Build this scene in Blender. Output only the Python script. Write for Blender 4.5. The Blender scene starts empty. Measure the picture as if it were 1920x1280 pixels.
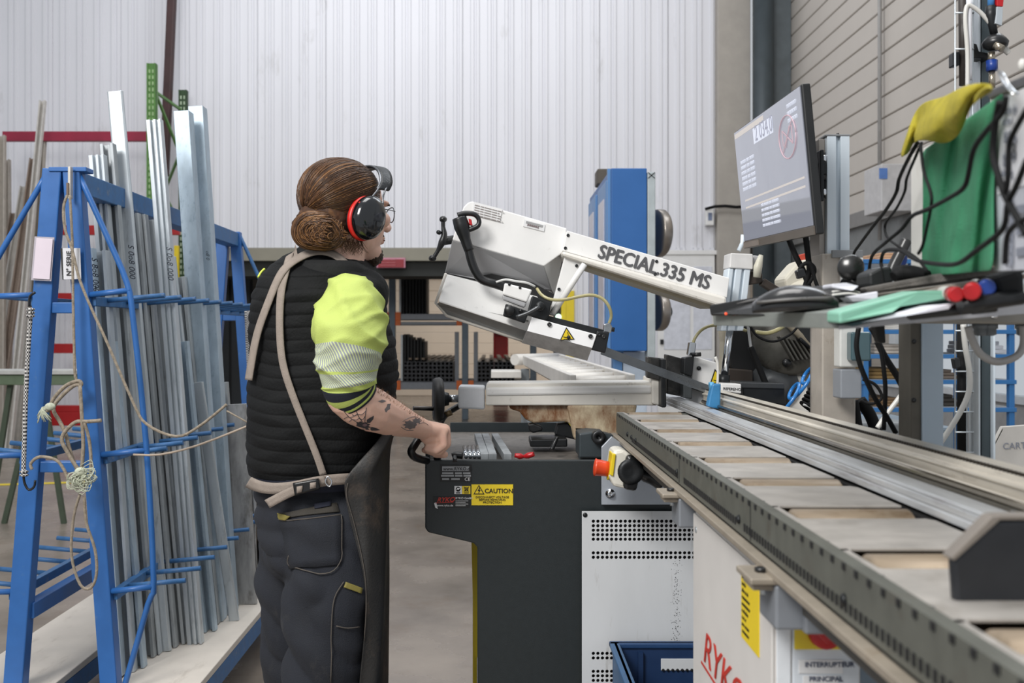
import bpy, bmesh, math, random
from mathutils import Vector, Matrix
from mathutils.bvhtree import BVHTree
R = random.Random(7)
sc = bpy.context.scene
C = sc.collection
F = 1867.0; H = 1.4; VX = 927.0; VY = 623.0
PI = math.pi
# ---------------------------------------------------------------- camera
cam = bpy.data.cameras.new('camera'); camo = bpy.data.objects.new('camera', cam); C.objects.link(camo)
camo.location = (0, 0, H); camo.rotation_euler = (PI/2, 0, 0)
cam.sensor_width = 36; cam.lens = F*36/1920
cam.shift_x = (960-VX)/1920; cam.shift_y = -(640-VY)/1920
cam.clip_start = .05; cam.clip_end = 200
cam.dof.use_dof = True; cam.dof.focus_distance = 2.55; cam.dof.aperture_fstop = 6.3
sc.camera = camo
# ---------------------------------------------------------------- world, light, exposure
w = bpy.data.worlds.new('world'); sc.world = w; w.use_nodes = True
bg = w.node_tree.nodes['Background']; bg.inputs[0].default_value = (.91, .95, 1, 1); bg.inputs[1].default_value = .55
sc.view_settings.view_transform = 'Standard'; sc.view_settings.look = 'None'
sc.view_settings.exposure = 0.0; sc.view_settings.gamma = 1; sc.view_settings.use_curve_mapping = False
def area(name, loc, target, sx, sy, power, col=(1, 1, 1)):
    l = bpy.data.lights.new(name, 'AREA'); l.shape = 'RECTANGLE'; l.size = sx; l.size_y = sy
    l.energy = power; l.color = col
    o = bpy.data.objects.new(name, l); C.objects.link(o); o.location = loc
    o.rotation_euler = (Vector(target)-Vector(loc)).to_track_quat('-Z', 'Y').to_euler(); return o
area('front_key_light', (-2.6, -1.6, 4.8), (.2, 3.0, 1.0), 2.0, 2.0, 330, (1, .985, .96))  # soft key added behind the camera, upper left, to brighten front faces
area('skylight_top', (-.2, 2.2, 6.5), (.2, 3.0, 1.0), 2.5, 2.5, 120, (1, .99, .97))
area('skylight_far', (-1, 9.5, 7.5), (-1, 12.5, 2.5), 7, 2, 225, (.97, .98, 1))
area('skylight_side', (3.2, 5.5, 6.0), (1.2, 4.5, .5), 2, 4, 110, (.9, .95, 1))
area('annex_light', (1.0, 19.5, 2.75), (1.0, 20.5, 0), 7, .6, 120, (1, .96, .9))
# ---------------------------------------------------------------- helpers
def P(px, py, Y): return Vector(((px-VX)*Y/F, Y, H-(py-VY)*Y/F))
def lin(c):
    r = []
    for v in c[:3]:
        v /= 255.0
        r.append(v/12.92 if v <= .04045 else ((v+.055)/1.055)**2.4)
    return (r[0], r[1], r[2], 1)
MATS = {}
def M(name, rgb, rough=.5, metal=0, var=.08, scale=14, stretch=(1, 1, 1), bump=0., bscale=None, dirt=None, rvar=.12, coat=0, spec=.5, sub=0):
    if name in MATS: return MATS[name]
    m = bpy.data.materials.new(name); m.use_nodes = True; nt = m.node_tree; N = nt.nodes; L = nt.links
    b = N['Principled BSDF']; c = lin(rgb)
    tc = N.new('ShaderNodeTexCoord'); mp = N.new('ShaderNodeMapping'); mp.inputs['Scale'].default_value = stretch
    L.new(tc.outputs['Object'], mp.inputs[0])
    nz = N.new('ShaderNodeTexNoise'); nz.inputs['Scale'].default_value = scale; nz.inputs['Detail'].default_value = 6
    nz.inputs['Roughness'].default_value = .6
    L.new(mp.outputs[0], nz.inputs['Vector'])
    cr = N.new('ShaderNodeValToRGB'); cr.color_ramp.elements[0].position = .3; cr.color_ramp.elements[1].position = .7
    lo = 1-var*1.6; hi = 1+var
    cr.color_ramp.elements[0].color = (c[0]*lo, c[1]*lo, c[2]*lo, 1)
    cr.color_ramp.elements[1].color = (min(1, c[0]*hi), min(1, c[1]*hi), min(1, c[2]*hi), 1)
    L.new(nz.outputs['Fac'], cr.inputs[0]); out = cr.outputs[0]
    if dirt:
        dc, amt, ds, dst = dirt
        mp2 = N.new('ShaderNodeMapping'); mp2.inputs['Scale'].default_value = dst; L.new(tc.outputs['Object'], mp2.inputs[0])
        n2 = N.new('ShaderNodeTexNoise'); n2.inputs['Scale'].default_value = ds; n2.inputs['Detail'].default_value = 9; n2.inputs['Roughness'].default_value = .7
        L.new(mp2.outputs[0], n2.inputs['Vector'])
        r2 = N.new('ShaderNodeValToRGB'); r2.color_ramp.elements[0].position = .62-amt*.3; r2.color_ramp.elements[1].position = .72-amt*.1
        r2.color_ramp.elements[1].color = (min(1, .35+amt), )*3+(1,)
        L.new(n2.outputs['Fac'], r2.inputs[0])
        mx = N.new('ShaderNodeMix'); mx.data_type = 'RGBA'
        L.new(r2.outputs[0], mx.inputs[0]); L.new(out, mx.inputs[6]); mx.inputs[7].default_value = lin(dc); out = mx.outputs[2]
    L.new(out, b.inputs['Base Color'])
    mr = N.new('ShaderNodeMapRange'); mr.inputs[3].default_value = max(0.02, rough-rvar); mr.inputs[4].default_value = min(1, rough+rvar)
    L.new(nz.outputs['Fac'], mr.inputs[0]); L.new(mr.outputs[0], b.inputs['Roughness'])
    b.inputs['Metallic'].default_value = metal; b.inputs['Specular IOR Level'].default_value = spec
    if coat: b.inputs['Coat Weight'].default_value = coat; b.inputs['Coat Roughness'].default_value = .08
    if sub: b.inputs['Subsurface Weight'].default_value = sub; b.inputs['Subsurface Radius'].default_value = (.012, .004, .002)
    if bump:
        bp = N.new('ShaderNodeBump'); bp.inputs['Strength'].default_value = bump; bp.inputs['Distance'].default_value = .003
        n3 = N.new('ShaderNodeTexNoise'); n3.inputs['Scale'].default_value = bscale or scale*6; n3.inputs['Detail'].default_value = 4
        L.new(mp.outputs[0], n3.inputs['Vector']); L.new(n3.outputs['Fac'], bp.inputs['Height']); L.new(bp.outputs[0], b.inputs['Normal'])
    MATS[name] = m; return m
def emis(name, rgb, s):
    m = bpy.data.materials.new(name); m.use_nodes = True; b = m.node_tree.nodes['Principled BSDF']
    b.inputs['Base Color'].default_value = lin(rgb); b.inputs['Emission Color'].default_value = lin(rgb); b.inputs['Emission Strength'].default_value = s
    return m
class MB:
    def __init__(s): s.bm = bmesh.new(); s.uv = None
    def box(s, x0, x1, y0, y1, z0, z1):
        v = [s.bm.verts.new((x, y, z)) for x in (x0, x1) for y in (y0, y1) for z in (z0, z1)]
        for f in ((0, 1, 3, 2), (4, 6, 7, 5), (0, 4, 5, 1), (2, 3, 7, 6), (0, 2, 6, 4), (1, 5, 7, 3)): s.bm.faces.new([v[i] for i in f])
        return s
    def bar(s, p0, p1, wd, dp, up=(0, 0, 1)):          # rectangular bar between two points; wd along side, dp along up
        p0 = Vector(p0); p1 = Vector(p1); d = (p1-p0).normalized(); u = Vector(up); side = d.cross(u).normalized(); u = side.cross(d).normalized()
        v = []
        for p in (p0, p1):
            for a, b_ in ((-1, -1), (1, -1), (1, 1), (-1, 1)): v.append(s.bm.verts.new(p+side*a*wd/2+u*b_*dp/2))
        for f in ((0, 3, 2, 1), (4, 5, 6, 7), (0, 1, 5, 4), (1, 2, 6, 5), (2, 3, 7, 6), (3, 0, 4, 7)): s.bm.faces.new([v[i] for i in f])
        return s
    def prism(s, pts, vec):                              # 3-D polygon swept along vec
        vec = Vector(vec); a = [s.bm.verts.new(Vector(p)) for p in pts]; b = [s.bm.verts.new(Vector(p)+vec) for p in pts]; n = len(a)
        s.bm.faces.new(a); s.bm.faces.new(b[::-1])
        for i in range(n): s.bm.faces.new((a[i], b[i], b[(i+1) % n], a[(i+1) % n]))
        return s
    def slab(s, pp, Y0, th): return s.prism([P(x, y, Y0) for x, y in pp], (0, th, 0))
    def cyl(s, p0, p1, r0, r1=None, n=20, cap=True):
        p0 = Vector(p0); p1 = Vector(p1); r1 = r0 if r1 is None else r1
        d = (p1-p0).normalized(); u = d.orthogonal().normalized(); q = d.cross(u); A = []; B = []
        for i in range(n):
            a = 2*PI*i/n; o = u*math.cos(a)+q*math.sin(a); A.append(s.bm.verts.new(p0+o*r0)); B.append(s.bm.verts.new(p1+o*r1))
        for i in range(n):
            f = s.bm.faces.new((A[i], A[(i+1) % n], B[(i+1) % n], B[i])); f.smooth = True
        if cap: s.bm.faces.new(A[::-1]); s.bm.faces.new(B)
        return s
    def lathe(s, p0, axis, prof, n=28):                 # prof: (distance along axis, radius)
        p0 = Vector(p0); d = Vector(axis).normalized(); u = d.orthogonal().normalized(); q = d.cross(u); prev = None
        for t, r in prof:
            ring = [s.bm.verts.new(p0+d*t+(u*math.cos(2*PI*i/n)+q*math.sin(2*PI*i/n))*max(r, 1e-5)) for i in range(n)]
            if prev:
                for i in range(n):
                    f = s.bm.faces.new((prev[i], prev[(i+1) % n], ring[(i+1) % n], ring[i])); f.smooth = True
            else: s.bm.faces.new(ring[::-1])
            prev = ring
        s.bm.faces.new(prev); return s
    def tube(s, pts, r, n=8, sm=0, closed=False):
        pts = [Vector(p) for p in pts]
        rr = list(r) if isinstance(r, (list, tuple)) else [r]*len(pts)
        if sm: pts, rr = smooth(pts, rr, sm)
        prev = None; first = None; u = None; m = len(pts)
        for k in range(m):
            a = pts[max(0, k-1)]; b = pts[min(m-1, k+1)]; d = (b-a)
            d = d.normalized() if d.length > 1e-9 else Vector((0, 0, 1))
            u = d.orthogonal().normalized() if u is None else (u-d*u.dot(d)).normalized()
            q = d.cross(u)
            ring = [s.bm.verts.new(pts[k]+(u*math.cos(2*PI*i/n)+q*math.sin(2*PI*i/n))*rr[k]) for i in range(n)]
            if prev:
                for i in range(n):
                    f = s.bm.faces.new((prev[i], prev[(i+1) % n], ring[(i+1) % n], ring[i])); f.smooth = True
            else: first = ring
            prev = ring
        s.bm.faces.new(first[::-1]); s.bm.faces.new(prev); return s
    def ell(s, c, r, rot=None, seg=20, rings=12):
        mt = Matrix.Translation(Vector(c)) @ (rot.to_4x4() if rot else Matrix.Identity(4)) @ Matrix.Diagonal((r[0], r[1], r[2], 1))
        g = bmesh.ops.create_uvsphere(s.bm, u_segments=seg, v_segments=rings, radius=1, matrix=mt)
        for v in g['verts']:
            for f in v.link_faces: f.smooth = True
        return s
    def cap(s, a, b, ra, rb, n=14):                      # capsule
        a = Vector(a); b = Vector(b); s.ell(a, (ra,)*3, seg=n, rings=8); s.ell(b, (rb,)*3, seg=n, rings=8); s.cyl(a, b, ra, rb, n); return s
    def loft(s, rings, uv=True, caps=True):             # list of closed rings (lists of points)
        if uv and s.uv is None: s.uv = s.bm.loops.layers.uv.new('UVMap')
        V = [[s.bm.verts.new(p) for p in r] for r in rings]; n = len(V[0]); m = len(V)
        for k in range(m-1):
            for i in range(n):
                f = s.bm.faces.new((V[k][i], V[k][(i+1) % n], V[k+1][(i+1) % n], V[k+1][i])); f.smooth = True
                if uv:
                    for lp, (uu, vv) in zip(f.loops, ((i, k), (i+1, k), (i+1, k+1), (i, k+1))): lp[s.uv].uv = (uu/n, vv/(m-1))
        if caps: s.bm.faces.new(V[0][::-1]); s.bm.faces.new(V[-1])
        return s
    def sheet(s, rows, th):                              # open grid of points given a thickness along its normals
        V = [[s.bm.verts.new(p) for p in r] for r in rows]
        for k in range(len(V)-1):
            for i in range(len(V[0])-1):
                f = s.bm.faces.new((V[k][i], V[k][i+1], V[k+1][i+1], V[k+1][i])); f.smooth = True
        s.solid = th; return s
    def build(s, name, mat, parent=None, bev=0, fix=True, **kw):
        if fix: bmesh.ops.recalc_face_normals(s.bm, faces=s.bm.faces)
        me = bpy.data.meshes.new(name); s.bm.to_mesh(me)
        if getattr(s, 'keep', 0) == 0: s.bm.free()
        if mat: me.materials.append(mat)
        o = bpy.data.objects.new(name, me); C.objects.link(o)
        if parent is not None:
            o.parent = parent
            if parent.type == 'EMPTY': o.matrix_parent_inverse = parent_inv(parent)
        if getattr(s, 'solid', 0):
            md = o.modifiers.new('thickness', 'SOLIDIFY'); md.thickness = s.solid; md.offset = 0
        if bev:
            md = o.modifiers.new('bevel', 'BEVEL'); md.width = bev; md.segments = 2; md.limit_method = 'ANGLE'; md.angle_limit = .6
            md.harden_normals = False
        for k, v in kw.items(): o[k] = v
        return o
def parent_inv(e): return (Matrix.Translation(e.location) @ e.rotation_euler.to_matrix().to_4x4()).inverted()
def smooth(pts, rr, sub):
    P_ = [pts[0]]+list(pts)+[pts[-1]]; out = []; ro = []
    for i in range(1, len(P_)-2):
        p0, p1, p2, p3 = P_[i-1:i+3]
        for k in range(sub):
            t = k/sub
            out.append(.5*((2*p1)+(p2-p0)*t+(2*p0-5*p1+4*p2-p3)*t*t+(3*p1-p0-3*p2+p3)*t**3)); ro.append(rr[i-1]*(1-t)+rr[min(len(rr)-1, i)]*t)
    out.append(pts[-1]); ro.append(rr[-1]); return out, ro
def tag(o, label, cat, group=None, kind=None):
    o['label'] = label; o['category'] = cat
    if group: o['group'] = group
    if kind: o['kind'] = kind
    return o
def thing(name, loc, label, cat, group=None):
    e = bpy.data.objects.new(name, None); C.objects.link(e); e.location = loc; e.empty_display_size = .05
    return tag(e, label, cat, group)
ORD = ['first', 'second', 'third', 'fourth', 'fifth', 'sixth', 'seventh', 'eighth', 'ninth', 'tenth', 'eleventh', 'twelfth']
def struct(o): o['kind'] = 'structure'; return o
def copy_tree(o, parent=None):
    c = o.copy(); C.objects.link(c)
    if parent: c.parent = parent
    for ch in list(o.children): copy_tree(ch, c)
    return c
def inst(src, parent, dv):                               # copy of one child mesh, moved by dv
    c = src.copy(); C.objects.link(c); c.parent = parent; c.matrix_parent_inverse = src.matrix_parent_inverse.copy(); c.location = Vector(src.location)+Vector(dv); return c
def text(body, size, org, xd, yd, mat, parent, name='lettering', ext=.0006, bold=0., align='LEFT', space=1., shear=0., sx=1.):
    cu = bpy.data.curves.new(name, 'FONT'); cu.body = body; cu.size = size; cu.extrude = ext; cu.offset = bold*size; cu.align_x = align
    cu.space_character = space; cu.shear = shear; cu.resolution_u = 3
    t = bpy.data.objects.new(name, cu); C.objects.link(t); dg = bpy.context.evaluated_depsgraph_get()
    me = bpy.data.meshes.new_from_object(t.evaluated_get(dg)); bpy.data.objects.remove(t)
    xd = Vector(xd).normalized(); yd = Vector(yd).normalized(); zd = xd.cross(yd)
    mt = Matrix(((xd.x*sx, yd.x, zd.x, org[0]), (xd.y*sx, yd.y, zd.y, org[1]), (xd.z*sx, yd.z, zd.z, org[2]), (0, 0, 0, 1)))
    me.transform(mt); me.materials.clear(); me.materials.append(mat)
    o = bpy.data.objects.new(name, me); C.objects.link(o)
    if parent is not None:
        o.parent = parent
        if parent.type == 'EMPTY': o.matrix_parent_inverse = parent_inv(parent)
    return o
def bvh_of(o):
    dg = bpy.context.evaluated_depsgraph_get(); dg.update(); e = o.evaluated_get(dg); me = e.to_mesh()
    bm = bmesh.new(); bm.from_mesh(me); t = BVHTree.FromBMesh(bm); e.to_mesh_clear(); bm.free(); return t
CAMP = Vector((0, 0, H))
def hit(bv, px, py, off=.003, Yd=2.4):
    d = (P(px, py, 1)-CAMP).normalized(); r = bv.ray_cast(CAMP, d)
    if r[0] is None:
        q = P(px, py, Yd); r = bv.find_nearest(q)
        n = r[1]; n = n if n.dot(d) < 0 else -n
        return r[0]+n*off
    n = r[1] if r[1].dot(d) < 0 else -r[1]
    return r[0]+n*off
# ---------------------------------------------------------------- materials
white_clad = M('white_cladding', (222, 222, 227), .45, 0, .03, 1.2, (1, 1, .25), dirt=((170, 168, 165), .06, 3, (1, 1, .3)))
beige_clad = M('beige_cladding', (190, 183, 175), .6, 0, .03, 2)
annex_clad = M('cream_cladding', (214, 200, 184), .6, 0, .03, 2)
concrete = M('concrete_floor', (138, 128, 118), .26, 0, .2, 1.6, dirt=((118, 104, 90), .28, 2.6, (1, 1, 1)), bump=.15, bscale=40, rvar=.13)
pillar_m = M('concrete_pillar', (168, 162, 154), .8, 0, .06, 5)
darksteel = M('dark_grey_steel', (66, 74, 78), .5, .2, .08, 6)
greysteel = M('blue_grey_steel', (106, 114, 118), .5, .2, .1, 6)
blue = M('blue_paint', (44, 98, 164), .38, 0, .07, 9, dirt=((95, 120, 145), .03, 25, (1, 1, 1)))
blue2 = M('worn_blue_paint', (52, 100, 150), .5, 0, .15, 30, dirt=((140, 140, 140), .12, 22, (1, 1, 1)))
red = M('red_paint', (166, 22, 26), .45, 0, .1, 5)
redpink = M('faded_red_paint', (150, 34, 62), .5, 0, .1, 5)
green = M('green_paint', (84, 128, 62), .5, 0, .12, 8)
dgreen = M('dark_green_paint', (46, 72, 40), .5, 0, .12, 8)
brownst = M('brown_steel', (66, 42, 42), .6, 0, .2, 4)
galv = M('galvanised_steel', (196, 203, 208), .36, .5, .14, 16, (1, 1, .12), dirt=((120, 126, 130), .2, 40, (1, 1, .2)), bump=.05)
galv2 = M('dull_galvanised_steel', (176, 181, 184), .45, .45, .18, 20, (1, 1, .1), dirt=((98, 100, 102), .3, 25, (1, 1, .25)), bump=.05)
galvb = M('bluish_galvanised_steel', (178, 194, 206), .42, .45, .1, 24, (1, 1, .4), dirt=((120, 140, 158), .2, 60, (1, 1, .5)))
stain = M('stained_galvanised_steel', (172, 172, 172), .55, .4, .25, 22, (1, 1, .25), dirt=((84, 78, 70), .35, 18, (1, 1, .4)))
alu = M('aluminium', (196, 198, 200), .38, .75, .06, 10, (1, .1, 1))
alub = M('brushed_aluminium', (212, 222, 230), .38, .1, .05, 20, (1, 1, .08))
almill = M('profile_aluminium', (206, 209, 212), .34, .5, .12, 30, (3, .25, 3), dirt=((124, 112, 116), .25, 30, (2, .15, 2)))
rail_m = M('worn_guide_rail', (220, 213, 200), .33, .4, .1, 26, (3, .3, 3), dirt=((120, 104, 86), .16, 20, (2, .3, 2)))
conv_side = M('grey_painted_conveyor', (92, 93, 86), .5, .1, .1, 25, dirt=((80, 74, 66), .22, 18, (1, 1, 1)))
plate_m = M('dusty_steel_plate', (172, 167, 161), .42, .2, .12, 16, (1, 1.5, 1), dirt=((128, 120, 110), .3, 9, (1, 1, 1)), bump=.1)
roller_m = M('stained_roller', (148, 132, 112), .42, .3, .15, 16, (.6, 3, 1), dirt=((96, 68, 36), .35, 14, (1, 1, 1)))
beigebar = M('beige_worn_bar', (156, 146, 132), .5, .3, .1, 20, dirt=((120, 104, 84), .2, 20, (1, 1, 1)))
machine = M('anthracite_paint', (33, 39, 41), .42, 0, .05, 60, bump=.12, bscale=500)
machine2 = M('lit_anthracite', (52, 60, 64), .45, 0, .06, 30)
swarf = M('swarf_dusty_tray', (128, 122, 116), .5, .3, .25, 60, dirt=((70, 70, 70), .35, 30, (1, 1, 1)), bump=.6, bscale=900)
offwhite = M('off_white_paint', (230, 229, 227), .36, 0, .03, 8, dirt=((150, 146, 140), .02, 50, (1, 1, 1)))
offwhite2 = M('grimy_white_paint', (224, 220, 212), .42, 0, .04, 10, dirt=((120, 108, 88), .08, 38, (1, 1, 1)))
whitegrey = M('cabinet_white_paint', (206, 208, 210), .4, 0, .03, 10, (1, 1, .3), dirt=((150, 146, 140), .08, 20, (2, 2, .3)))
boxwhite = M('control_box_white', (208, 204, 200), .45, 0, .03, 8)
greyside = M('light_grey_paint', (168, 168, 170), .4, 0, .04, 10)
rust = M('rust_stained_cast', (214, 200, 170), .55, 0, .06, 10, dirt=((112, 62, 18), .72, 7, (1.2, 1, .6)), bump=.1)
black = M('black_plastic', (20, 21, 23), .38, 0, .1, 20, coat=.1)
blackm = M('matt_black', (24, 24, 25), .7, 0, .15, 20)
blackmetal = M('black_metal', (34, 36, 38), .42, .4, .15, 20)
rubber = M('black_rubber_cable', (13, 13, 14), .7, 0, .1, 30, spec=.25)
chrome = M('chrome', (205, 208, 212), .15, 1, .03, 10)
jaw_m = M('dark_jaw_steel', (70, 70, 70), .42, .6, .3, 18, (1, 1, 1), dirt=((120, 116, 110), .15, 22, (1, 1, 1)))
yellow = M('yellow_paint', (226, 200, 40), .5, 0, .03, 10)
stick_y = M('yellow_sticker', (228, 200, 38), .4, 0, .02, 10)
stick_k = M('black_print', (22, 22, 22), .5, 0, .02, 10)
stick_w = M('white_sticker', (222, 222, 222), .45, 0, .03, 10)
stick_g = M('grey_sticker', (150, 152, 154), .4, .2, .04, 10)
greyprint = M('grey_lettering', (84, 84, 86), .45, 0, .03, 10)
redprint = M('red_print', (188, 48, 34), .45, 0, .05, 10)
orange = M('orange_paint', (224, 106, 28), .5, 0, .05, 10)
estop = M('red_orange_plastic', (214, 70, 34), .35, 0, .05, 10)
redpl = M('red_plastic', (178, 24, 30), .35, 0, .06, 10)
bluepl = M('blue_plastic', (30, 62, 140), .35, 0, .06, 10)
crateb = M('blue_crate_plastic', (24, 50, 88), .5, 0, .08, 14)
hoseb = M('blue_hose', (38, 118, 190), .25, 0, .05, 10, coat=.3)
hosey = M('yellowed_clear_hose', (168, 160, 116), .3, 0, .08, 10, coat=.3)
hosew = M('milky_hose', (206, 204, 198), .35, 0, .05, 10)
paper = M('paper', (214, 214, 218), .7, 0, .02, 8)
pinkpaper = M('pinkish_paper_label', (212, 200, 210), .6, 0, .03, 12)
clothg = M('green_cloth', (60, 138, 100), .85, 0, .2, 9, bump=.5, bscale=400, dirt=((40, 104, 72), .2, 6, (1, 1, 1)))
clothy = M('mustard_towel', (182, 168, 46), .95, 0, .12, 60, bump=1., bscale=700)
board_m = M('laminated_white_board', (214, 212, 206), .6, 0, .08, 2.5, (1, 1, 1), dirt=((176, 164, 146), .25, 5, (3, 1, 1)))
rope_m = M('jute_rope', (150, 138, 122), .85, 0, .25, 90, bump=.8, bscale=300)
ropel = M('pale_frayed_rope', (186, 190, 170), .85, 0, .2, 90)
mint = M('mint_plastic', (132, 186, 164), .4, 0, .03, 10)
traym = M('grey_laminate_tray', (128, 132, 128), .5, 0, .05, 60, (1, 1, 3))
cardboard = M('white_cardboard', (196, 192, 186), .7, 0, .06, 8)
darktube = M('black_steel_tube', (66, 67, 70), .4, .5, .2, 12)
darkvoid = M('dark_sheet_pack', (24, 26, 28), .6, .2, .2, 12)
motor_m = M('greasy_motor_casting', (92, 90, 84), .45, .35, .25, 14, dirt=((48, 42, 34), .4, 16, (1, 1, 1)))
# ================================================================ SETTING
WY = 13.6
def Xw(px, Y=WY): return (px-VX)*Y/F
def Zw(py, Y=WY): return H-(py-VY)*Y/F
def empty_struct(name, loc=(0, 0, 0)):
    e = bpy.data.objects.new(name, None); C.objects.link(e); e.location = loc; e['kind'] = 'structure'; return e
struct(MB().box(-9, 9, -1.2, 24, -.12, 0).build('floor', concrete))
# painted yellow floor line at the far left
struct(MB().prism([(-7.6, 8.4, .002), (-3.2, 9.4, .002), (-3.2, 9.5, .002), (-7.6, 8.5, .002)], (0, 0, .002)).build('trim_1', yellow))
# white ribbed wall, built sheet by sheet with real ribs
zl = Zw(465); x_op0 = Xw(350); x_op1 = Xw(1062); x_end = Xw(1341)
def ribbed(x0, x1, z0, z1, per=.2335):
    m = MB(); pts = []; x = x0
    while x < x1-1e-4:
        w_ = min(per, x1-x)
        for t, d in ((0, 0), (.40, 0), (.45, .022), (.62, .022), (.67, .004), (.74, .004), (.79, .022), (.93, .022), (.98, 0)):
            if t*per < w_: pts.append((x+t*per, -d))
        x += per
    pts.append((x1, 0))
    f = [m.bm.verts.new((a, WY+b, z0)) for a, b in pts]; g = [m.bm.verts.new((a, WY+b, z1)) for a, b in pts]
    for i in range(len(pts)-1): m.bm.faces.new((f[i], f[i+1], g[i+1], g[i]))
    k = [m.bm.verts.new((x0, WY+.05, z)) for z in (z0, z1)]+[m.bm.verts.new((x1, WY+.05, z)) for z in (z0, z1)]
    m.bm.faces.new((k[0], k[1], k[3], k[2])); m.bm.faces.new((k[0], f[0], g[0], k[1])); m.bm.faces.new((k[2], k[3], g[-1], f[-1]))
    m.bm.faces.new([k[2]]+f[::-1]+[k[0]]); m.bm.faces.new([k[1]]+g+[k[3]])
    return m
wb = empty_struct('wall_back', (0, WY, 0)); PER = .2335*4
def span(x0, x1, z0, z1):
    x = x0
    while x < x1-.01:
        e = min(x+PER, x1)
        o = ribbed(x+.002, e-.002, z0, z1).build('cladding_sheet', white_clad, wb); x = e
span(-7.9, x_op0, 0, zl); span(-7.9, x_end, zl, 6.6); span(x_op1, x_end, 0, zl)
MB().box(x_op0, x_op1, WY-.06, WY+.24, Zw(489), Zw(465)).build('lintel', M('lintel_grey', (140, 136, 122), .6, 0, .05, 4), wb)
MB().box(x_op0, x_op1, WY+.05, WY+.9, Zw(517), Zw(489)).build('dark_zone_block', M('dark_zone_black', (38, 40, 38), .7), wb)  # dark block standing in for the unlit zone between lintel and racks
MB().box(x_op1-.02, x_op1+.1, WY-.08, WY+.12, 0, Zw(545)).build('jamb_guard', yellow, wb)
# white doors right of the opening
d1 = empty_struct('door_1', (Xw(1285), WY, 0))
MB().box(Xw(1232), Xw(1338), WY-.07, WY-.03, 0, Zw(478)).build('leaf', offwhite, d1, bev=.004)
MB().box(Xw(1226), Xw(1344), WY-.09, WY-.03, Zw(478), Zw(470)).build('head_trim', offwhite, d1, bev=.004)
for a, b_, c, d in ((1243, 1292, 540, 500), (1243, 1292, 655, 560), (1298, 1333, 540, 500), (1298, 1333, 655, 560), (1243, 1333, 760, 672)):
    MB().box(Xw(a), Xw(b_), WY-.078, WY-.07, Zw(c), Zw(d)).build('door_panel', M('door_panel_white', (214, 216, 224), .4), d1, bev=.004)
MB().box(Xw(1236), Xw(1242), WY-.1, WY-.07, Zw(645), Zw(636)).build('latch', black, d1, bev=.004)
# pillar, pipe and steel column in the corner
struct(MB().box(Xw(1341), Xw(1402), WY-.15, WY+.3, 0, 6.6).build('trim_2', pillar_m, bev=.01))
struct(MB().cyl((Xw(1420), WY-.3, 0), (Xw(1420), WY-.3, 6.6), .14, n=28).build('trim_3', darksteel))
m = MB(); xa, xb = Xw(1443), Xw(1478)
m.box(xa, xb, WY-.12, WY-.10, 0, 6.6).box(xa, xb, WY+.12, WY+.14, 0, 6.6).box((xa+xb)/2-.01, (xa+xb)/2+.01, WY-.10, WY+.12, 0, 6.6)
struct(m.build('trim_4', greysteel))
# right wall: horizontal boards, sill, windows below
XR = 4.03
wr = empty_struct('wall_right', (XR, 8, 0))
zz = 2.72; k = 0; src = None
while zz < 6.6:
    if src is None: src = MB().prism([(XR, 3, zz), (XR-.010, 3, zz+.008), (XR-.010, 3, zz+.205), (XR, 3, zz+.215), (XR+.04, 3, zz+.215), (XR+.04, 3, zz)], (0, WY-3.02, 0)).build('cladding_board', beige_clad, wr)
    else: inst(src, wr, (0, 0, zz-2.72))
    zz += .225
MB().box(XR-.05, XR+.08, 3, WY, 2.56, 2.72).build('sill_rail', M('sill_grey', (128, 126, 124), .5), wr, bev=.004)
MB().box(XR, XR+.08, 3, WY, 0, .85).build('lower_wall', M('lower_wall_grey', (150, 150, 150), .6), wr)
MB().box(XR, XR+.08, 3, WY, 2.12, 2.56).build('upper_band', M('band_grey', (120, 122, 122), .6), wr)
for i in range(6):
    y0 = 3+i*1.76
    wi = empty_struct('window_%d' % (i+1), (XR, y0+.88, .85))
    mm = MB().box(XR-.02, XR+.07, y0, y0+.08, .85, 2.12).box(XR-.02, XR+.07, y0+1.68, y0+1.76, .85, 2.12).box(XR-.02, XR+.07, y0+.08, y0+1.68, .85, .91).box(XR-.02, XR+.07, y0+.08, y0+1.68, 2.06, 2.12)
    mm.build('window_frame', M('window_frame_grey', (190, 194, 198), .4), wi)
    g = bpy.data.materials.get('window_glass')
    if not g:
        g = bpy.data.materials.new('window_glass'); g.use_nodes = True; b_ = g.node_tree.nodes['Principled BSDF']
        b_.inputs['Base Color'].default_value = (.95, .98, 1, 1); b_.inputs['Transmission Weight'].default_value = 1; b_.inputs['Roughness'].default_value = .05; b_.inputs['IOR'].default_value = 1.05
    MB().box(XR+.02, XR+.028, y0+.08, y0+1.68, .91, 2.06).build('pane', g, wi)
for o_ in [o for o in bpy.data.objects if o.name.startswith('window_frame')]: pass
struct(MB().cyl((XR-.06, 10.26, 2.35), (XR-.06, 10.26, 6.4), .02, n=10).build('trim_5', M('conduit_grey', (150, 148, 146), .5)))
# annex beyond the opening: far wall in boards and a dark soffit
wa = empty_struct('wall_far', (0, 22, 0)); src = None
for i in range(13):
    if src is None: src = MB().prism([(-9, 22, 0), (-9, 21.99, .01), (-9, 21.99, .22), (-9, 22, .23), (-9, 22.05, .23), (-9, 22.05, 0)], (18, 0, 0)).build('cladding_board', annex_clad, wa)
    else: inst(src, wa, (0, 0, i*.232))
struct(MB().box(-9, 9, WY+.4, 22, 2.95, 3.05).build('ceiling', M('dark_soffit', (40, 42, 42), .8)))
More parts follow.
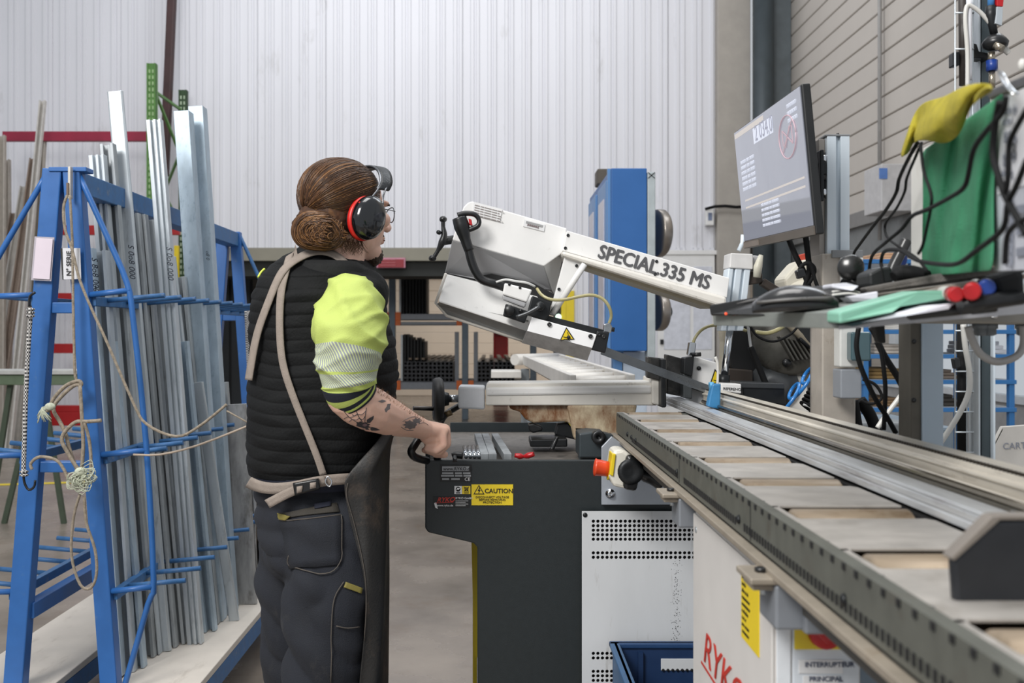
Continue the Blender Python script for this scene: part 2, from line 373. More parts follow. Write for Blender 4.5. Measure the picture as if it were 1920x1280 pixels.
# electrical boxes on the walls
e = thing('control_box', (XR-.15, 10.0, 1.9), 'light grey wall box with blue label under thin conduit on the beige wall', 'box')
MB().box(3.66, 3.98, 9.42, 9.86, Zw(395, 9.4), Zw(306, 9.4)).build('housing', M('box_pale', (190, 188, 188), .5), e, bev=.01)
MB().box(3.655, 3.661, 9.75, 9.84, 1, 1.01).bm.free()
MB().box(Xw(1649, 9.41), Xw(1664, 9.41), 9.41, 9.42, Zw(335, 9.41), Zw(315, 9.41)).build('label_plate', M('pale_blue_label', (88, 126, 190), .5), e)
e = thing('wall_switch', (Xw(1327), WY-.05, Zw(420)), 'small white wall sensor beside the pillar at the white wall edge', 'switch')
MB().box(Xw(1320), Xw(1335), WY-.13, WY-.02, Zw(424), Zw(393)).build('housing', offwhite, e, bev=.01)
MB().box(Xw(1324), Xw(1331), WY-.137, WY-.13, Zw(415), Zw(401)).build('rocker', M('rocker_blue', (120, 132, 160), .5), e)
tag(MB().tube([P(1322, 392, 13.4), P(1340, 387, 13.38), P(1360, 386, 13.38), P(1380, 388, 13.38), P(1400, 387, 13.38)], .02, 6).build('wall_cable', rubber), 'black cable running across the pillar beside the wall sensor', 'cable')
# ---------------------------------------------------------------- far left: storage against the white wall
def beam_lr(x0, x1, y0, y1, Y, mat, label, th=.08):
    o = MB().box(Xw(x0, Y), Xw(x1, Y), Y, Y+th, Zw(y1, Y), Zw(y0, Y)).build('rack_beam', mat, bev=.006)
    return o
rk = thing('pallet_rack', (Xw(200, 12.6), 12.6, 0), 'storage rack with red beams and green uprights against the white wall', 'rack')
def rk_part(name, m, mat, **k): return m.build(name, mat, rk, **k)
for (x0, x1, y0, y1, mt) in ((4, 275, 246, 264, redpink), (110, 335, 422, 440, red), (60, 340, 549, 568, red), (86, 340, 644, 662, red), (-60, 275, 772, 798, red), (90, 160, 760, 772, red)):
    rk_part('beam', MB().box(Xw(x0, 12.5), Xw(x1, 12.5), 12.5, 12.58, Zw(y1, 12.5), Zw(y0, 12.5)), mt, bev=.006)
def upright(px, wpx, ytop, Y, mat, dmat):
    x0 = Xw(px-wpx/2, Y); x1 = Xw(px+wpx/2, Y); zt = Zw(ytop, Y)
    u = rk_part('upright', MB().box(x0, x0+.02, Y, Y+.09, 0, zt).box(x1-.02, x1, Y, Y+.09, 0, zt).box(x0, x1, Y+.012, Y+.03, 0, zt), mat)
    m = MB(); z = zt-.1
    while z > .9:
        for s_ in (-1, 1): 
            c = (x0+x1)/2+s_*.022
            m.box(c-.010, c+.010, Y+.006, Y+.0125, z-.022, z+.022)
        z -= .075
    o = m.build('slot_row', dmat, u); o['kind'] = 'stuff'
upright(283, 17, 118, 12.3, green, M('pale_green', (150, 178, 128), .5))
upright(342, 15, 168, 13.2, dgreen, M('pale_slot', (170, 186, 160), .5))
for a, b_ in (((291, 172), (338, 205)), ((293, 178), (336, 285)), ((338, 285), (312, 350)), ((292, 330), (336, 420))):
    rk_part('brace', MB().bar(P(a[0], a[1], 12.4), P(b_[0], b_[1], 13.15), .03, .03), green)
tag(MB().bar(P(325, -60, 13.2), P(308, 330, 13.2), .11, .11, (0, 1, 0)).build('inclined_pipe', brownst, bev=.02), 'dark brown steel strut slanting down the white wall behind green upright', 'strut')
e = thing('bollard', P(331, 850, 12.9), 'yellow post between dark green upright and the wall opening', 'post')
MB().box(Xw(326, 12.9), Xw(334, 12.9), 12.9, 12.96, 0, Zw(460, 12.9)).build('post', yellow, e, bev=.005)
# pale extrusions leaning at the far left
LB = [(83, 190, 18, 830, 9, 'tallest pale extrusion leaning across the upper red beam'), (5, 255, 3, 830, 14, 'pale extrusion standing upright at the left picture edge'),
      (66, 298, -10, 840, 12, 'pale extrusion leaning just left of the tallest one'), (48, 350, -30, 840, 12, 'shorter pale extrusion leaning in the middle of the left bundle'),
      (84, 262, 45, 845, 8, 'thin pale extrusion leaning behind the left rack post'), (30, 400, -50, 850, 14, 'low brownish extrusion leaning at the far left'),
      (68, 520, 35, 850, 13, 'short pale extrusion near the foot of the left bundle'), (16, 300, 20, 850, 9, 'narrow pale extrusion close to the wall, left bundle')]
for i, (xt, yt, xb, yb, wpx, lab) in enumerate(LB):
    Y = 11.6+i*.1; a = P(xt, yt, Y+.6); b_ = P(xb, VY+H*F/Y, Y); wd = wpx*Y/F
    m = MB().bar(b_, a, wd, .018, (0, 1, 0)); n_ = Vector((wd/2, 0, 0))
    m.bar(b_+n_-Vector((0, .035, 0)), a+n_-Vector((0, .035, 0)), .016, .06, (0, 1, 0)); m.bar(b_-n_-Vector((0, .035, 0)), a-n_-Vector((0, .035, 0)), .016, .06, (0, 1, 0))
    tag(m.build('leaning_extrusion', M('cream_extrusion%d' % (i % 3), [(200, 196, 190), (176, 168, 158), (150, 134, 122)][i % 3], .5, .2), bev=.003), lab, 'profile')
# trestle with green beam behind the blue rack
tr = thing('trestle', (Xw(60, 7.5), 7.5, 0), 'low green trestle with a pale beam behind the blue rack', 'trestle')
MB().box(Xw(-140, 7.2), Xw(140, 7.2), 7.2, 7.5, Zw(702, 7.2), Zw(694, 7.2)).build('pale_plank', M('pale_plank', (190, 190, 186), .5), tr, bev=.004)
MB().box(Xw(-140, 7.2), Xw(138, 7.2), 7.22, 7.36, Zw(722, 7.2), Zw(703, 7.2)).build('beam', M('sage_green', (96, 112, 88), .5), tr, bev=.006)
for (a, b_) in (((20, 720), (-20, 990)), ((80, 720), (120, 945)), ((70, 720), (8, 940))):
    q = P(b_[0], b_[1], 7.3); q.z = 0
    MB().bar(P(a[0], a[1], 7.3), q, .035, .03, (0, 1, 0)).build('leg', M('leg_green', (66, 78, 62), .6), tr)
# ---------------------------------------------------------------- racks in the annex
RY = 16.0
ar = thing('annex_rack', (Xw(800, RY), RY, 0), 'grey steel rack with orange beam ends standing beyond the wall opening', 'rack')
rackg = M('rack_galvanised', (96, 108, 118), .5, .4, .12, 10)
for px in (735, 872, 1000, 600, 465):
    MB().box(Xw(px-6, RY), Xw(px+6, RY), RY, RY+.1, 0, Zw(500, RY)).build('upright', rackg, ar, bev=.006)
    MB().box(Xw(px-5, RY+1.4), Xw(px+5, RY+1.4), RY+1.3, RY+1.4, 0, Zw(505, RY)).build('upright', rackg, ar)
for (x0, x1, y0, y1) in ((741, 866, 588, 599), (741, 866, 603, 609), (741, 866, 716, 730), (878, 994, 716, 730), (606, 729, 588, 599), (606, 729, 716, 730), (471, 594, 588, 599), (471, 594, 716, 730)):
    b_ = MB().box(Xw(x0, RY), Xw(x1, RY), RY+.02, RY+.1, Zw(y1, RY), Zw(y0, RY)).build('beam', M('beam_grey', (128, 132, 138), .5, .3), ar, bev=.006)
    for xx in (x0, x1-10):
        MB().box(Xw(xx, RY), Xw(xx+10, RY), RY-.01, RY+.02, Zw(y1+1, RY), Zw(y0-3, RY)).build('end_bracket', orange, b_, bev=.004)
    MB().box(Xw(x0, RY+1.3), Xw(x1, RY+1.3), RY+1.25, RY+1.33, Zw(y1, RY), Zw(y0, RY)).build('beam', M('beam_grey', (128, 132, 138)), ar)
for (x0, x1, yd) in ((741, 866, 588), (741, 866, 716), (878, 994, 716)):
    MB().box(Xw(x0, RY), Xw(x1, RY), RY+.1, RY+1.25, Zw(yd+1, RY)-.02, Zw(yd+1, RY)).build('shelf_deck', M('deck', (90, 88, 86), .6), ar)
for (px, y0) in ((856, 622), (892, 622)):
    MB().box(Xw(px-4, RY), Xw(px+4, RY), RY+.1, RY+.16, Zw(716, RY), Zw(y0, RY)).build('divider', M('beam_grey', (128, 132, 138)), ar, bev=.005)
# packs of dark sheets standing upright on the shelves, sheet by sheet
n = 0
for (xa, ya, yb, cnt, lab) in ((747, 503, 587, 9, 'dark steel sheet standing in the upper shelf pack'), (750, 626, 715, 8, 'dark steel sheet standing in the lower shelf pack'),
                          (482, 500, 587, 8, 'dark steel sheet standing in the pack left of the worker')):
    for i in range(cnt):
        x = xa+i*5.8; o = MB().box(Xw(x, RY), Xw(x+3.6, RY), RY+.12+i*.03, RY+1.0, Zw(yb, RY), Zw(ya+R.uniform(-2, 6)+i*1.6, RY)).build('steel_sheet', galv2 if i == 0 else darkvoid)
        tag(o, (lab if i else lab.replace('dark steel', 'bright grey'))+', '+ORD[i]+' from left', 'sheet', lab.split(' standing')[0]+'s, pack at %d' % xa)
# stacks of square tubes, every tube a thing
def sq_tube(x, z, y0, L, s=.062, t=.008):
    m = MB(); h_ = s/2; k = h_-t; r = []
    for y, q in ((y0, h_), (y0, k), (y0+L, k), (y0+L, h_)): r.append([Vector((x+a*q, y, z+b_*q)) for a, b_ in ((-1, -1), (1, -1), (1, 1), (-1, 1))])
    V = [[m.bm.verts.new(p) for p in a] for a in r]
    for k2 in range(4):
        A = V[k2]; B = V[(k2+1) % 4]
        for i in range(4): m.bm.faces.new((A[i], A[(i+1) % 4], B[(i+1) % 4], B[i]))
    return m
zb = Zw(716, RY)+.035; src = None
for (x0, cols, rows, lab, gr) in ((760, 12, 5, 'black square tube in the stack beyond the handwheel, annex rack', 'square tubes left stack'), (899, 9, 5, 'black square tube in the stack left of the outfeed rollers, annex rack', 'square tubes right stack')):
    for c in range(cols):
        for r_ in range(rows):
            X = Xw(x0, RY)+c*.067; Z = zb+r_*.065
            if src is None: src = sq_tube(0, 0, 0, 2.2).build('square_tube', darktube); o = src
            else: o = src.copy(); C.objects.link(o)
            o.location = (X, RY+.02+R.uniform(-.02, .05), Z); tag(o, 'black square tube, %s from left, %s row from bottom, %s' % (ORD[c], ORD[r_], gr[13:]+' in the annex'), 'tube', gr)
for i in range(7):   # looser brown bars on top
    o = MB().bar((Xw(768, RY)+i*.105, RY+.1, zb+.335), (Xw(775, RY)+i*.1, RY+2.3, zb+.34), .05, .03).build('flat_bar', M('brown_bar', (112, 98, 84), .5, .4))
    tag(o, 'brownish flat bar on the left annex tube stack, %s from left' % ORD[i], 'bar', 'flat bars on the left tube stack')
for i in range(5):
    o = MB().bar((Xw(905, RY)+i*.14, RY+.1, zb+.335), (Xw(905, RY)+i*.13, RY+2.3, zb+.34), .06, .03).build('flat_bar', M('brown_bar', (112, 98, 84)))
    tag(o, 'brownish flat bar on the right annex tube stack, %s from left' % ORD[i], 'bar', 'flat bars on the right tube stack')
e = thing('hydrant_cabinet', (Xw(939, 19), 19, 0), 'red cabinet standing far back right of the annex tube stacks', 'cabinet')
MB().box(Xw(925, 19), Xw(953, 19), 19, 19.3, 0, Zw(620, 19)).build('body', red, e, bev=.01)
MB().box(Xw(927, 19), Xw(951, 19), 18.98, 19, Zw(720, 19), Zw(630, 19)).build('door', M('bright_red', (196, 30, 24), .4), e, bev=.01)
e = thing('hanging_sign', (Xw(733, 13.51), 13.51, Zw(494, 13.51)), 'small red sign with pink frame hanging under the lintel', 'sign')
MB().box(Xw(706, 13.51), Xw(760, 13.51), 13.51, 13.545, Zw(502, 13.51), Zw(483, 13.51)).build('frame', M('pink_frame', (192, 130, 148), .5), e, bev=.004)
MB().box(Xw(709, 13.5), Xw(757, 13.5), 13.495, 13.51, Zw(500, 13.39), Zw(485, 13.39)).build('face', M('sign_red', (142, 34, 44), .5), e)
for i in range(3): text('-'*9, .07, (Xw(713, 13.49), 13.49, Zw(498-i*5, 13.38)), (1, 0, 0), (0, 0, 1), M('sign_print', (196, 120, 124)), e, 'printed_line')
# yellow panel and dark unit right before the jamb
e = thing('light_curtain', (Xw(1050, 9), 9, 0), 'black and yellow safety post seen under the saw arm brace', 'post')
MB().box(Xw(1052, 9), Xw(1062, 9), 9, 9.06, 0, Zw(555, 9)).build('yellow_post', yellow, e, bev=.006)
MB().box(Xw(1038, 9), Xw(1052, 9), 9, 9.06, 0, Zw(560, 9)).build('black_post', black, e, bev=.006)
MB().cyl(P(1047, 594, 8.99), P(1047, 594, 9.0), .028, n=16).build('green_lamp', emis('green_lamp', (210, 245, 220), 1.2), e)
e = thing('dark_filler', (Xw(400, 15.2), 15.2, 0), 'dark block added to darken the opening, seen between rack legs and worker', 'cabinet')  # block put in to fill the dark region left of the worker
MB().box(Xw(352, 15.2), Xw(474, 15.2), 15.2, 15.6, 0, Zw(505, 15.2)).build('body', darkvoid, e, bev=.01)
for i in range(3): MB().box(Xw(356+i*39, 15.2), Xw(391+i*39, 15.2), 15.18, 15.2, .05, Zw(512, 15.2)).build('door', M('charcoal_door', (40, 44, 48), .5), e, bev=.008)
# ================================================================ BLUE MACHINE CABINET (mid distance)
bl = thing('panel_saw', (P(1180, 640, 6.4).x, 6.4, 0), 'tall blue machine cabinet with grey wheels standing behind the saw arm', 'machine')
BY = 6.3
def bx_(x0, x1, y0, y1, Y, d): return MB().box(P(x0, 0, Y).x, P(x1, 0, Y).x, Y, Y+d, P(0, y1, Y).z, P(0, y0, Y).z)
bx_(1146, 1213, 315, 658, BY, 1.42).build('cabinet', M('machine_blue', (40, 96, 160), .4, 0, .05, 3), bl, bev=.006)
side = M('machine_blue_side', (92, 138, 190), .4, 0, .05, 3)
xs = P(1146, 0, BY).x; zt = P(0, 315, BY).z; zb_ = P(0, 658, BY).z
for (a, b_) in ((.10, .62), (.78, 1.30)):
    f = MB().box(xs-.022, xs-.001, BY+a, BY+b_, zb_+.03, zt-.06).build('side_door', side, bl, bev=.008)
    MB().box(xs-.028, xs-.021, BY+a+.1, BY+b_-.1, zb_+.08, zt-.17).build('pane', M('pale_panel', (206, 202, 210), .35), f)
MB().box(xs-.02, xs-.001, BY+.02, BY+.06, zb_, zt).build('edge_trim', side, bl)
bx_(1120, 1150, 316, 345, BY+1.25, .2).build('top_bracket', M('brown_block', (84, 76, 66), .6), bl, bev=.01)
bx_(1214, 1229, 322, 760, BY, .12).build('front_post', M('machine_grey_post', (176, 184, 186), .45, .3), bl, bev=.006)
m = MB(); m.bar(P(1215, 323, BY-.004), P(1228, 334, BY-.004), .004, .004, (0, 1, 0)).bar(P(1228, 323, BY-.004), P(1215, 334, BY-.004), .004, .004, (0, 1, 0)); m.build('cross_mark', stick_k, bl)
for (cy, r_, d) in ((437, .158, 0), (584, .128, 0)):
    c = P(1228, cy, BY+.30); w_ = MB().lathe(c, (1, .25, 0), [(0, .02), (0, r_*.7), (.0, r_*.98), (.015, r_), (.05, r_), (.065, r_*.92), (.06, r_*.5), (.075, r_*.2), (.09, .02)], 36).build('wheel', M('wheel_steel', (150, 142, 134), .32, .7, .1, 6), bl)
    MB().lathe(c+Vector((.06, .015, 0)), (1, .25, 0), [(0, r_*.3), (.05, r_*.25), (.052, .01)], 20).build('hub', M('hub_steel', (110, 112, 116), .4, .7), w_)
bx_(1150, 1170, 655, 1040, BY+.2, .12).build('leg', side, bl, bev=.006)
bx_(1165, 1213, 659, 1025, BY+.2, .3).build('lower_panel', M('pale_blue_panel', (196, 208, 222), .4), bl, bev=.006)
# ================================================================ OUTFEED ROLLER BED behind the saw
of = thing('outfeed_conveyor', P(1110, 700, 4.3), 'white roller bed leading away behind the saw vise', 'conveyor')
Z0 = H-.17
A = [Vector((.186, 6.1, Z0)), Vector((.43, 6.5, Z0)), Vector((.264, 3.35, Z0)), Vector((.47, 3.4, Z0))]
wp = M('worn_white_rail', (212, 208, 202), .45, .1, .06, 12, dirt=((140, 130, 116), .15, 24, (1, 1, 1)))
MB().bar(A[0], A[2], .022, .055).build('side_rail', wp, of, bev=.003); MB().bar(A[1], A[3], .022, .055).build('side_rail', wp, of, bev=.004)
for i in range(10):
    t = (i+.3)/10; a = A[2].lerp(A[0], t); b_ = A[3].lerp(A[1], t)
    MB().cyl(a+Vector((.012, 0, -.004)), b_+Vector((-.012, 0, -.004)), .024, n=14).build('roller', wp, of)
MB().prism([A[0]+Vector((0, 0, -.035)), A[1]+Vector((0, 0, -.035)), A[3]+Vector((0, 0, -.035)), A[2]+Vector((0, 0, -.035))], (0, 0, .004)).build('bed_floor', M('bed_dark', (70, 68, 66), .6), of)
MB().cyl(A[0]+Vector((-.06, .1, 0)), A[1]+Vector((.02, .1, 0)), .035, n=14).build('end_roller', wp, of)
MB().box(-.02, .16, 5.9, 6.2, Z0-.1, Z0-.06).build('end_plate', wp, of, bev=.004)
for a in (A[0], A[1], A[2].lerp(A[0], .3), A[3].lerp(A[1], .3)):
    MB().box(a.x-.025, a.x+.025, a.y-.1, a.y-.05, 0, Z0-.05).build('leg', M('leg_grey', (120, 126, 130), .5), of, bev=.004)
MB().bar(A[2].lerp(A[0], .2)+Vector((0, 0, -.35)), A[0]+Vector((0, 0, -.35)), .03, .04).build('stringer', M('leg_grey', (120, 126, 130)), of)
# ================================================================ BLUE A-FRAME RACK with leaning profiles
fr = thing('a_frame_rack', (-1.35, 4.1, 0), 'blue A-frame rack on a white board base holding leaning steel profiles', 'rack')
ZT = P(0, 318, 3.2).z; YN = 3.2; YF = 5.2
def xl_(z): return -1.412+(ZT-z)/ZT*(-.146)
def xr_(z): return -1.352+(ZT-z)/ZT*(.140)
for Y in (YN, YF):
    MB().bar((xl_(0), Y, 0), (xl_(ZT), Y, ZT), .062, .05, (0, 1, 0)).build('leg', blue, fr, bev=.004)
    MB().bar((xr_(0), Y, 0), (xr_(ZT), Y, ZT), .055, .05, (0, 1, 0)).build('leg', blue, fr, bev=.004)
    for z in (P(0, 577, 3.2).z, P(0, 874, 3.2).z): MB().bar((xl_(z)+.03, Y, z), (xr_(z)-.02, Y, z), .035, .035).build('cross_bar', blue, fr, bev=.003)
MB().box(-1.40, -1.33, YN, YF, ZT-.075, ZT-.005).build('top_beam', blue2, fr, bev=.003)
MB().box(-1.42, -1.30, YN-.03, YN+.03, ZT-.01, ZT+.004).build('cap_plate', blue, fr, bev=.002)
LV = [P(0, 556, 3.2).z, P(0, 852, 3.2).z, P(0, 1107, 3.2).z]
for sgn in (1, -1):
    for li, z in enumerate(LV):
        xx = (xr_(z)+.03) if sgn > 0 else (xl_(z)-.035)
        if li > 0 or sgn < 0: MB().box(xx-.012, xx+.012, YN, YF, z-.03, z+.0).build('side_rail', blue2, fr, bev=.002)
        else: MB().box(xx-.012, xx+.012, YN, YF, z-.03, z).build('side_rail', blue2, fr, bev=.002)
        src = None
        N_ = 12
        for i in range(N_):
            dv = (0, (YF-YN-.12)/(N_-1)*i, 0)
            if src is None: src = MB().tube([(xx, YN+.1, z-.01), (xx+sgn*(.17 if li == 1 else .2), YN+.1-.0, z+.008)], .0085, 8).build('prong', blue2, fr)
            else: inst(src, fr, dv)
    for Y in (YN-.01, YF+.01):
        xo = (xr_(0) if sgn > 0 else xl_(0))
        if sgn > 0: pts = [(-1.335, Y, ZT-.01), P(205, 448, 3.2), P(240, 530, 3.2), P(252, 600, 3.2), P(276, 830, 3.2), P(290, 1085, 3.2), P(280, 1130, 3.2), P(225, 1320, 3.2)]
        else: pts = [(-1.43, Y, ZT-.01), P(30, 430, 3.2), P(-20, 520, 3.2), P(-45, 600, 3.2), P(-70, 830, 3.2), P(-90, 1085, 3.2), P(-80, 1130, 3.2), P(10, 1320, 3.2)]
        pts = [Vector((p[0], Y, p[2])) for p in pts]
        if Y > 4: pts[1] = pts[0].lerp(pts[1], .8)
        MB().tube(pts, .0095, 10, sm=3).build('bent_rod', blue if Y < 4 else blue2, fr)
        for z, q in ((LV[0]+.005, 1), (LV[1], 2), (LV[2], 3)):
            xe = {1: P(247, 0, 3.2).x, 2: P(278, 0, 3.2).x, 3: P(288, 0, 3.2).x}[q] if sgn > 0 else {1: P(-30, 0, 3.2).x, 2: P(-70, 0, 3.2).x, 3: P(-88, 0, 3.2).x}[q]
            x0 = xr_(z)+.02 if sgn > 0 else xl_(z)-.02
            MB().tube([(x0, Y, z), (xe, Y, z+(.015 if sgn > 0 else -.005))], .0095, 8).build('tie_rod', blue, fr)
woodw = M('white_worn_board', (206, 198, 188), .6, 0, .05, 6, dirt=((146, 134, 120), .16, 5, (2, .5, 1)))
for (x0, x1) in ((-1.77, -1.44), (-1.24, -.965)):
    b_ = MB().box(x0, x1, YN-.5, YF+.1, .225, .25).build('base_board', woodw, fr, bev=.003)
    MB().box(x0+.0, x0+.03, YN-.5, YF+.1, .16, .224).build('board_rail', blue2, fr)
    MB().box(x1-.03, x1-.0, YN-.5, YF+.1, .16, .224).build('board_rail', blue2, fr)
for Y in (YN, YF): MB().box(-1.76, -.97, Y-.03, Y+.03, .1, .158).build('base_tube', blue2, fr, bev=.003)
MB().bar((-1.5, YN, .505), (-1.5, YF, .505), .04, .05).build('base_rail', blue, fr, bev=.003)
for (x, y) in ((-1.7, YN), (-1.03, YN), (-1.7, YF), (-1.03, YF)): MB().box(x-.03, x+.03, y-.03, y+.03, 0, .1).build('foot', blackm, fr)
# labels on the near legs
nl = tag(MB().slab([(68, 446), (99, 448), (93, 524), (61, 522)], 3.155, .003).build('paper_label', pinkpaper, bev=.001), 'blank pinkish paper label in a clear sleeve on the left near leg', 'label')
MB().slab([(65, 443), (102, 445), (96, 527), (58, 525)], 3.16, .002).build('sleeve', M('clear_sleeve', (176, 170, 178), .25, 0, .03, 10, coat=.6), nl)
n2 = tag(MB().slab([(117, 465), (150, 465), (152, 523), (119, 524)], 3.155, .003).build('paper_label', paper, bev=.001), 'white paper label reading N° SERIE on the right near leg', 'label')
MB().slab([(113, 466), (117, 465), (120, 524), (117, 524)], 3.157, .01).build('black_edge', stick_k, n2)
text('N° SERIE', .021, P(133, 517, 3.153), (0, 0, 1), (-1, 0, 0), stick_k, n2, bold=.01)
# --- profiles
def profile_mesh(kind, a, b_, wd, dp):
    d = (b_-a); L_ = d.length; d.normalize(); side = Vector((1, 0, 0)); side = (side-d*side.dot(d)).normalized(); up = d.cross(side)
    if up.y > 0: up = -up        # towards the viewer
    t = .004; W2 = wd/2
    if kind == 'channel': s_ = [(-W2, 0), (-W2, dp), (-W2+.012, dp), (-W2+.012, dp-t), (-W2+t, dp-t), (-W2+t, t), (-.005, t), (-.005, .01), (.005, .01), (.005, t), (W2-t, t), (W2-t, dp-t), (W2-.012, dp-t), (W2-.012, dp), (W2, dp), (W2, 0)]
    elif kind == 'stud': s_ = [(-W2, 0), (-W2, dp), (-W2*.45, dp), (-W2*.4, dp*.55), (-W2*.12, dp*.55), (-W2*.07, dp), (W2*.3, dp), (W2*.35, dp*.6), (W2*.62, dp*.6), (W2*.68, dp), (W2, dp), (W2, 0)]
    elif kind == 'box': s_ = [(-W2, 0), (-W2, dp), (W2, dp), (W2, 0)]
    else: s_ = [(-W2, 0), (-W2, dp*.7), (-W2*.8, dp), (W2*.8, dp), (W2, dp*.7), (W2, 0)]
    m = MB()
    if kind == 'box':
        r = []
        for e, q in ((0, 1), (0, .86), (1, .86), (1, 1)): r.append([a+d*L_*e+side*x*q+up*((y-dp/2)*q+dp/2) for x, y in s_])
        V = [[m.bm.verts.new(p) for p in x] for x in r]
        for k2 in range(4):
            A_ = V[k2]; B_ = V[(k2+1) % 4]
            for i in range(4): m.bm.faces.new((A_[i], A_[(i+1) % 4], B_[(i+1) % 4], B_[i]))
    else: m.prism([a+side*x+up*y for x, y in s_], d*L_)
    return m
PL = [  # Y, top px, bottom px, width px at Y, kind, material, label
 (3.36, 166, 467, 222, 27, 'stud', galvb, 'short ribbed galvanised profile nearest the right near leg, topped beside the N° SERIE label'),
 (3.40, 192, 471, 246, 23, 'channel', galv, 'short galvanised channel second from the near leg, same height as the first'),
 (3.50, 187, 293, 262, 25, 'stud', galv, 'ribbed profile whose top is left of the tall flat bar, lower of the pair'),
 (3.55, 206, 272, 283, 22, 'channel', galv2, 'channel profile whose top just clears its ribbed neighbour left of the tallest bar'),
 (3.60, 217, 172, 308, 26, 'flat', galv, 'tallest flat galvanised bar in the blue rack'),
 (3.66, 254, 402, 325, 20, 'channel', galv2, 'mid height dull channel just right of the tallest flat bar'),
 (3.70, 268, 404, 342, 18, 'channel', galv2, 'mid height dull channel, second right of the tallest flat bar'),
 (3.74, 281, 413, 356, 18, 'flat', galv2, 'mid height flat bar, third right of the tallest flat bar'),
 (3.70, 293, 227, 370, 24, 'stud', galv, 'tall ribbed profile with notched top left of the two square box tubes'),
 (3.84, 300, 470, 380, 20, 'channel', galvb, 'pale channel reaching just below the beam under the notched tall profile'),
 (3.9, 318, 482, 392, 22, 'flat', galv, 'pale flat profile between the notched tall profile and the box tubes'),
 (3.95, 338, 520, 402, 22, 'channel', galv2, 'dull channel ending level with the top prongs before the box tubes'),
 (4.02, 349, 214, 412, 25, 'box', galvb, 'bluish square box tube, left one of the tall pair'),
 (4.14, 375, 205, 434, 24, 'box', galvb, 'bluish square box tube, right one of the tall pair'),
 (3.86, 345, 640, 398, 19, 'channel', galvb, 'short channel with punched holes at its top behind the middle prongs'),
 (4.0, 362, 690, 414, 16, 'flat', galvb, 'short narrow flat bar left of the punched short channel'),
 (4.08, 376, 710, 424, 20, 'channel', galv, 'short bright channel with a punched top right of the narrow bar'),
 (4.2, 396, 726, 436, 24, 'flat', galv2, 'short wide dull bar with notched top'),
 (4.3, 420, 716, 448, 16, 'channel', galv2, 'narrow channel rising beside the stained wide bar'),
 (4.22, 444, 757, 464, 34, 'flat', stain, 'wide white-stained zinc bar at the far right of the blue rack'),
 (4.6, 462, 765, 480, 22, 'channel', stain, 'stained channel partly behind the wide stained bar'),
 (3.44, 212, 640, 268, 16, 'channel', galvb, 'thin channel behind the bent rod near the front of the rack'),
 (3.58, 236, 560, 296, 16, 'stud', galv, 'thin ribbed profile standing just behind the bent rod'),
]
for (Y, xt, yt, xb, wpx, kind, mt, lab) in PL:
    zb0 = .251; b0 = Vector(((xb-VX)*Y/F, Y, zb0)); t0 = P(xt, yt, Y+.0); wd = wpx*Y/F*1.12
    o = profile_mesh(kind, b0, t0, wd, {'box': wd*1.1, 'flat': .014}.get(kind, .035)).build('steel_profile', mt, bev=.0012)
    tag(o, lab, 'profile', 'profiles leaning in the blue rack')
# marker writing on profiles, one thin diagonal bar in front
tag(profile_mesh('flat', Vector(((440-VX)*3.98/F, 3.98, .251)), P(372, 716, 3.9), .04, .012).build('steel_profile', galv, bev=.001), 'slim bar leaning diagonally across the short profiles', 'profile', 'profiles leaning in the blue rack')
def note(px, py, Y, s, size=.030):
    o = text(s, size, P(px, py, Y), (0.05, 0, -1), (1, 0, 0.05), M('marker_ink', (30, 36, 50), .6), None, 'marker_writing', ext=.0004, shear=.3)
    tag(o, 'black marker note "%s" written on a profile near %s' % (s, {0: 'the label', 1: 'the tall flat bar', 2: 'the notched profile', 3: 'the box tubes'}[int(px > 200)+int(px > 280)+int(px > 360)]), 'writing')
note(240, 458, 3.55, 'S 0o8 000'); note(172, 482, 3.30, 'S 8o8 000', .028); note(312, 462, 3.64, 'S 0o8 000', .03); note(386, 470, 4.05, 'o8 0', .02)
for i, (x, y) in enumerate(((176, 545), (194, 545), (213, 540))):
    tag(text(str([1, 3, 5][i]), .026, P(x, y, 3.30+.12*i), (1, 0, 0), (0, 0, 1), M('marker_ink', (30, 36, 50)), None, 'marker_writing', ext=.0004), 'handwritten figure %s above the top prongs, %s of three' % ([1, 3, 5][i], ['leftmost', 'middle', 'rightmost'][i]), 'writing')
# ropes and bungee
def rope(pp, Y, r, mat, label, name='rope', sm=4, cat='rope'):
    return tag(MB().tube([P(x, y, q[0] if q else Y) for x, y, *q in pp], r, 8, sm=sm).build(name, mat), label, cat)
clip = tag(MB().box(P(127, 0, 3.14).x, P(132, 0, 3.14).x, 3.14, 3.16, P(0, 372, 3.14).z, P(0, 312, 3.14).z).build('hanging_strap', M('tape_silver', (196, 190, 180), .35, .4), bev=.001), 'silver and brown strap hooked over the rack apex', 'strap')
MB().box(P(123, 0, 3.13).x, P(127, 0, 3.13).x, 3.135, 3.15, P(0, 366, 3.13).z, P(0, 342, 3.13).z).build('strap_end', M('brown_tape', (110, 90, 74), .6), clip)
rope([(131, 366), (134, 420), (136, 470), (137, 560), (139, 650), (141, 705), (150, 722)], 3.13, .0045, rope_m, 'thin jute rope hanging straight down from the apex strap')
rope([(126, 366), (119, 390), (122, 430), (136, 470), (148, 520), (170, 575), (200, 640), (250, 755), (275, 795), (330, 818), (372, 800), (425, 758)], 3.08, .0045, rope_m, 'long jute rope slung from the apex across the profiles')
rope([(425, 770), (470, 795)], 3.5, .003, rope_m, 'end of thin cord on the stained bar')
rope([(250, 852), (300, 852), (370, 835), (468, 797)], 3.14, .0035, M('beige_cord', (172, 156, 140), .8), 'thin beige cord stretched low across the profiles', sm=3)
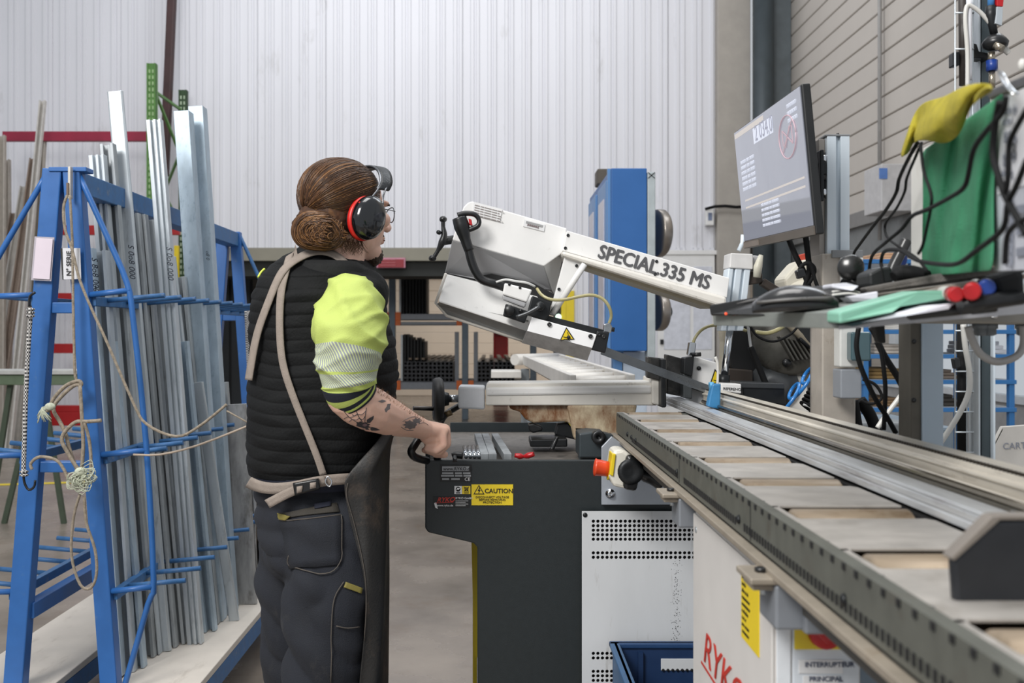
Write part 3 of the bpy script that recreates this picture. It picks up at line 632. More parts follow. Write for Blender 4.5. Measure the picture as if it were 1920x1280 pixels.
rope([(88, 772), (102, 745), (125, 722), (148, 714), (152, 722), (140, 722), (118, 740), (100, 765), (112, 790), (122, 810), (130, 840), (140, 870), (152, 892)], 3.10, .006, rope_m, 'knotted jute rope loop hanging between the rack legs')
rope([(150, 722), (154, 790), (156, 840), (150, 880), (128, 850), (116, 820), (140, 792), (165, 790), (190, 788)], 3.08, .006, rope_m, 'second jute rope strand with frayed end beside the right near leg')
rope([(60, 880), (58, 868), (75, 856), (105, 862), (120, 880), (130, 900), (160, 910), (170, 880), (168, 830), (158, 790)], 3.08, .005, rope_m, 'jute rope ring looped over the middle cross bar')
rope([(150, 926), (138, 970), (134, 1040), (150, 1095), (170, 1102), (181, 1075), (178, 1030), (162, 980), (158, 930)], 3.06, .0045, rope_m, 'long rope loop dangling below the pale rope knot')
tf = thing('rope_tassel', P(156, 898, 3.06), 'pale frayed rope knot on the right near leg', 'rope')
MB().ell(P(152, 884, 3.06), (.02, .016, .014)).build('knot', ropel, tf)
for i in range(60):
    a = R.uniform(0, 2*PI); q = P(152+R.uniform(-6, 6), 888+R.uniform(-4, 4), 3.06); r_ = R.uniform(.02, .06); a = R.uniform(-PI, .3)
    MB().tube([q, q+Vector((math.cos(a)*r_*.7, R.uniform(-.03, 0), math.sin(a)*r_*.7)), q+Vector((math.cos(a+.6)*r_, -.02, math.sin(a+.6)*r_)), q+Vector((math.cos(a+1.2)*r_*.6, -.015, math.sin(a+1.2)*r_*.6-.01))], .0013, 5, sm=3).build('strand', ropel, tf)
tf = thing('frayed_rope_end', P(88, 770, 3.06), 'pale frayed rope end at the left tip of the loop', 'rope')
MB().ell(P(94, 762, 3.06), (.016, .012, .012)).build('knot', ropel, tf)
for i in range(26):
    q = P(94, 762, 3.06); MB().tube([q, q+Vector((-.02, -.01, R.uniform(-.02, .0))), q+Vector((R.uniform(-.035, .01), -.01, R.uniform(-.05, -.02)))], .0014, 5, sm=2).build('strand', ropel, tf)
# bungee cord with white flecks
bm_ = M('bungee_cord', (28, 28, 30), .7); nt = bm_.node_tree; wv = nt.nodes.new('ShaderNodeTexChecker'); wv.inputs['Scale'].default_value = 170
wv.inputs[1].default_value = (.02, .02, .022, 1); wv.inputs[2].default_value = (.62, .6, .58, 1)
tcn = nt.nodes.new('ShaderNodeTexCoord'); nt.links.new(tcn.outputs['Object'], wv.inputs['Vector'])
nt.links.new(wv.outputs[0], nt.nodes['Principled BSDF'].inputs['Base Color'])
bg_ = thing('bungee_cord', P(50, 700, 3.1), 'black bungee cord with white flecks on the left near leg', 'cord')
MB().tube([P(58, 578, 3.1), P(53, 650, 3.1), P(48, 750, 3.1), P(45, 850, 3.1), P(44, 890, 3.1)], .0075, 8, sm=3).build('cord', bm_, bg_)
MB().tube([P(66, 548, 3.1), P(56, 556, 3.1), P(55, 575, 3.1)], .004, 6, sm=3).build('hook', black, bg_)
MB().tube([P(44, 888, 3.1), P(46, 905, 3.1), P(54, 918, 3.1), P(64, 912, 3.1), P(66, 900, 3.1)], .004, 6, sm=3).build('hook', black, bg_)
for yy in (580, 586, 592, 884, 890): MB().ell(P(57 if yy < 700 else 45, yy, 3.09), (.014, .012, .006), seg=10, rings=6).build('knot', bm_, bg_)
bg2 = thing('bungee_cord', P(465, 600, 5.0), 'black bungee cord hanging on the far leg beside the worker', 'cord')
for k2 in range(3): MB().tube([P(462+k2*3, 580, 4.95), P(464+k2*2, 640, 4.95), P(467+k2, 700, 4.95), P(468, 750, 4.95)], .010, 8, sm=3).build('cord', bm_, bg2)
MB().tube([P(462, 582, 4.95), P(466, 575, 4.95), P(470, 582, 4.95)], .006, 6, sm=2).build('hook', black, bg2)
# ================================================================ SAW BASE CABINET
MY = 2.5
def X(px, Y): return (px-VX)*Y/F
def Z(py, Y): return H-(py-VY)*Y/F
sb = thing('band_saw_cabinet', (X(1000, MY), MY+.35, 0), 'anthracite base cabinet of the band saw with yellow caution sticker', 'machine')
MD = .72
pp = [(797, 868), (797, 990), (803, 998), (888, 1018), (895, 1026), (895, 1665), (1500, 1665), (1500, 862), (803, 862)]
# front panel plate, then side walls and tray floor
MB().slab(pp, MY, .012).build('front_panel', machine, sb, bev=.003)
MB().box(X(895, MY), X(1500, MY), MY+.012, MY+MD, 0, Z(1010, MY)).build('body', machine, sb)
MB().box(X(797, MY), X(797, MY)+.012, MY+.012, MY+MD, Z(990, MY), Z(862, MY)+.02).build('side_wall', machine, sb)
MB().box(X(797, MY), X(1500, MY), MY+MD-.012, MY+MD, Z(1000, MY), Z(862, MY)+.012).build('back_wall', machine, sb)
m = MB(); zt_ = Z(862, MY); xa = X(797, MY)+.012; xb = X(1500, MY)
m.prism([(xa, MY+.012, zt_-.02), (xa, MY+MD-.02, zt_+.0), (xa, MY+MD-.02, zt_-.05), (xa, MY+.012, zt_-.07)], (xb-xa, 0, 0)); m.build('coolant_tray', swarf, sb)
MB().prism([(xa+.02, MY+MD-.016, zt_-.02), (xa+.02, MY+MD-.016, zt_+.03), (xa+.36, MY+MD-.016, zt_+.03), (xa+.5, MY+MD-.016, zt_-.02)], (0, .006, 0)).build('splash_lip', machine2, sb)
MB().box(X(885, 3.0), X(893, 3.0), 3.1, 3.13, 0, .83).build('yellow_edge', yellow, sb)
# yellow strip seen left of the body (rear leg guard)
MB().slab([(884, 1018), (893, 1018), (895, 1020), (895, 1232), (889, 1232)], MY+.3, .012).build('yellow_guard', yellow, sb)
# type plate
tp = MB().slab([(825, 871), (884, 871), (884, 903), (825, 903)], MY-.002, .002).build('type_plate', stick_k, sb)
MB().slab([(829, 874), (880, 874), (880, 883), (829, 883)], MY-.003, .001).build('plate_field', stick_g, tp)
text('www.RYKO.de', .0115, P(831, 881.5, MY-.0035), (1, 0, 0), (0, 0, 1), stick_k, tp, bold=.01)
for (a, b_, c) in ((829, 850, 887), (853, 866, 887), (868, 882, 887), (827, 851, 892), (853, 867, 892), (869, 883, 892), (829, 842, 898), (846, 862, 898)):
    MB().slab([(a, c-2), (b_, c-2), (b_, c+1.4), (a, c+1.4)], MY-.003, .001).build('plate_field', stick_g, tp)
text('CE', .012, P(871, 901, MY-.0035), (1, 0, 0), (0, 0, 1), stick_w, tp)
# round mark and bin mark
sq = MB().slab([(852, 911), (866, 911), (866, 926), (852, 926)], MY-.002, .0015).build('mark_sticker', stick_w, sb)
MB().lathe(P(859, 916.5, MY-.002), (0, -1, 0), [(0, .0001), (0, .0058), (.001, .0058), (.0012, .0001)], 18).build('round_mark', stick_k, sq)
MB().slab([(855, 918), (858, 914.5), (859.5, 915), (863, 914.5), (859.5, 918.5), (858, 917.5)], MY-.004, .0006).build('mark_stroke', stick_w, sq)
for yy in (922, 924): MB().slab([(855, yy), (863, yy), (863, yy+1), (855, yy+1)], MY-.003, .0008).build('mark_stroke', stick_k, sq)
sq = MB().slab([(866.5, 911), (882, 911), (882, 926), (866.5, 926)], MY-.002, .0015).build('bin_sticker', stick_y, sb)
m = MB()
for a, b_ in (((870, 912.5), (879, 921)), ((879, 912.5), (870, 921)), ((871, 914), (872.5, 920)), ((878, 914), (876.5, 920)), ((871, 914), (878, 914)), ((872, 920), (877, 920)), ((870, 923.6), (879, 923.6))):
    m.bar(P(a[0], a[1], MY-.003), P(b_[0], b_[1], MY-.003), .0012, .0012 if a[1] < 923 else .0022, (0, 1, 0))
m.build('bin_mark', stick_k, sq)
# maker sticker
rs = MB().slab([(812, 931), (880, 931), (880, 951), (812, 951)], MY-.002, .0015).build('maker_sticker', stick_k, sb)
text('RYKO', .0165, P(819, 941, MY-.0028), (1, 0, 0.03), (0, 0, 1), redprint, rs, shear=.35, bold=.02)
MB().bar(P(816, 942.7, MY-.003), P(850, 940.8, MY-.003), .0012, .002, (0, 1, 0)).build('underline', redprint, rs)
text('www.ryko.de', .0075, P(819, 949, MY-.0028), (1, 0, 0), (0, 0, 1), stick_w, rs)
text('RYKO GmbH', .0075, P(854, 935.5, MY-.0028), (1, 0, 0), (0, 0, 1), stick_w, rs)
for i in range(4): MB().slab([(854, 938+i*3), (878-(i % 2)*5, 938+i*3), (878-(i % 2)*5, 939.4+i*3), (854, 939.4+i*3)], MY-.0028, .0008).build('print_row', M('dim_print', (150, 150, 150)), rs)
MB().slab([(814, 943), (818, 941), (821, 954), (816, 951)], MY-.003, .001).build('torn_corner', stick_w, rs)
# caution sticker
cs = MB().slab([(884, 908), (962, 908), (962, 947), (884, 947)], MY-.002, .0016).build('caution_sticker', stick_y, sb)
def tri(c, s, Y, mat, name, parent, rot=0):
    pts = [P(c[0]+s*math.cos(PI/2+rot+k2*2*PI/3), c[1]-s*math.sin(PI/2+rot+k2*2*PI/3), Y) for k2 in range(3)]
    return MB().prism(pts, (0, .0009, 0)).build(name, mat, parent)
tri((898, 920.5), 12, MY-.003, stick_k, 'warning_triangle', cs); tri((898, 920.5), 9, MY-.0036, stick_y, 'triangle_field', cs)
MB().slab([(899, 913), (895.6, 920), (898, 920), (896.5, 926), (901, 918.6), (898.6, 918.6), (900.6, 913.5)], MY-.0044, .0008).build('lightning_mark', stick_k, cs)
text('CAUTION', .0158, P(908.5, 924, MY-.003), (1, 0, 0), (0, 0, 1), stick_k, cs, bold=.012)
for i, s_ in enumerate(('DISCONNECT VOLTAGE', 'BEFORE REMOVING', 'PROTECTION')): text(s_, .0072, P(923, 933.5+i*5, MY-.003), (1, 0, 0), (0, 0, 1), M('dim_black', (60, 54, 20)), cs, align='CENTER', sx=1.05)
# ---- perforated panel
PYY = 2.478
pf = empty = None
px0, px1, py0, py1 = 1091, 1420, 958, 1640
panel = MB(); hx0, pitch = 1112.5, 8.55
rows = [976.8, 985.2, 993.6, 1002, 1010.4, 1036, 1044.4, 1224.4, 1233, 1258, 1266.6, 1275.2]
bmv = {}
def vv(x, y):
    k2 = (round(x, 3), round(y, 3))
    if k2 not in bmv: bmv[k2] = panel.bm.verts.new(P(x, y, PYY))
    return bmv[k2]
hp = 8.4; ncol = 32
xg = [px0, hx0-pitch/2]+[hx0+pitch*(i+.5) for i in range(ncol)]+[px1]
yb_ = sorted(set([py0, py1]+[v for r_ in rows for v in (round(r_-hp/2, 2), round(r_+hp/2, 2))])); yg = []
for v in yb_:
    if not yg or v-yg[-1] > .35: yg.append(v)
for i in range(len(xg)-1):
    for j in range(len(yg)-1):
        x0, x1, y0, y1 = xg[i], xg[i+1], yg[j], yg[j+1]; cx, cy = (x0+x1)/2, (y0+y1)/2
        hole = 1 <= i <= ncol and any(abs(cy-r_) < 1.5 for r_ in rows)
        if not hole: panel.bm.faces.new((vv(x0, y0), vv(x0, y1), vv(x1, y1), vv(x1, y0))); continue
        outer = [(x1, cy), (x1, y1), (cx, y1), (x0, y1), (x0, cy), (x0, y0), (cx, y0), (x1, y0)]; inner = [(cx+3.25*math.cos(k2*PI/4), cy+3.25*math.sin(k2*PI/4)) for k2 in range(8)]
        for k2 in range(8):
            a, b_ = k2, (k2+1) % 8; panel.bm.faces.new((vv(*outer[a]), vv(*inner[a]), vv(*inner[b_]), vv(*outer[b_])))
bmesh.ops.remove_doubles(panel.bm, verts=panel.bm.verts, dist=.00002); panel.solid = .002
pn = panel.build('perforated_panel', whitegrey, sb)
MB().box(X(1100, MY), X(1410, MY), MY-.006, MY-.001, Z(1660, MY), Z(965, MY)).build('dark_backing', blackm, sb)
for (x, y) in ((1097, 965), (1097, 1290)): MB().lathe(P(x, y, PYY), (0, -1, 0), [(0, .006), (.002, .006), (.004, .004), (.004, .0001)], 12).build('bolt', blackmetal, pn)
# speckled drip marks on panel
m = MB()
for i in range(150):
    x = 1268+R.gauss(0, 4); y = R.uniform(1050, 1205)**1; s_ = R.uniform(.3, .9)
    m.slab([(x-s_, y), (x, y-s_), (x+s_, y), (x, y+s_)], PYY-.0018, .0004)
o = m.build('splash_specks', stick_k, pn); o['kind'] = 'stuff'
# ---- aluminium side plate with bolt, and e-stop box
ap = MB().slab([(1128, 838), (1147, 818), (1302, 930), (1302, 946), (1128, 946)], 2.485, .01).build('side_plate', M('bare_aluminium_plate', (178, 184, 192), .4, .5, .06, 14), sb, bev=.001)
MB().lathe(P(1144, 925, 2.484), (0, -1, 0), [(0, .012), (.003, .012), (.003, .008), (.009, .008), (.009, .004), (.007, .0001)], 14).build('bolt', chrome, ap)
es = thing('emergency_stop_box', P(1175, 880, 2.4), 'white control box with orange-red mushroom button under the conveyor', 'switch')
MB().slab([(1150, 845), (1167, 842), (1196, 860), (1180, 918), (1150, 912), (1142, 893)], 2.33, .09).build('housing', M('estop_box_white', (222, 218, 206), .4), es, bev=.008)
MB().slab([(1177, 852), (1206, 862), (1194, 922), (1170, 918), (1170, 880)], 2.31, .13).build('black_cover', black, es, bev=.008)
MB().lathe(P(1182, 884, 2.308), (0, -1, 0), [(0, .03), (.006, .03), (.008, .018), (.004, .012), (.006, .0001)], 20).build('knockout_disc', blackmetal, es)
MB().slab([(1148, 850), (1155, 851), (1150, 893), (1143, 890)], 2.325, .06).build('yellow_plate', stick_y, es, bev=.002)
ax = (P(1118, 876, 2.36)-P(1150, 880, 2.36)).normalized()
MB().lathe(P(1150, 880, 2.36), ax, [(0, .020), (.008, .020), (.008, .026), (.012, .026)], 24).build('yellow_collar', yellow, es)
MB().lathe(P(1142, 879, 2.36), ax, [(0, .018), (.012, .0185), (.03, .020), (.034, .0215), (.036, .016), (.038, .0001)], 24).build('mushroom_button', estop, es)
MB().tube([P(1198, 885, 2.36), P(1212, 892, 2.36), P(1225, 900, 2.36), P(1240, 911, 2.36)], [.012, .016, .013, .012], 14, sm=4).build('cable_boot', black, es)
# swarf tray content
sm_ = [(896, 828, 907, 858, 'left'), (910, 829, 922, 858, 'middle'), (928, 830, 950, 858, 'right')]
for i, (x0, y0, x1, y1, lab) in enumerate(sm_):
    a = P(x0, y0+2, MY+.4); b_ = P(x1+2, y1-3, MY+.03); a.z = zt_+.004+.012; b_.z = zt_-.012+.014
    a.x = (x0-VX)*(MY+.4)/F
    o = MB().bar(a, b_, .02, .02).build('steel_offcut', galv2, bev=.001); tag(o, 'short galvanised offcut lying in the swarf tray, %s of three' % lab, 'offcut')
for i in range(4):
    x = 871+i*8; a = P(x, 838, MY+.16); b_ = P(x+3, 856, MY+.03)
    o = MB().cyl(a, b_, .0055, n=12).build('bright_pin', chrome); tag(o, ['first', 'second', 'third', 'fourth'][i]+' bright round pin from the left in the swarf tray', 'pin')
e = thing('red_handled_tool', P(985, 854, MY+.04), 'small red-handled tool at the front rim of the swarf tray', 'tool')
MB().tube([P(965, 853, MY+.04), P(975, 855, MY+.04), P(982, 856, MY+.04)], [.005, .008, .004], 10, sm=3).build('grip', redpl, e)
MB().tube([P(982, 856, MY+.04), P(990, 854, MY+.035), P(1001, 851, MY+.03)], [.004, .008, .006], 10, sm=3).build('grip', redpl, e)
o = MB().tube([P(848, 855, MY+.03), P(856, 853, MY+.03), P(868, 854, MY+.03)], [.008, .009, .009], 10, sm=3).build('rim_knob', black, sb)
MB().cyl(P(853, 856, MY+.02), P(853, 866, MY+.0), .006, n=10).build('stem', black, o)
# machine handle held by the worker
hd = thing('pull_handle', P(785, 845, MY+.02), 'black D-shaped handle on the machine front gripped by the worker', 'handle')
MB().tube([P(786, 821, 2.47), P(778, 833, 2.45), P(771, 846, 2.44), P(777, 856, 2.45), P(790, 861, 2.47), P(800, 863, 2.5)], .010, 12, sm=5).build('loop', black, hd)
MB().tube([P(786, 821, 2.47), P(800, 822, 2.47), P(818, 826, 2.47), P(822, 838, 2.48), P(820, 860, 2.52)], .010, 12, sm=4).build('grip_bar', black, hd)
# ================================================================ VISE
vs = thing('saw_vise', (X(1070, 2.85), 2.85, Z(765, 2.85)), 'long off-white vise casting with black handwheel on rusty cast bracket', 'vise')
VYY = 2.80
def slabx(pp, Y, d, name, mat, parent, bev=.004): return MB().slab(pp, Y, d).build(name, mat, parent, bev=bev)
slabx([(911, 724), (916, 718), (1225, 716), (1232, 722), (1238, 716), (1238, 757), (1230, 760), (911, 760)], VYY, .14, 'barrel', offwhite2, vs, .008)
slabx([(912, 726), (1222, 722), (1222, 738), (912, 742)], VYY-.006, .02, 'barrel_face', offwhite, vs, .006)
slabx([(1222, 708), (1240, 712), (1240, 761), (1222, 757)], VYY-.012, .17, 'flange', offwhite2, vs, .005)
slabx([(859, 724), (909, 725), (909, 768), (859, 766)], VYY+.01, .11, 'end_block', M('end_block_white', (220, 222, 226), .4), vs, .006)
slabx([(1213, 668), (1247, 672), (1250, 762), (1240, 764), (1240, 714), (1213, 708)], VYY-.02, .03, 'jaw', jaw_m, vs, .003)
slabx([(1240, 672), (1249, 673), (1249, 764), (1240, 764)], VYY-.06, .18, 'jaw_face', blackmetal, vs, .003)
slabx([(1250, 664), (1280, 672), (1282, 744), (1250, 738)], VYY+.08, .05, 'fixed_jaw', jaw_m, vs, .003)
MB().cyl(P(838, 747, VYY+.06), P(860, 747, VYY+.06), .011, n=18).build('screw_shaft', chrome, vs)
hw = MB().lathe(P(812, 749, VYY+.06), (1, 0.12, 0), [(0, .05), (.0, .058), (.008, .063), (.020, .064), (.028, .058), (.03, .05), (.02, .04), (.01, .045)], 36).build('handwheel', M('handwheel_black', (38, 37, 37), .5), vs)
MB().lathe(P(822, 748, VYY+.06), (1, .12, 0), [(0, .02), (.012, .022), (.03, .018), (.032, .0001)], 20).build('hub', blackmetal, hw)
for a in (0, 1, 2):
    c = P(820, 749, VYY+.06); d = Vector((0, math.cos(a*2*PI/3+.4), math.sin(a*2*PI/3+.4))); MB().bar(c, c+d*.055, .012, .012, (1, 0, 0)).build('spoke', blackmetal, hw)
MB().cyl(P(812, 766, VYY+.04), P(775, 765, VYY+.02), .0065, .006, n=14).build('crank_grip', black, vs)
MB().cyl(P(812, 764, VYY+.035), P(776, 763, VYY+.015), .003, n=10).build('grip_sleeve', M('pale_grip', (150, 146, 144), .4), vs)
MB().tube([P(862, 760, VYY+.1), P(845, 770, VYY+.08), P(835, 778, VYY+.06), P(826, 792, VYY+.04)], .009, 10, sm=4).build('black_hose_elbow', black, vs)
MB().cyl(P(838, 770, VYY+.06), P(842, 780, VYY+.06), .012, n=14).build('hose_clip', M('brass_clip', (130, 110, 80), .4, .6), vs)
slabx([(955, 758), (1160, 757), (1160, 830), (1110, 826), (1075, 800), (1062, 790), (1000, 793), (985, 786), (974, 772), (955, 766)], VYY+.02, .1, 'cast_bracket', rust, vs, .006)
slabx([(1062, 757), (1196, 756), (1180, 835), (1077, 826)], VYY+.0, .04, 'cast_rib', rust, vs, .01)
slabx([(1075, 800), (1100, 800), (1104, 826), (1085, 828)], VYY+.0, .1, 'cast_foot', rust, vs, .004)
slabx([(990, 795), (1000, 794), (1016, 800), (1018, 807), (1000, 812), (992, 808)], VYY+.02, .05, 'clamp_screw', black, vs)
slabx([(1045, 795), (1066, 793), (1080, 812), (1086, 826), (1040, 815)], VYY+.04, .05, 'dark_strut', blackmetal, vs)
slabx([(994, 824), (1064, 822), (1064, 838), (994, 838)], VYY-.05, .12, 'slide_bar', blackmetal, vs)
MB().tube([P(1046, 818, 2.66), P(1040, 830, 2.66), P(1034, 844, 2.65)], [.004, .006, .006], 10, sm=3).build('clamp_lever', black, vs)
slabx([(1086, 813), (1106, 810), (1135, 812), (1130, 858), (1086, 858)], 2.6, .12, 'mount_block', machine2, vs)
MB().lathe(P(1121, 818, 2.6), (0, -1, 0), [(0, .018), (.02, .018), (.022, .014), (.022, .006), (.014, .005), (.014, .0001)], 20).build('round_knob', black, vs)
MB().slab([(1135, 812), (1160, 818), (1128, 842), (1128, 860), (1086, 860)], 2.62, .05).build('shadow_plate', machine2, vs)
# ================================================================ SAW ARM (bow), tilted about the pivot
sa = thing('band_saw', (X(1100, 2.8), 2.8, Z(560, 2.8)), 'white raised band saw arm lettered SPECIAL 335 MS', 'saw')
SY = 2.62
def sl(pp, Y, d, name, mat, par=sa, bev=.003): return MB().slab(pp, Y, d).build(name, mat, par, bev=bev)
# motor side cover: upper big housing with chamfered lower face
cover = sl([(869, 388), (877, 380), (885, 377), (1063, 428), (1056, 473), (1020, 499), (888, 461), (848, 450)], SY+.05, .22, 'wheel_cover', offwhite)
# chamfer faces
m = MB(); q = [P(848, 450, SY+.05), P(888, 461, SY+.05), P(1020, 499, SY+.05), P(1034, 544, SY+.12), P(920, 530, SY+.12), P(834, 512, SY+.12)]
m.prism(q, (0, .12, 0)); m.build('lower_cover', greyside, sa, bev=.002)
m = MB(); m.prism([P(1020, 499, SY+.052), P(1028, 470, SY+.052), P(1057, 474, SY+.12), P(1040, 552, SY+.14), P(1034, 545, SY+.13)], (0, .08, 0)); m.build('cover_gusset', offwhite, sa, bev=.002)
sl([(834, 511), (905, 528), (905, 516), (922, 513), (1000, 530), (1040, 552), (1034, 572), (990, 560), (834, 520)], SY+.1, .06, 'dark_gap', blackm, sa, 0)
# lower blade cover
lc = MB(); lc.prism([P(836, 513, SY+.065), P(1010, 556, SY+.065), P(992, 622, SY+.022), P(822, 566, SY+.022)], (0, .13, 0)); lc.build('blade_cover', offwhite, sa, bev=.005)
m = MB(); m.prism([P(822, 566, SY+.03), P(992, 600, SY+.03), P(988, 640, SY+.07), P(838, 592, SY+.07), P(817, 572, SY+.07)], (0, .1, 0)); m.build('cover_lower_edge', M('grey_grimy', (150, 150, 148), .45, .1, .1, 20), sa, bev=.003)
m = MB(); m.tube([P(836, 513, SY+.02), P(817, 568, SY+.06), P(838, 592, SY+.06), P(983, 640, SY+.06)], .004, 8); m.build('cover_rim', offwhite2, sa)
# arm beam
sl([(1063, 432), (1368, 521), (1363, 558), (1055, 470)], SY+.02, .14, 'beam', offwhite, sa, .002)
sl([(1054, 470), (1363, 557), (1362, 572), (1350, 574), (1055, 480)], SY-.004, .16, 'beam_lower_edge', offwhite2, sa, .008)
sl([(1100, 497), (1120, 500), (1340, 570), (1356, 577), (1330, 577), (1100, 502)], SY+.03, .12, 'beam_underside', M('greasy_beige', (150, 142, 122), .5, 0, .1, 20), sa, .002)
for (x, y) in ((1065, 441), (1060, 465), (1231, 490), (1228, 514), (1081, 498), (1048, 542)):
    MB().lathe(P(x, y, SY+.02-(.006 if (x, y) in ((1081, 498), (1048, 542)) else 0)), (0, -1, 0), [(0, .0042), (.003, .0042), (.003, .002), (.0015, .0001)], 10).build('screw', blackmetal, sa)
sl([(1060, 477), (1098, 489), (1040, 592), (1030, 590)], SY+.015, .03, 'brace_plate', offwhite, sa, .002)
MB().tube([P(1096, 495, SY+.0), P(1080, 520, SY), P(1036, 588, SY)], .0085, 8).build('brace_edge', offwhite, sa)
# lettering on the beam
bx_d = P(1363, 545, SY)-P(1060, 458, SY); bx_d.normalize(); bup = Vector((-bx_d.z, 0, bx_d.x)); 
o0 = P(1119.5, 482, SY+.0185)
tx = text('SPECIAL.335 MS', .0512, o0, bx_d, bup, greyprint, sa, bold=0, space=1.0, sx=.88)
bmx = bmesh.new()
for k2, (dx, dz, dy) in enumerate(((0, 0, 0), (.0016, 0, .0001), (-.0016, 0, .0002), (0, .0012, .0003), (0, -.0012, .0004))):
    mc = tx.data.copy(); mc.transform(Matrix.Translation(bx_d*dx+bup*dz+Vector((0, -dy, 0)))); bmx.from_mesh(mc)
bmx.to_mesh(tx.data); bmx.free()
# stickers on cover
s1 = sl([(888, 378), (942, 392), (937, 416), (886, 403)], SY+.047, .003, 'text_sticker', stick_w, sa, 0)
dd = (P(942, 392, SY)-P(888, 378, SY)).normalized(); du = Vector((-dd.z, 0, dd.x))
for i in range(5): text('mmm mm mmmm mmm mm m'[:20-(i*3) % 4], .0062, P(890-i*.5, 385+i*4.5, SY+.046), dd, du, M('faint_print', (170, 160, 155)), s1, 'print_row')
s2 = sl([(983, 411), (1022, 421), (1020, 434), (981, 424)], SY+.047, .003, 'type_sticker', stick_w, sa, 0)
sl([(987, 414), (1018, 422), (1017, 426), (986, 418)], SY+.0455, .002, 'sticker_bar', M('dim_print', (150, 150, 150)), s2, 0)
text('(HHHHH)', .0075, P(988, 422.5, SY+.0455), dd, du, M('brown_print', (110, 80, 80)), s2, 'print_row')
# operating handle
sh = thing('feed_handle', P(880, 460, SY), 'black trigger handle with red button curving off the saw head', 'handle')
MB().tube([P(861, 408, SY), P(866, 425, SY), P(873, 450, SY), P(880, 470, SY)], [.019, .021, .014, .013], 14, sm=4).build('grip', black, sh)
MB().tube([P(878, 464, SY), P(884, 490, SY), P(893, 512, SY), P(905, 525, SY), P(930, 533, SY), P(950, 540, SY+.02)], [.0115]*6, 14, sm=4).build('bent_tube', black, sh)
MB().tube([P(858, 404, SY), P(872, 400, SY), P(890, 402, SY), P(898, 412, SY), P(896, 423, SY), P(884, 429, SY), P(876, 432, SY)], [.008, .007, .007, .006, .007, .007, .006], 12, sm=5).build('trigger_guard', black, sh)
MB().slab([(878, 409), (884, 411), (886, 423), (880, 421)], SY-.008, .02).build('red_button', redpl, sh, bev=.002)
# side lever with two arms (blade tension)
st = thing('tension_lever', P(830, 450, SY+.1), 'black two-armed lever at the left end of the saw head', 'lever')
MB().tube([P(829, 452, SY+.1), P(850, 449, SY+.12)], .012, 12).build('hub', black, st)
MB().tube([P(831, 411, SY+.09), P(831, 425, SY+.09), P(833, 440, SY+.09), P(829, 454, SY+.09), P(821, 470, SY+.09), P(811, 486, SY+.09)], [.006, .0055, .0085, .0105, .0055, .006], 12, sm=4).build('arm', black, st)
for p_ in ((831, 411), (811, 484)): MB().ell(P(p_[0], p_[1], SY+.09), (.0105, .0105, .009)).build('ball_end', black, st)
MB().lathe(P(824, 436, SY+.09), (-.2, -1, 0), [(0, .006), (.012, .006), (.013, .0001)], 12).build('set_screw', blackmetal, st)
# blade guide clamp block + guide cover
sl([(946, 530), (998, 543), (988, 567), (942, 552)], SY-.03, .05, 'clamp_cap', offwhite, sa, .004)
sl([(941, 552), (988, 567), (984, 577), (943, 562)], SY-.025, .04, 'clamp_cap_edge', greyside, sa, .004)
for (x, y) in ((955, 533), (975, 539)): MB().lathe(P(x, y, SY-.03), (0, -1, 0), [(0, .0038), (.002, .0038), (.0025, .0001)], 8).build('screw', blackmetal, sa)
cb = sl([(998, 554), (1034, 567), (1030, 592), (1022, 600), (988, 590)], SY-.035, .06, 'guide_block', blackmetal, sa, .003)
sl([(948, 569), (992, 584), (984, 606), (943, 592)], SY-.03, .04, 'lock_block', blackmetal, sa, .003)
MB().lathe(P(955, 582, SY-.03), (0, -1, 0), [(0, .014), (.014, .014), (.018, .012), (.018, .0001)], 20).build('lock_knob', black, cb)
MB().lathe(P(976, 583, SY-.03), (0, -1, 0), [(0, .005), (.008, .005), (.009, .0001)], 12).build('screw', black, cb)
MB().tube([P(1012, 574, SY-.055), P(990, 586, SY-.055), P(968, 594, SY-.05)], [.006, .004, .0045], 10, sm=3).build('lever', M('lever_steel', (90, 92, 94), .35, .6), cb)
MB().lathe(P(1012, 574, SY-.035), (0, -1, 0), [(0, .012), (.02, .012), (.024, .009), (.024, .0001)], 18).build('lever_boss', blackmetal, cb)
gc = sl([(997, 594), (1119, 627), (1110, 654), (988, 622)], SY-.035, .07, 'guide_cover', M('bright_white_paint', (240, 240, 240), .36, 0, .02, 10), sa, .002)
m = MB(); m.prism([P(988, 620, SY-.036), P(1110, 652, SY-.036), P(1101, 676, SY-.01), P(979, 643, SY-.01)], (0, .05, 0)); m.build('guide_cover_lower', M('grey_speckled', (140, 138, 136), .5, .1, .15, 40), sa)
for (x, y) in ((1030, 608), (1107, 630)): MB().lathe(P(x, y, SY-.036), (0, -1, 0), [(0, .0058), (.004, .0058), (.004, .003), (.0015, .0001)], 12).build('screw', black, gc)
tc_ = (1063, 629)
tri(tc_, 16, SY-.0372, stick_k, 'warning_triangle', gc, .07); tri((1063, 629.4), 12.6, SY-.0382, stick_y, 'triangle_field', gc, .07)
for (a, b_) in (((1056, 631), (1070, 634)), ((1058, 636), (1069, 638)), ((1064, 622), (1065, 627))): MB().bar(P(a[0], a[1], SY-.0395), P(b_[0], b_[1], SY-.0395), .0012, .0034, (0, 1, 0)).build('hand_mark', stick_k, gc)
MB().lathe(P(1066, 632, SY-.0392), (0, -1, 0), [(0, .0001), (0, .005), (.0008, .005), (.001, .0001)], 10).build('hand_mark', stick_k, gc)
sl([(1030, 592), (1140, 620), (1138, 632), (1119, 628), (1000, 596)], SY-.015, .05, 'guide_bar', blackmetal, sa, .002)
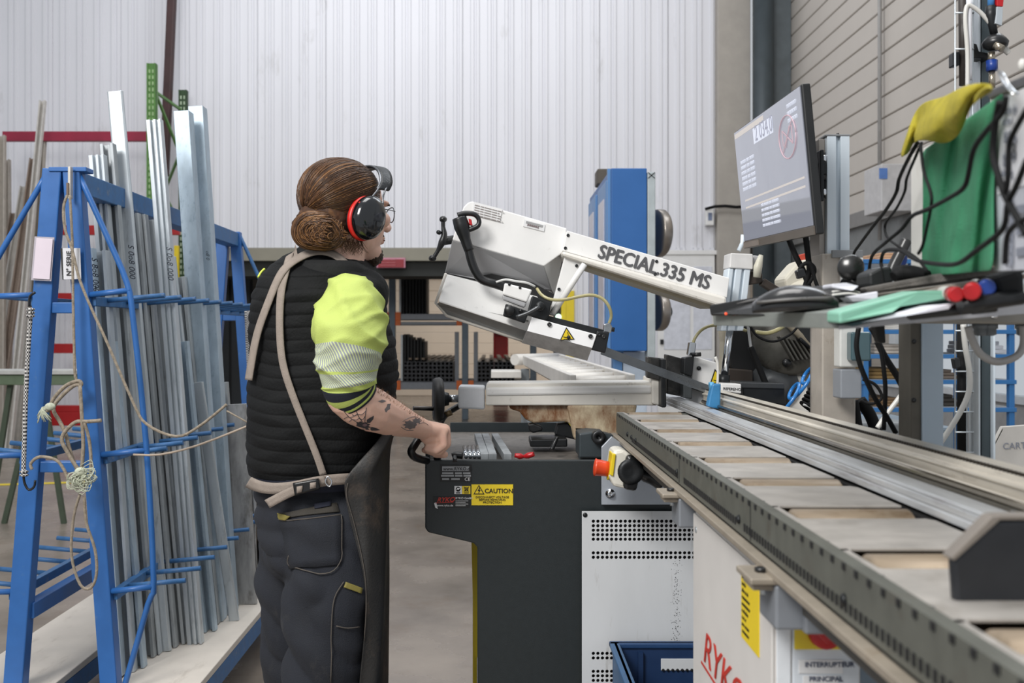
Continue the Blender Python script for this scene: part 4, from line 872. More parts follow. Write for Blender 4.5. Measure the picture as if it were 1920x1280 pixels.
sl([(1119, 620), (1143, 623), (1135, 662), (1110, 656)], SY-.03, .05, 'guide_head', blackmetal, sa, .003)
for (x, y) in ((1123, 626), (1132, 631)): MB().lathe(P(x, y, SY-.03), (0, -1, 0), [(0, .0055), (.003, .0055), (.003, .003), (.001, .0001)], 10).build('screw', black, sa)
sl([(1133, 608), (1143, 604), (1148, 612), (1146, 624), (1132, 622)], SY-.02, .02, 'valve', chrome, sa, .002)
MB().cyl(P(1143, 617, SY-.01), P(1152, 618, SY-.01), .006, n=12).build('valve_knob', black, sa)
tag(MB().tube([P(1007, 541, SY), P(1016, 553, SY-.02), P(1032, 561, SY-.03), P(1055, 562, SY-.03), P(1085, 556, SY-.03), P(1110, 553, SY-.03), P(1130, 560, SY-.03), P(1142, 575, SY-.03), P(1146, 592, SY-.02), P(1142, 606, SY-.015)], .0042, 10, sm=4).build('coolant_hose', hosey), 'yellowed coolant hose arching over the blade guide cover', 'hose')
tag(MB().tube([P(930, 529, SY-.01), P(948, 524, SY-.01), P(968, 527, SY-.01), P(988, 530, SY-.01), P(1003, 537, SY)], .003, 8, sm=4).build('grey_hose', M('pale_hose', (200, 200, 198), .4)), 'thin pale hose on top of the blade cover behind the handle', 'hose')
# band saw blade from guide to second guide
m = MB(); m.prism([P(1130, 648, SY+.03), P(1225, 684, SY+.06), P(1330, 722, SY+.09), P(1328, 738, SY+.09), P(1222, 700, SY+.06), P(1126, 664, SY+.03)], (0, .0016, 0)); m.build('saw_blade', M('blade_steel', (120, 124, 128), .3, .9, .1, 20), sa)
# ================================================================ INFEED CONVEYOR
cv = thing('infeed_conveyor', (.42, 1.6, H-.3), 'long grey roller conveyor running from the saw toward the lower right', 'conveyor')
YA, YB = 2.66, .34; ZC = H-.2157
# side rail: notched top edge and slotted lower part
m = MB(); m.box(.327, .331, YB, YA, ZC-.052, ZC+.0); m.box(.327, .342, YB, YA, ZC-.001, ZC+.002); m.build('side_rail', conv_side, cv, bev=.0008)
MB().box(.331, .345, YB, YA, ZC-.056, ZC-.052).build('rail_flange', conv_side, cv)
m = MB(); y = YB+.02
while y < YA-.02:
    m.box(.3255, .3272, y, y+.007, ZC-.0060, ZC+.0005); y += .0315
o = m.build('notch_row', blackm, cv); o['kind'] = 'stuff'
m = MB(); y = YB+.02
while y < YA-.3:
    if not (1.30 < y < 1.34 or 1.72 < y < 1.76): m.box(.3258, .3272, y, y+.0055, ZC-.044, ZC-.034)
    y += .0125
o = m.build('slot_row', blackm, cv); o['kind'] = 'stuff'
for y in (2.44, 2.37, 2.30, 1.78, 1.33, .93):
    MB().lathe((.327, y, ZC-.034), (-1, 0, 0), [(0, .0065), (.003, .005), (.004, .003), (.004, .0001)], 10).build('bolt', blackmetal, cv)
for y in (1.27, 1.76): MB().box(.3262, .3272, y, y+.0015, ZC-.05, ZC).build('seam', blackm, cv)
# beige bar running under the rail
MB().box(.312, .327, YB, YA+.02, ZC-.062, ZC-.054).build('edge_bar', beigebar, cv, bev=.001)
MB().box(.327, .345, YB, YA+.02, ZC-.075, ZC-.0565).build('under_channel', M('dark_channel', (74, 72, 68), .5), cv)
MB().box(.345, .60, YB, YA, ZC-.10, ZC-.075).build('bed_floor', M('dark_channel', (74, 72, 68)), cv)
# rollers and cover plates
RYs = [2.62+.045]; RYs = [2.70-.04, 2.44, 2.19, 1.94, 1.69, 1.445, 1.20, .955, .71, .46]
for i, y in enumerate(RYs):
    r_ = MB().lathe((.357, y, ZC-.0385), (1, 0, 0), [(0, .030), (.004, .041), (.139, .041), (.141, .041), (.149, .028), (.152, .006)], 40).build('roller', roller_m, cv)
    MB().cyl((.335, y, ZC-.018), (.357, y, ZC-.018), .006, n=10).build('axle', galv2, r_)
    yn = RYs[i+1] if i+1 < len(RYs) else .34
    y1 = y-.045; y0 = yn+.040 if i+1 < len(RYs) else .34
    # plate with its corner cut out beside the roller pocket
    m = MB(); m.prism([(.3315, y1+.084, ZC-.003), (.352, y1+.084, ZC-.003), (.353, y1+.004, ZC-.003), (.356, y1, ZC-.003), (.500, y1, ZC-.003), (.507, y1-.012, ZC-.003), (.507, y0, ZC-.003), (.356, y0, ZC-.003), (.353, y0-.01, ZC-.003), (.3315, y0-.01, ZC-.003)][::-1], (0, 0, .003))
    pl = m.build('cover_plate', plate_m, cv, bev=.0006)
    MB().box(.356, .500, y1-.001, y1+.001, ZC-.02, ZC-.001).build('folded_lip', plate_m, pl)
    MB().box(.334, .352, y1+.084, y1+.0855, ZC-.006, ZC+.0).build('joint', blackm, pl)
    for yy in (y1-.03, y0+.03): MB().cyl((.342, yy, ZC), (.342, yy, ZC+.001), .003, n=8).build('rivet', chrome, pl)
MB().box(.509, .568, YB, YA+.1, ZC-.075, ZC-.004).build('dark_gap', blackm, cv)
MB().box(.327, .52, YA, YA+.012, ZC-.052, ZC-.001).build('end_plate', conv_side, cv)
# brackets under the rail with square clamp plates
for (yc, lab) in ((1.735, 'a'), (1.15, 'b')):
    b_ = MB().box(.315, .36, yc-.035, yc+.035, ZC-.118, ZC-.068).build('bracket', M('bracket_grey', (134, 138, 144), .45, .2, .06, 10), cv, bev=.003)
    MB().box(.287, .335, yc-.034, yc+.034, ZC-.068, ZC-.0605).build('clamp_plate', beigebar, b_, bev=.002)
    MB().box(.292, .330, yc-.025, yc+.02, ZC-.076, ZC-.070).build('lower_plate', beigebar, b_, bev=.001)
    MB().lathe((.308, yc, ZC-.0605), (0, 0, 1), [(0, .0075), (.005, .0075), (.005, .0045), (.002, .0001)], 6).build('bolt', black, b_)
    MB().cyl((.308, yc-.01, ZC-.084), (.308, yc-.01, ZC-.076), .004, n=10).build('nut', galv, b_)
MB().box(.345, .41, 1.105, 1.175, ZC-.120, ZC-.1).build('cross_arm', M('bracket_grey', (134, 138, 144)), cv, bev=.003)
# workpiece on the rollers
prof = [(.513, -.2145+.0), (.513, -.2065), (.5145, -.2055), (.5145, -.2035), (.513, -.2025), (.513, -.196), (.5145, -.195), (.5145, -.194), (.513, -.193), (.5145, -.1895), (.544, -.1895), (.546, -.191), (.546, -.2145)]
wpz = MB().prism([(x, .72, H+z) for x, z in prof], (0, 2.72-.72+.02, 0)).build('steel_bar', almill, bev=.0007)
tag(wpz, 'long grooved steel bar lying on the infeed rollers and clamped in the vise', 'bar')
MB().prism([(x, 2.744, H+z) for x, z in prof], (0, .9, 0)).build('tail', almill, wpz)
# guide rail with rack teeth at the back of the conveyor
gr = thing('measuring_rail', (.59, 1.5, H-.2), 'long beige aluminium measuring rail with toothed edge behind the steel bar', 'rail')
m = MB(); s_ = [(.570, -.215), (.570, -.196), (.562, -.196), (.560, -.193), (.560, -.190), (.566, -.188), (.571, -.182), (.571, -.171), (.567, -.169), (.567, -.166), (.572, -.164), (.573, -.157), (.578, -.1565), (.610, -.1545), (.612, -.156), (.612, -.215)]
m.prism([(x, .45, H+z) for x, z in s_], (0, 2.72-.45, 0)); m.build('body', rail_m, gr, bev=.0006)
m = MB(); y = .46
while y < 2.7: m.box(.5735, .579, y, y+.0042, H-.1575, H-.1535); y += .0088
o = m.build('rack_teeth', M('tooth_dark', (58, 52, 44), .45, .5), gr); o['kind'] = 'stuff'
MB().cyl((.557, .46, H-.184), (.557, 2.66, H-.184), .0045, n=12).build('guide_rod', M('polished_rod', (150, 142, 130), .22, .9), gr)
MB().box(.5735, .5745, .46, 2.7, H-.164, H-.158).build('shadow_groove', blackm, gr)
# clamp stop block in the near right corner
nb = thing('stop_block', (.40, .80, H-.2), 'dark grey chamfered stop block lying across the conveyor at the lower right', 'block')
def nprism(pp, Y, d, nm, mt, bv=.003): return MB().slab(pp, Y, d).build(nm, mt, nb, bev=bv)
nprism([(1786, 1050), (1868, 975), (2100, 968), (2300, 1000), (2300, 1134), (1792, 1134)], .80, .012, 'body', M('stop_dark', (44, 46, 50), .4, .3, .12, 20), .004)
nprism([(1782, 1046), (1860, 968), (1878, 966), (2300, 964), (2300, 974), (1876, 975), (1790, 1052)], .798, .016, 'top_edge', M('worn_edge', (140, 132, 124), .45, .4), .001)
MB().cyl(P(1900, 966, .83), P(1900, 958, .83), .002, n=8).build('pin', chrome, nb)
# ================================================================ WHITE CONTROL CABINET under the conveyor
cc = thing('control_cabinet', (.39, 1.42, 0), 'white floor cabinet with red lettering and yellow notice below the conveyor', 'cabinet')
XC = .337; YC0 = 1.195; YC1 = 1.672
MB().box(XC, XC+.103, YC0, YC1, H-1.3, H-.2985).build('body', boxwhite, cc, bev=.004)
MB().box(XC-.004, XC, YC0+.002, YC1-.004, H-1.3, H-.302).build('side_door', boxwhite, cc, bev=.0015)
MB().cyl((XC-.004, YC1-.03, H-.325), (XC-.0055, YC1-.03, H-.325), .005, n=12).build('door_lock', galv, cc)
text('RYKO', .074, (XC-.0052, 1.585, H-.520), (0, -1, 0), (0, 0, 1), redprint, cc, 'red_lettering', shear=.3, bold=-.004, space=1.0, sx=1.3)
MB().box(XC-.0052, XC-.0045, 1.30, 1.60, H-.531, H-.527).build('red_underline', redprint, cc)
ys = MB().box(XC-.0055, XC-.0042, 1.250, 1.338, H-.408, H-.317).build('yellow_notice', stick_y, cc)
rr_ = random.Random(3)
for i in range(9):
    text(''.join(rr_.choice('nmuarceols ') for _ in range(rr_.randint(7, 13))), .0085, (XC-.0058, 1.334, H-.328-.009*i), (0, -1, .0), (0, 0, 1), stick_k, ys, 'handwritten_line', ext=.0002, shear=.4, sx=.85)
# front face toward the camera
MB().box(XC+.001, XC+.018, YC0-.003, YC0, H-1.3, H-.3).build('front_edge', M('front_edge_white', (218, 222, 226), .4), cc, bev=.001)
MB().box(XC+.020, XC+.100, YC0-.003, YC0, H-1.3, H-.3).build('front_door', M('front_white', (206, 212, 218), .4), cc, bev=.0015)
def fr_(px0_, px1_, py0_, py1_, t, nm, mt, par=cc, bv=.0008):
    Yf = YC0-.003; return MB().box(X(px0_, Yf), X(px1_, Yf), Yf-t, Yf, Z(py1_, Yf), Z(py0_, Yf)).build(nm, mt, par, bev=bv)
sw = fr_(1489, 1581, 1150, 1216, .003, 'switch_plate', yellow)
MB().lathe(P(1545, 1183, YC0-.006), (0, -1, 0), [(0, .020), (.010, .019), (.012, .014), (.012, .0001)], 24).build('rotary_base', redpl, sw)
MB().bar(P(1533, 1176, YC0-.024), P(1557, 1200, YC0-.024), .012, .014, (0, 1, 0)).build('rotary_grip', redpl, sw, bev=.003)
MB().box(XC+.022, XC+.1, YC0-.01, YC0-.0032, H-.302-.030, H-.302).build('shade_flange', M('bracket_grey', (134, 138, 144)), cc)
lb = fr_(1497, 1580, 1236, 1262, .0012, 'label_strip', stick_w); text('INTERRUPTEUR', .0085, P(1509, 1250, YC0-.0045), (1, 0, 0), (0, 0, 1), M('label_ink', (70, 78, 100)), lb, bold=.01)
lb = fr_(1505, 1571, 1266, 1290, .0012, 'label_strip', stick_w); text('PRINCIPAL', .0085, P(1517, 1277, YC0-.0045), (1, 0, 0), (0, 0, 1), M('label_ink', (70, 78, 100)), lb, bold=.01)
# dark unit low right under the conveyor
tag(MB().box(.62, 1.3, 1.5, 1.9, 0, .62).build('dark_cabinet', M('dark_unit', (52, 56, 60), .6, 0, .1, 20), bev=.01), 'dark low cabinet on the floor right of the white control cabinet', 'cabinet')
# blue crate
cr_ = thing('blue_crate', (X(1230, 2.2), 2.25, Z(1400, 2.2)), 'dark blue plastic crate in front of the perforated panel', 'crate')
CYF, CYB = 2.12, 2.44; zc1 = Z(1212, 2.40); x0, x1 = X(1152, 2.4), X(1152, 2.4)+.42; t = .012
MB().box(x0, x1, CYB-t, CYB, 0, zc1).build('back_wall', crateb, cr_, bev=.003)
MB().box(x0, x0+t, CYF, CYB-t, 0, zc1).build('side_wall', M('crate_side', (60, 96, 134), .5), cr_, bev=.003)
MB().box(x1-t, x1, CYF, CYB-t, 0, zc1).build('side_wall', crateb, cr_, bev=.003)
zf = Z(1300, CYF); MB().box(x0+t, x1-t, CYF, CYF+t, 0, zf-.12).build('front_wall', crateb, cr_, bev=.003)
MB().box(x0+t, x1-t, CYF+t, CYB-t, .0, .02).build('base', crateb, cr_)
MB().box(x0-.008, x1, CYB-t-.006, CYB+.006, zc1-.012, zc1).build('rim', M('crate_rim', (34, 66, 108), .45), cr_, bev=.003)
MB().box(x0-.008, x0+t+.004, CYF, CYB, zc1-.012, zc1).build('rim', M('crate_side', (60, 96, 134)), cr_, bev=.003)
for xx in (.06, .25): MB().box(x0+xx, x0+xx+.012, CYB-t-.012, CYB-t, 0, zc1-.02).build('rib', crateb, cr_)
hp_ = MB().box(X(1240, 2.42), X(1330, 2.42), CYB-t-.003, CYB-t, Z(1258, 2.42), Z(1236, 2.42)).build('label_pocket', whitegrey, cr_, bev=.001)
for i in range(9): MB().lathe((X(1244+i*9, 2.42), CYB-t-.003, Z(1257, 2.42)), (0, -1, 0), [(0, .0036), (.001, .0036), (.001, .0001)], 8).build('dark_hole', blackm, hp_)
# ================================================================ SECOND GUIDE, CYLINDER, MOTOR behind the measuring rail
GY = 2.85
g2 = thing('fixed_blade_guide', P(1320, 700, GY), 'white fixed blade guide with yellow warning triangle behind the blue spray nozzle', 'guide')
def pb(pp, Y, d, nm, mt, par, bv=.003): return MB().slab(pp, Y, d).build(nm, mt, par, bev=bv)
pb([(1302, 668), (1345, 680), (1358, 722), (1352, 730), (1296, 716)], GY, .05, 'guide_plate', offwhite, g2)
pb([(1296, 716), (1356, 730), (1356, 780), (1290, 770)], GY+.03, .06, 'lower_plate', whitegrey, g2)
MB().lathe(P(1310, 690, GY), (0, -1, 0), [(0, .006), (.005, .006), (.005, .0001)], 12).build('screw', black, g2)
tri((1344, 709), 18, GY-.002, stick_k, 'warning_triangle', g2, .2); tri((1344, 709.5), 14, GY-.003, stick_y, 'triangle_field', g2, .2)
MB().bar(P(1338, 712, GY-.004), P(1350, 714, GY-.004), .0012, .005, (0, 1, 0)).build('hand_mark', stick_k, g2)
pb([(1283, 670), (1302, 668), (1298, 706), (1281, 700)], GY-.04, .05, 'clamp_head', blackmetal, g2)
pb([(1281, 700), (1297, 703), (1298, 748), (1281, 746)], GY-.03, .05, 'guide_foot', M('guide_dark', (72, 76, 78), .45, .3), g2)
pb([(1297, 712), (1334, 723), (1330, 740), (1296, 728)], GY-.01, .03, 'blade_bar', blackmetal, g2)
pb([(1294, 640), (1306, 643), (1303, 668), (1290, 666)], GY-.03, .03, 'valve_body', chrome, g2)
MB().cyl(P(1298, 665, GY-.04), P(1314, 664, GY-.05), .006, n=10).build('valve_lever', black, g2)
tag(MB().tube([P(1299, 645, GY-.02), P(1304, 632, GY-.02), P(1316, 618, GY-.02), P(1335, 610, GY-.02), P(1365, 610, GY), P(1400, 620, GY)], .0045, 10, sm=4).build('coolant_hose', hosey), 'yellowed hose curving into the fixed blade guide under the tray', 'hose')
sn = thing('spray_nozzle', P(1342, 740, 2.485), 'blue spray nozzle block with white bent tube beside the measuring rail', 'nozzle')
MB().slab([(1336, 720), (1352, 719), (1351, 768), (1327, 762), (1331, 740)], 2.47, .028).build('block', M('nozzle_blue', (54, 124, 174), .45, 0, .12, 20), sn, bev=.004)
MB().cyl(P(1330, 723, 2.485), P(1338, 722, 2.485), .009, n=14).build('cap', M('light_blue_cap', (86, 160, 204), .4), sn)
MB().tube([P(1345, 724, 2.485), P(1346, 700, 2.485), P(1345, 680, 2.485), P(1341, 669, 2.485)], [.0035, .003, .0035, .0035], 10, sm=3).build('bent_tube', hosew, sn)
# hydraulic lift cylinder
hc = thing('lift_cylinder', P(1390, 540, 2.8), 'grooved aluminium lift cylinder with white cap at the end of the saw arm', 'cylinder')
c0 = P(1390, 478, 2.78); c1 = P(1372, 640, 2.78)
def tiltbox(pp, Y, d, nm, mt, par, bv=.003): return MB().slab(pp, Y, d).build(nm, mt, par, bev=bv)
tiltbox([(1370, 474), (1412, 476), (1412, 505), (1368, 502)], 2.72, .08, 'cap', M('cap_white', (206, 204, 202), .4), hc)
tiltbox([(1412, 478), (1426, 480), (1424, 508), (1411, 505)], 2.74, .06, 'cap_end', greyside, hc)
m = MB(); 
for (a, b_) in ((1366, 1376), (1379, 1392), (1396, 1408)): m.slab([(a, 503), (b_, 503), (b_-14, 620), (a-14, 620)], 2.725, .06)
m.slab([(1366, 503), (1408, 503), (1394, 620), (1352, 620)], 2.735, .05); m.build('grooved_barrel', alub, hc, bev=.003)
MB().cyl(P(1371, 600, 2.76), P(1357, 712, 2.76), .010, n=20).build('piston_rod', chrome, hc)
MB().cyl(P(1358, 702, 2.76), P(1356, 722, 2.76), .016, n=16).build('rod_end', blackmetal, hc)
MB().tube([P(1427, 478, 2.72), P(1421, 500, 2.72), P(1419, 520, 2.72)], [.006, .012, .010], 12).build('fitting', M('fitting_pale', (196, 192, 176), .4), hc)
tiltbox([(1406, 508), (1430, 512), (1430, 530), (1404, 534)], 2.74, .05, 'valve_block', M('brown_black', (62, 54, 48), .5, .2), hc)
MB().tube([P(1385, 470, 2.8), P(1392, 455, 2.8), P(1393, 440, 2.8)], .006, 8).build('conduit', alub, hc)
tag(MB().bar(P(1428, 528, 2.75), P(1460, 548, 2.75), .02, .03, (0, 1, 0)).build('dark_link', M('brown_black', (62, 54, 48)), bev=.002), 'dark link rod running from cylinder valve toward the motor', 'rod')
# column, gearbox and motor
mt_ = thing('drive_motor', P(1470, 660, 3.1), 'greasy grey finned drive motor with round flange below the tray', 'motor')
pb([(1350, 598), (1372, 598), (1366, 700), (1375, 740), (1352, 740), (1356, 640)], 2.95, .05, 'cream_arm', M('cream_casting', (200, 190, 168), .5, 0, .06, 10), mt_, .004)
pb([(1375, 598), (1436, 598), (1440, 650), (1420, 700), (1376, 705), (1366, 660)], 2.92, .08, 'dark_plate', blackm, mt_, .004)
pb([(1366, 690), (1412, 694), (1412, 740), (1366, 740)], 2.9, .08, 'foot_block', M('brown_black', (62, 54, 48)), mt_, .004)
MB().lathe(P(1470, 640, 3.0), (-.15, -1, .1), [(0, .12), (.03, .125), (.04, .12), (.07, .115), (.1, .11), (.12, .10), (.125, .02)], 40).build('gear_housing', motor_m, mt_)
MB().lathe(P(1470, 640, 2.98), (-.15, -1, .1), [(0, .135), (.015, .14), (.03, .135)], 40).build('flange', M('flange_cream', (150, 140, 122), .5, .2, .15, 16), mt_)
m = MB()
for i in range(7): m.bar(P(1460+i*9, 630+i*2, 2.87), P(1486+i*8, 676-i*1, 2.87), .006, .04, (0, 1, 0))
m.build('cooling_fins', motor_m, mt_, bev=.002)
MB().lathe(P(1474, 680, 2.87), (0, -1, 0), [(0, .012), (.012, .012), (.013, .0001)], 14).build('plug', black, mt_)
MB().lathe(P(1512, 632, 2.87), (0, -1, 0), [(0, .006), (.012, .006), (.012, .0035), (.006, .0001)], 12).build('bolt', chrome, mt_)
pb([(1492, 590), (1545, 590), (1545, 660), (1520, 655), (1500, 640)], 2.84, .06, 'black_guard', black, mt_, .006)
MB().tube([P(1470, 600, 2.86), P(1490, 618, 2.85), P(1512, 640, 2.85), P(1540, 668, 2.85)], .011, 8, sm=4).build('cream_strap', M('flange_cream', (150, 140, 122)), mt_)
MB().lathe(P(1448, 722, 2.95), (-.2, -1, .0), [(0, .07), (.05, .072), (.055, .05), (.06, .052), (.065, .02), (.066, .0001)], 32).build('round_cover', M('cover_grey', (74, 76, 78), .4, .2, .15, 20), mt_)
pb([(1470, 706), (1500, 702), (1514, 718), (1518, 775), (1470, 775)], 2.9, .08, 'white_block', offwhite2, mt_, .006)
pb([(1480, 690), (1560, 640), (1560, 780), (1500, 780)], 3.1, .08, 'back_plate', M('dusty_grey', (128, 128, 130), .5), mt_, .004)
# upper motor body seen behind the monitor
um = thing('upper_motor', P(1500, 520, 3.0), 'off-white motor housing and pulley cover behind the monitor cables', 'motor')
pb([(1470, 522), (1500, 488), (1540, 482), (1545, 520), (1500, 560), (1480, 556)], 2.98, .12, 'cream_box', M('cream_box', (206, 200, 184), .5, 0, .06, 10), um, .01)
MB().ell(P(1510, 575, 3.0), (.085, .08, .085), seg=28, rings=16).build('round_housing', M('cream_box', (206, 200, 184)), um)
pb([(1496, 478), (1512, 474), (1514, 486), (1498, 492)], 3.0, .03, 'red_tab', M('red_tab', (178, 64, 44), .5), um)
# electrical drawer box
eb = thing('terminal_box', P(1440, 735, 2.75), 'black terminal box with white label end behind the measuring rail', 'box')
pb([(1392, 720), (1471, 722), (1474, 760), (1395, 748)], 2.72, .12, 'housing', blackmetal, eb, .003)
pb([(1388, 717), (1471, 719), (1471, 729), (1388, 727)], 2.715, .12, 'lid', M('lid_dark', (52, 54, 56), .35), eb, .002)
wl = pb([(1352, 718), (1390, 720), (1390, 738), (1352, 733)], 2.70, .06, 'white_end', offwhite, eb, .003)
text('REFERENCE', .010, P(1356, 730.5, 2.6995), (1, 0, -.06), (0, 0, 1), stick_k, wl, bold=.01)
# coils
co = [P(1471+k_*1.0, 0, 2.7) for k_ in range(1)]
pts = []
a = P(1472, 755, 2.66); b_ = P(1545, 672, 2.66)
nT = 2.9
for i in range(int(nT*18)):
    t = i/(nT*18-1); ang = t*nT*2*PI+PI; c = a.lerp(b_, t); u = Vector((.55, 0, .85)).normalized()
    pts.append(c+u*math.cos(ang)*.036+Vector((0, 1, 0))*math.sin(ang)*.036)
tag(MB().tube(pts, .0048, 10).build('air_hose_coil', hoseb), 'blue spiral air hose hanging beside the aluminium column', 'hose')
pts = []; a = P(1515, 765, 2.75); b_ = P(1552, 708, 2.75); d_ = (b_-a).normalized(); u = d_.orthogonal().normalized(); q_ = d_.cross(u)
for i in range(9*16):
    t = i/(9*16-1); ang = t*9*2*PI; pts.append(a.lerp(b_, t)+(u*math.cos(ang)+q_*math.sin(ang))*.024)
tag(MB().tube(pts, .0045, 8).build('black_coil', rubber), 'black coiled cable tight beside the aluminium column foot', 'cable')
tag(MB().tube([P(1506, 758, 2.73), P(1520, 764, 2.73), P(1528, 775, 2.73), P(1532, 790, 2.73)], .003, 8, sm=4).build('grey_wire', M('pale_hose', (200, 200, 198))), 'thin grey wire curling out of the black coiled cable', 'cable')
def cab(pp, Y, r, mt, lab, name='cable', sm=5, cat='cable'):
    return tag(MB().tube([P(x, y, q[0] if q else Y) for x, y, *q in pp], r, 8, sm=sm).build(name, mt), lab, cat)
cab([(1402, 606), (1405, 630), (1408, 650), (1414, 662)], 2.8, .004, M('pale_hose', (200, 200, 198)), 'pale grey cable under the tray feeding the black sleeve')
cab([(1407, 650), (1420, 680), (1430, 705), (1437, 722)], 2.8, .009, rubber, 'thick black cable sleeve leading to the terminal box')
cab([(1404, 606), (1420, 630), (1450, 640), (1480, 628), (1496, 612)], 2.78, .0035, rubber, 'thin black cable sagging under the left part of the tray')
cab([(1416, 622), (1440, 624), (1462, 616), (1475, 606)], 2.79, .006, hosey, 'thick yellowed hose close under the tray')
# ================================================================ ALUMINIUM COLUMN AND MONITOR
CY = 2.18
ac = thing('aluminium_column', (X(1566, CY), CY, .9), 'slotted aluminium column carrying the monitor', 'column')
m = MB(); xa, xb = X(1551, CY), X(1593, CY); dy = .05; W_ = xb-xa; z0, z1 = .35, Z(255, CY)
sec = [(xa, 0), (xa+W_*.40, 0), (xa+W_*.40, .008), (xa+W_*.36, .011), (xa+W_*.64, .011), (xa+W_*.6, .008), (xa+W_*.6, 0), (xb, 0), (xb, dy), (xa, dy), (xa, dy*.62), (xa+.010, dy*.62), (xa+.010, dy*.38), (xa, dy*.38)]
m.prism([(x, CY+y, z0) for x, y in sec], (0, 0, z1-z0)); m.build('profile', alub, ac, bev=.0006)
MB().box(xa-.014, xa-.001, CY+.012, CY+.075, z0, z1-.004).build('side_profile', M('side_alu', (150, 144, 138), .45, .5, .06, 10), ac, bev=.001)
MB().box(xa-.004, xb+.001, CY-.001, CY+dy, z1, z1+.004).build('end_cap', M('cap_grey', (130, 132, 134), .5), ac, bev=.001)
MB().cyl((xa+.03, CY+.02, z1+.004), (xa+.03, CY+.02, z1+.010), .003, n=8).build('cap_screw', black, ac)
lw = MB().box(X(1538, CY), X(1601, CY), CY-.012, CY+.065, Z(800, CY), Z(476, CY)).build('lower_sleeve', M('sleeve_dirty', (176, 168, 158), .5, .2, .1, 12, dirt=((120, 104, 84), .15, 30, (1, 1, .5))), ac, bev=.003)
MB().box(X(1555, CY), X(1612, CY), CY-.02, CY-.011, Z(484, CY), Z(470, CY)).build('collar', M('cap_grey', (130, 132, 134)), ac, bev=.001)
MB().box(X(1570, CY), X(1612, CY), CY-.022, CY-.013, Z(575, CY), Z(484, CY)).build('white_plate', offwhite, ac, bev=.002)
sx = thing('socket_box', P(1600, 650, 2.1), 'small wall socket box with tinted flap on the aluminium column below the tray', 'socket')
MB().box(X(1575, 2.1), X(1620, 2.1), 2.1, 2.14, Z(688, 2.1), Z(606, 2.1)).build('housing', M('socket_pale', (206, 206, 202), .5), sx, bev=.003)
MB().box(X(1590, 2.09), X(1627, 2.09), 2.07, 2.1, Z(676, 2.09), Z(622, 2.09)).build('flap', M('tinted_flap', (62, 86, 92), .2, 0, .05, 10, coat=.5), sx, bev=.004)
MB().box(X(1576, 2.1), X(1616, 2.1), 2.10, 2.15, Z(747, 2.1), Z(692, 2.1)).build('lower_box', M('mid_grey_box', (136, 140, 146), .5), sx, bev=.003)
# monitor
mo = thing('monitor', (.64, 2.28, 1.6), 'flat screen monitor tilted down on a column, screen facing left', 'monitor')
tl = Vector((.6170, 2.57, Z(248, 2.57))); bl_ = Vector((.6455, 2.57, Z(466, 2.57))); tr_ = Vector((.6085, 1.98, Z(157, 1.98))); br = Vector((.6450, 1.98, Z(440, 1.98)))
br = bl_+(tr_-tl); nrm = (tr_-tl).cross(bl_-tl).normalized(); nrm = nrm if nrm.x < 0 else -nrm
def mq(u, v, d=0): return tl+(tr_-tl)*u+(bl_-tl)*v+nrm*d
MB().prism([mq(0, 0, -.002), mq(1, 0, -.002), mq(1, 1, -.002), mq(0, 1, -.002)], -nrm*.018).build('casing', M('monitor_black', (26, 27, 28), .45), mo, bev=.003)
scm = bpy.data.materials.new('lcd_screen'); scm.use_nodes = True; b2 = scm.node_tree.nodes['Principled BSDF']
b2.inputs['Base Color'].default_value = (.03, .03, .035, 1); b2.inputs['Roughness'].default_value = .04; b2.inputs['IOR'].default_value = 3.0
b2.inputs['Emission Color'].default_value = lin((172, 176, 190)); b2.inputs['Emission Strength'].default_value = .55
sq_ = MB().prism([mq(.008, .012), mq(.985, .012), mq(.985, .935), mq(.008, .935)], -nrm*.003).build('screen', scm, mo)
MB().prism([mq(0, .94, .001), mq(1, .94, .001), mq(1, 1, .001), mq(0, 1, .001)], -nrm*.003).build('lower_bezel', M('bezel_dark', (92, 84, 76), .35), mo, bev=.0006)
MB().prism([mq(.01, .95, .003), mq(.26, .95, .003), mq(.26, .995, .003), mq(.01, .995, .003)], -nrm*.002).build('bezel_sticker', M('bezel_sticker', (128, 118, 110), .4), mo)
ux = (tr_-tl).normalized(); uz = (tl-bl_).normalized()
su = emis('screen_grey_text', (150, 152, 166), .32); sr = emis('screen_red_mark', (170, 146, 154), .5); sw_ = emis('screen_light_field', (190, 194, 206), .66); sy_ = emis('screen_cream_bar', (180, 174, 170), .6)
def sbar(u0, v0, u1, v1, mt, nm='screen_field', d=.0008): return MB().prism([mq(u0, v0, d), mq(u1, v0, d), mq(u1, v1, d), mq(u0, v1, d)], -nrm*.0004).build(nm, mt, sq_)
sbar(.02, .03, .5, .07, sy_); sbar(.33, .08, .62, .2, sw_)
text('2 034,0', .052, mq(.36, .185, .0015), ux, uz, su, sq_, 'screen_digits', ext=.0002)
for i in range(6): text('mmmm mm mmm', .018, mq(.08, .30+.045*i, .001), ux, uz, sw_, sq_, 'screen_row', ext=.0002); 
for i in range(3): text('mmmmm', .018, mq(.82, .1+.05*i, .001), ux, uz, sw_, sq_, 'screen_row', ext=.0002)
sbar(.1, .60, .95, .615, sy_); sbar(.1, .66, .95, .675, sy_)
for i in range(5): text('mm mmmm mm mmmmm', .014, mq(.35, .70+.04*i, .001), ux, uz, sw_, sq_, 'screen_row', ext=.0002)
cc_ = mq(.80, .29, .0015); ring = [cc_+(ux*math.cos(t*PI/12)*.062+uz*math.sin(t*PI/12)*.045) for t in range(25)]
MB().tube(ring, .0014, 6).build('screen_ring', sr, sq_)
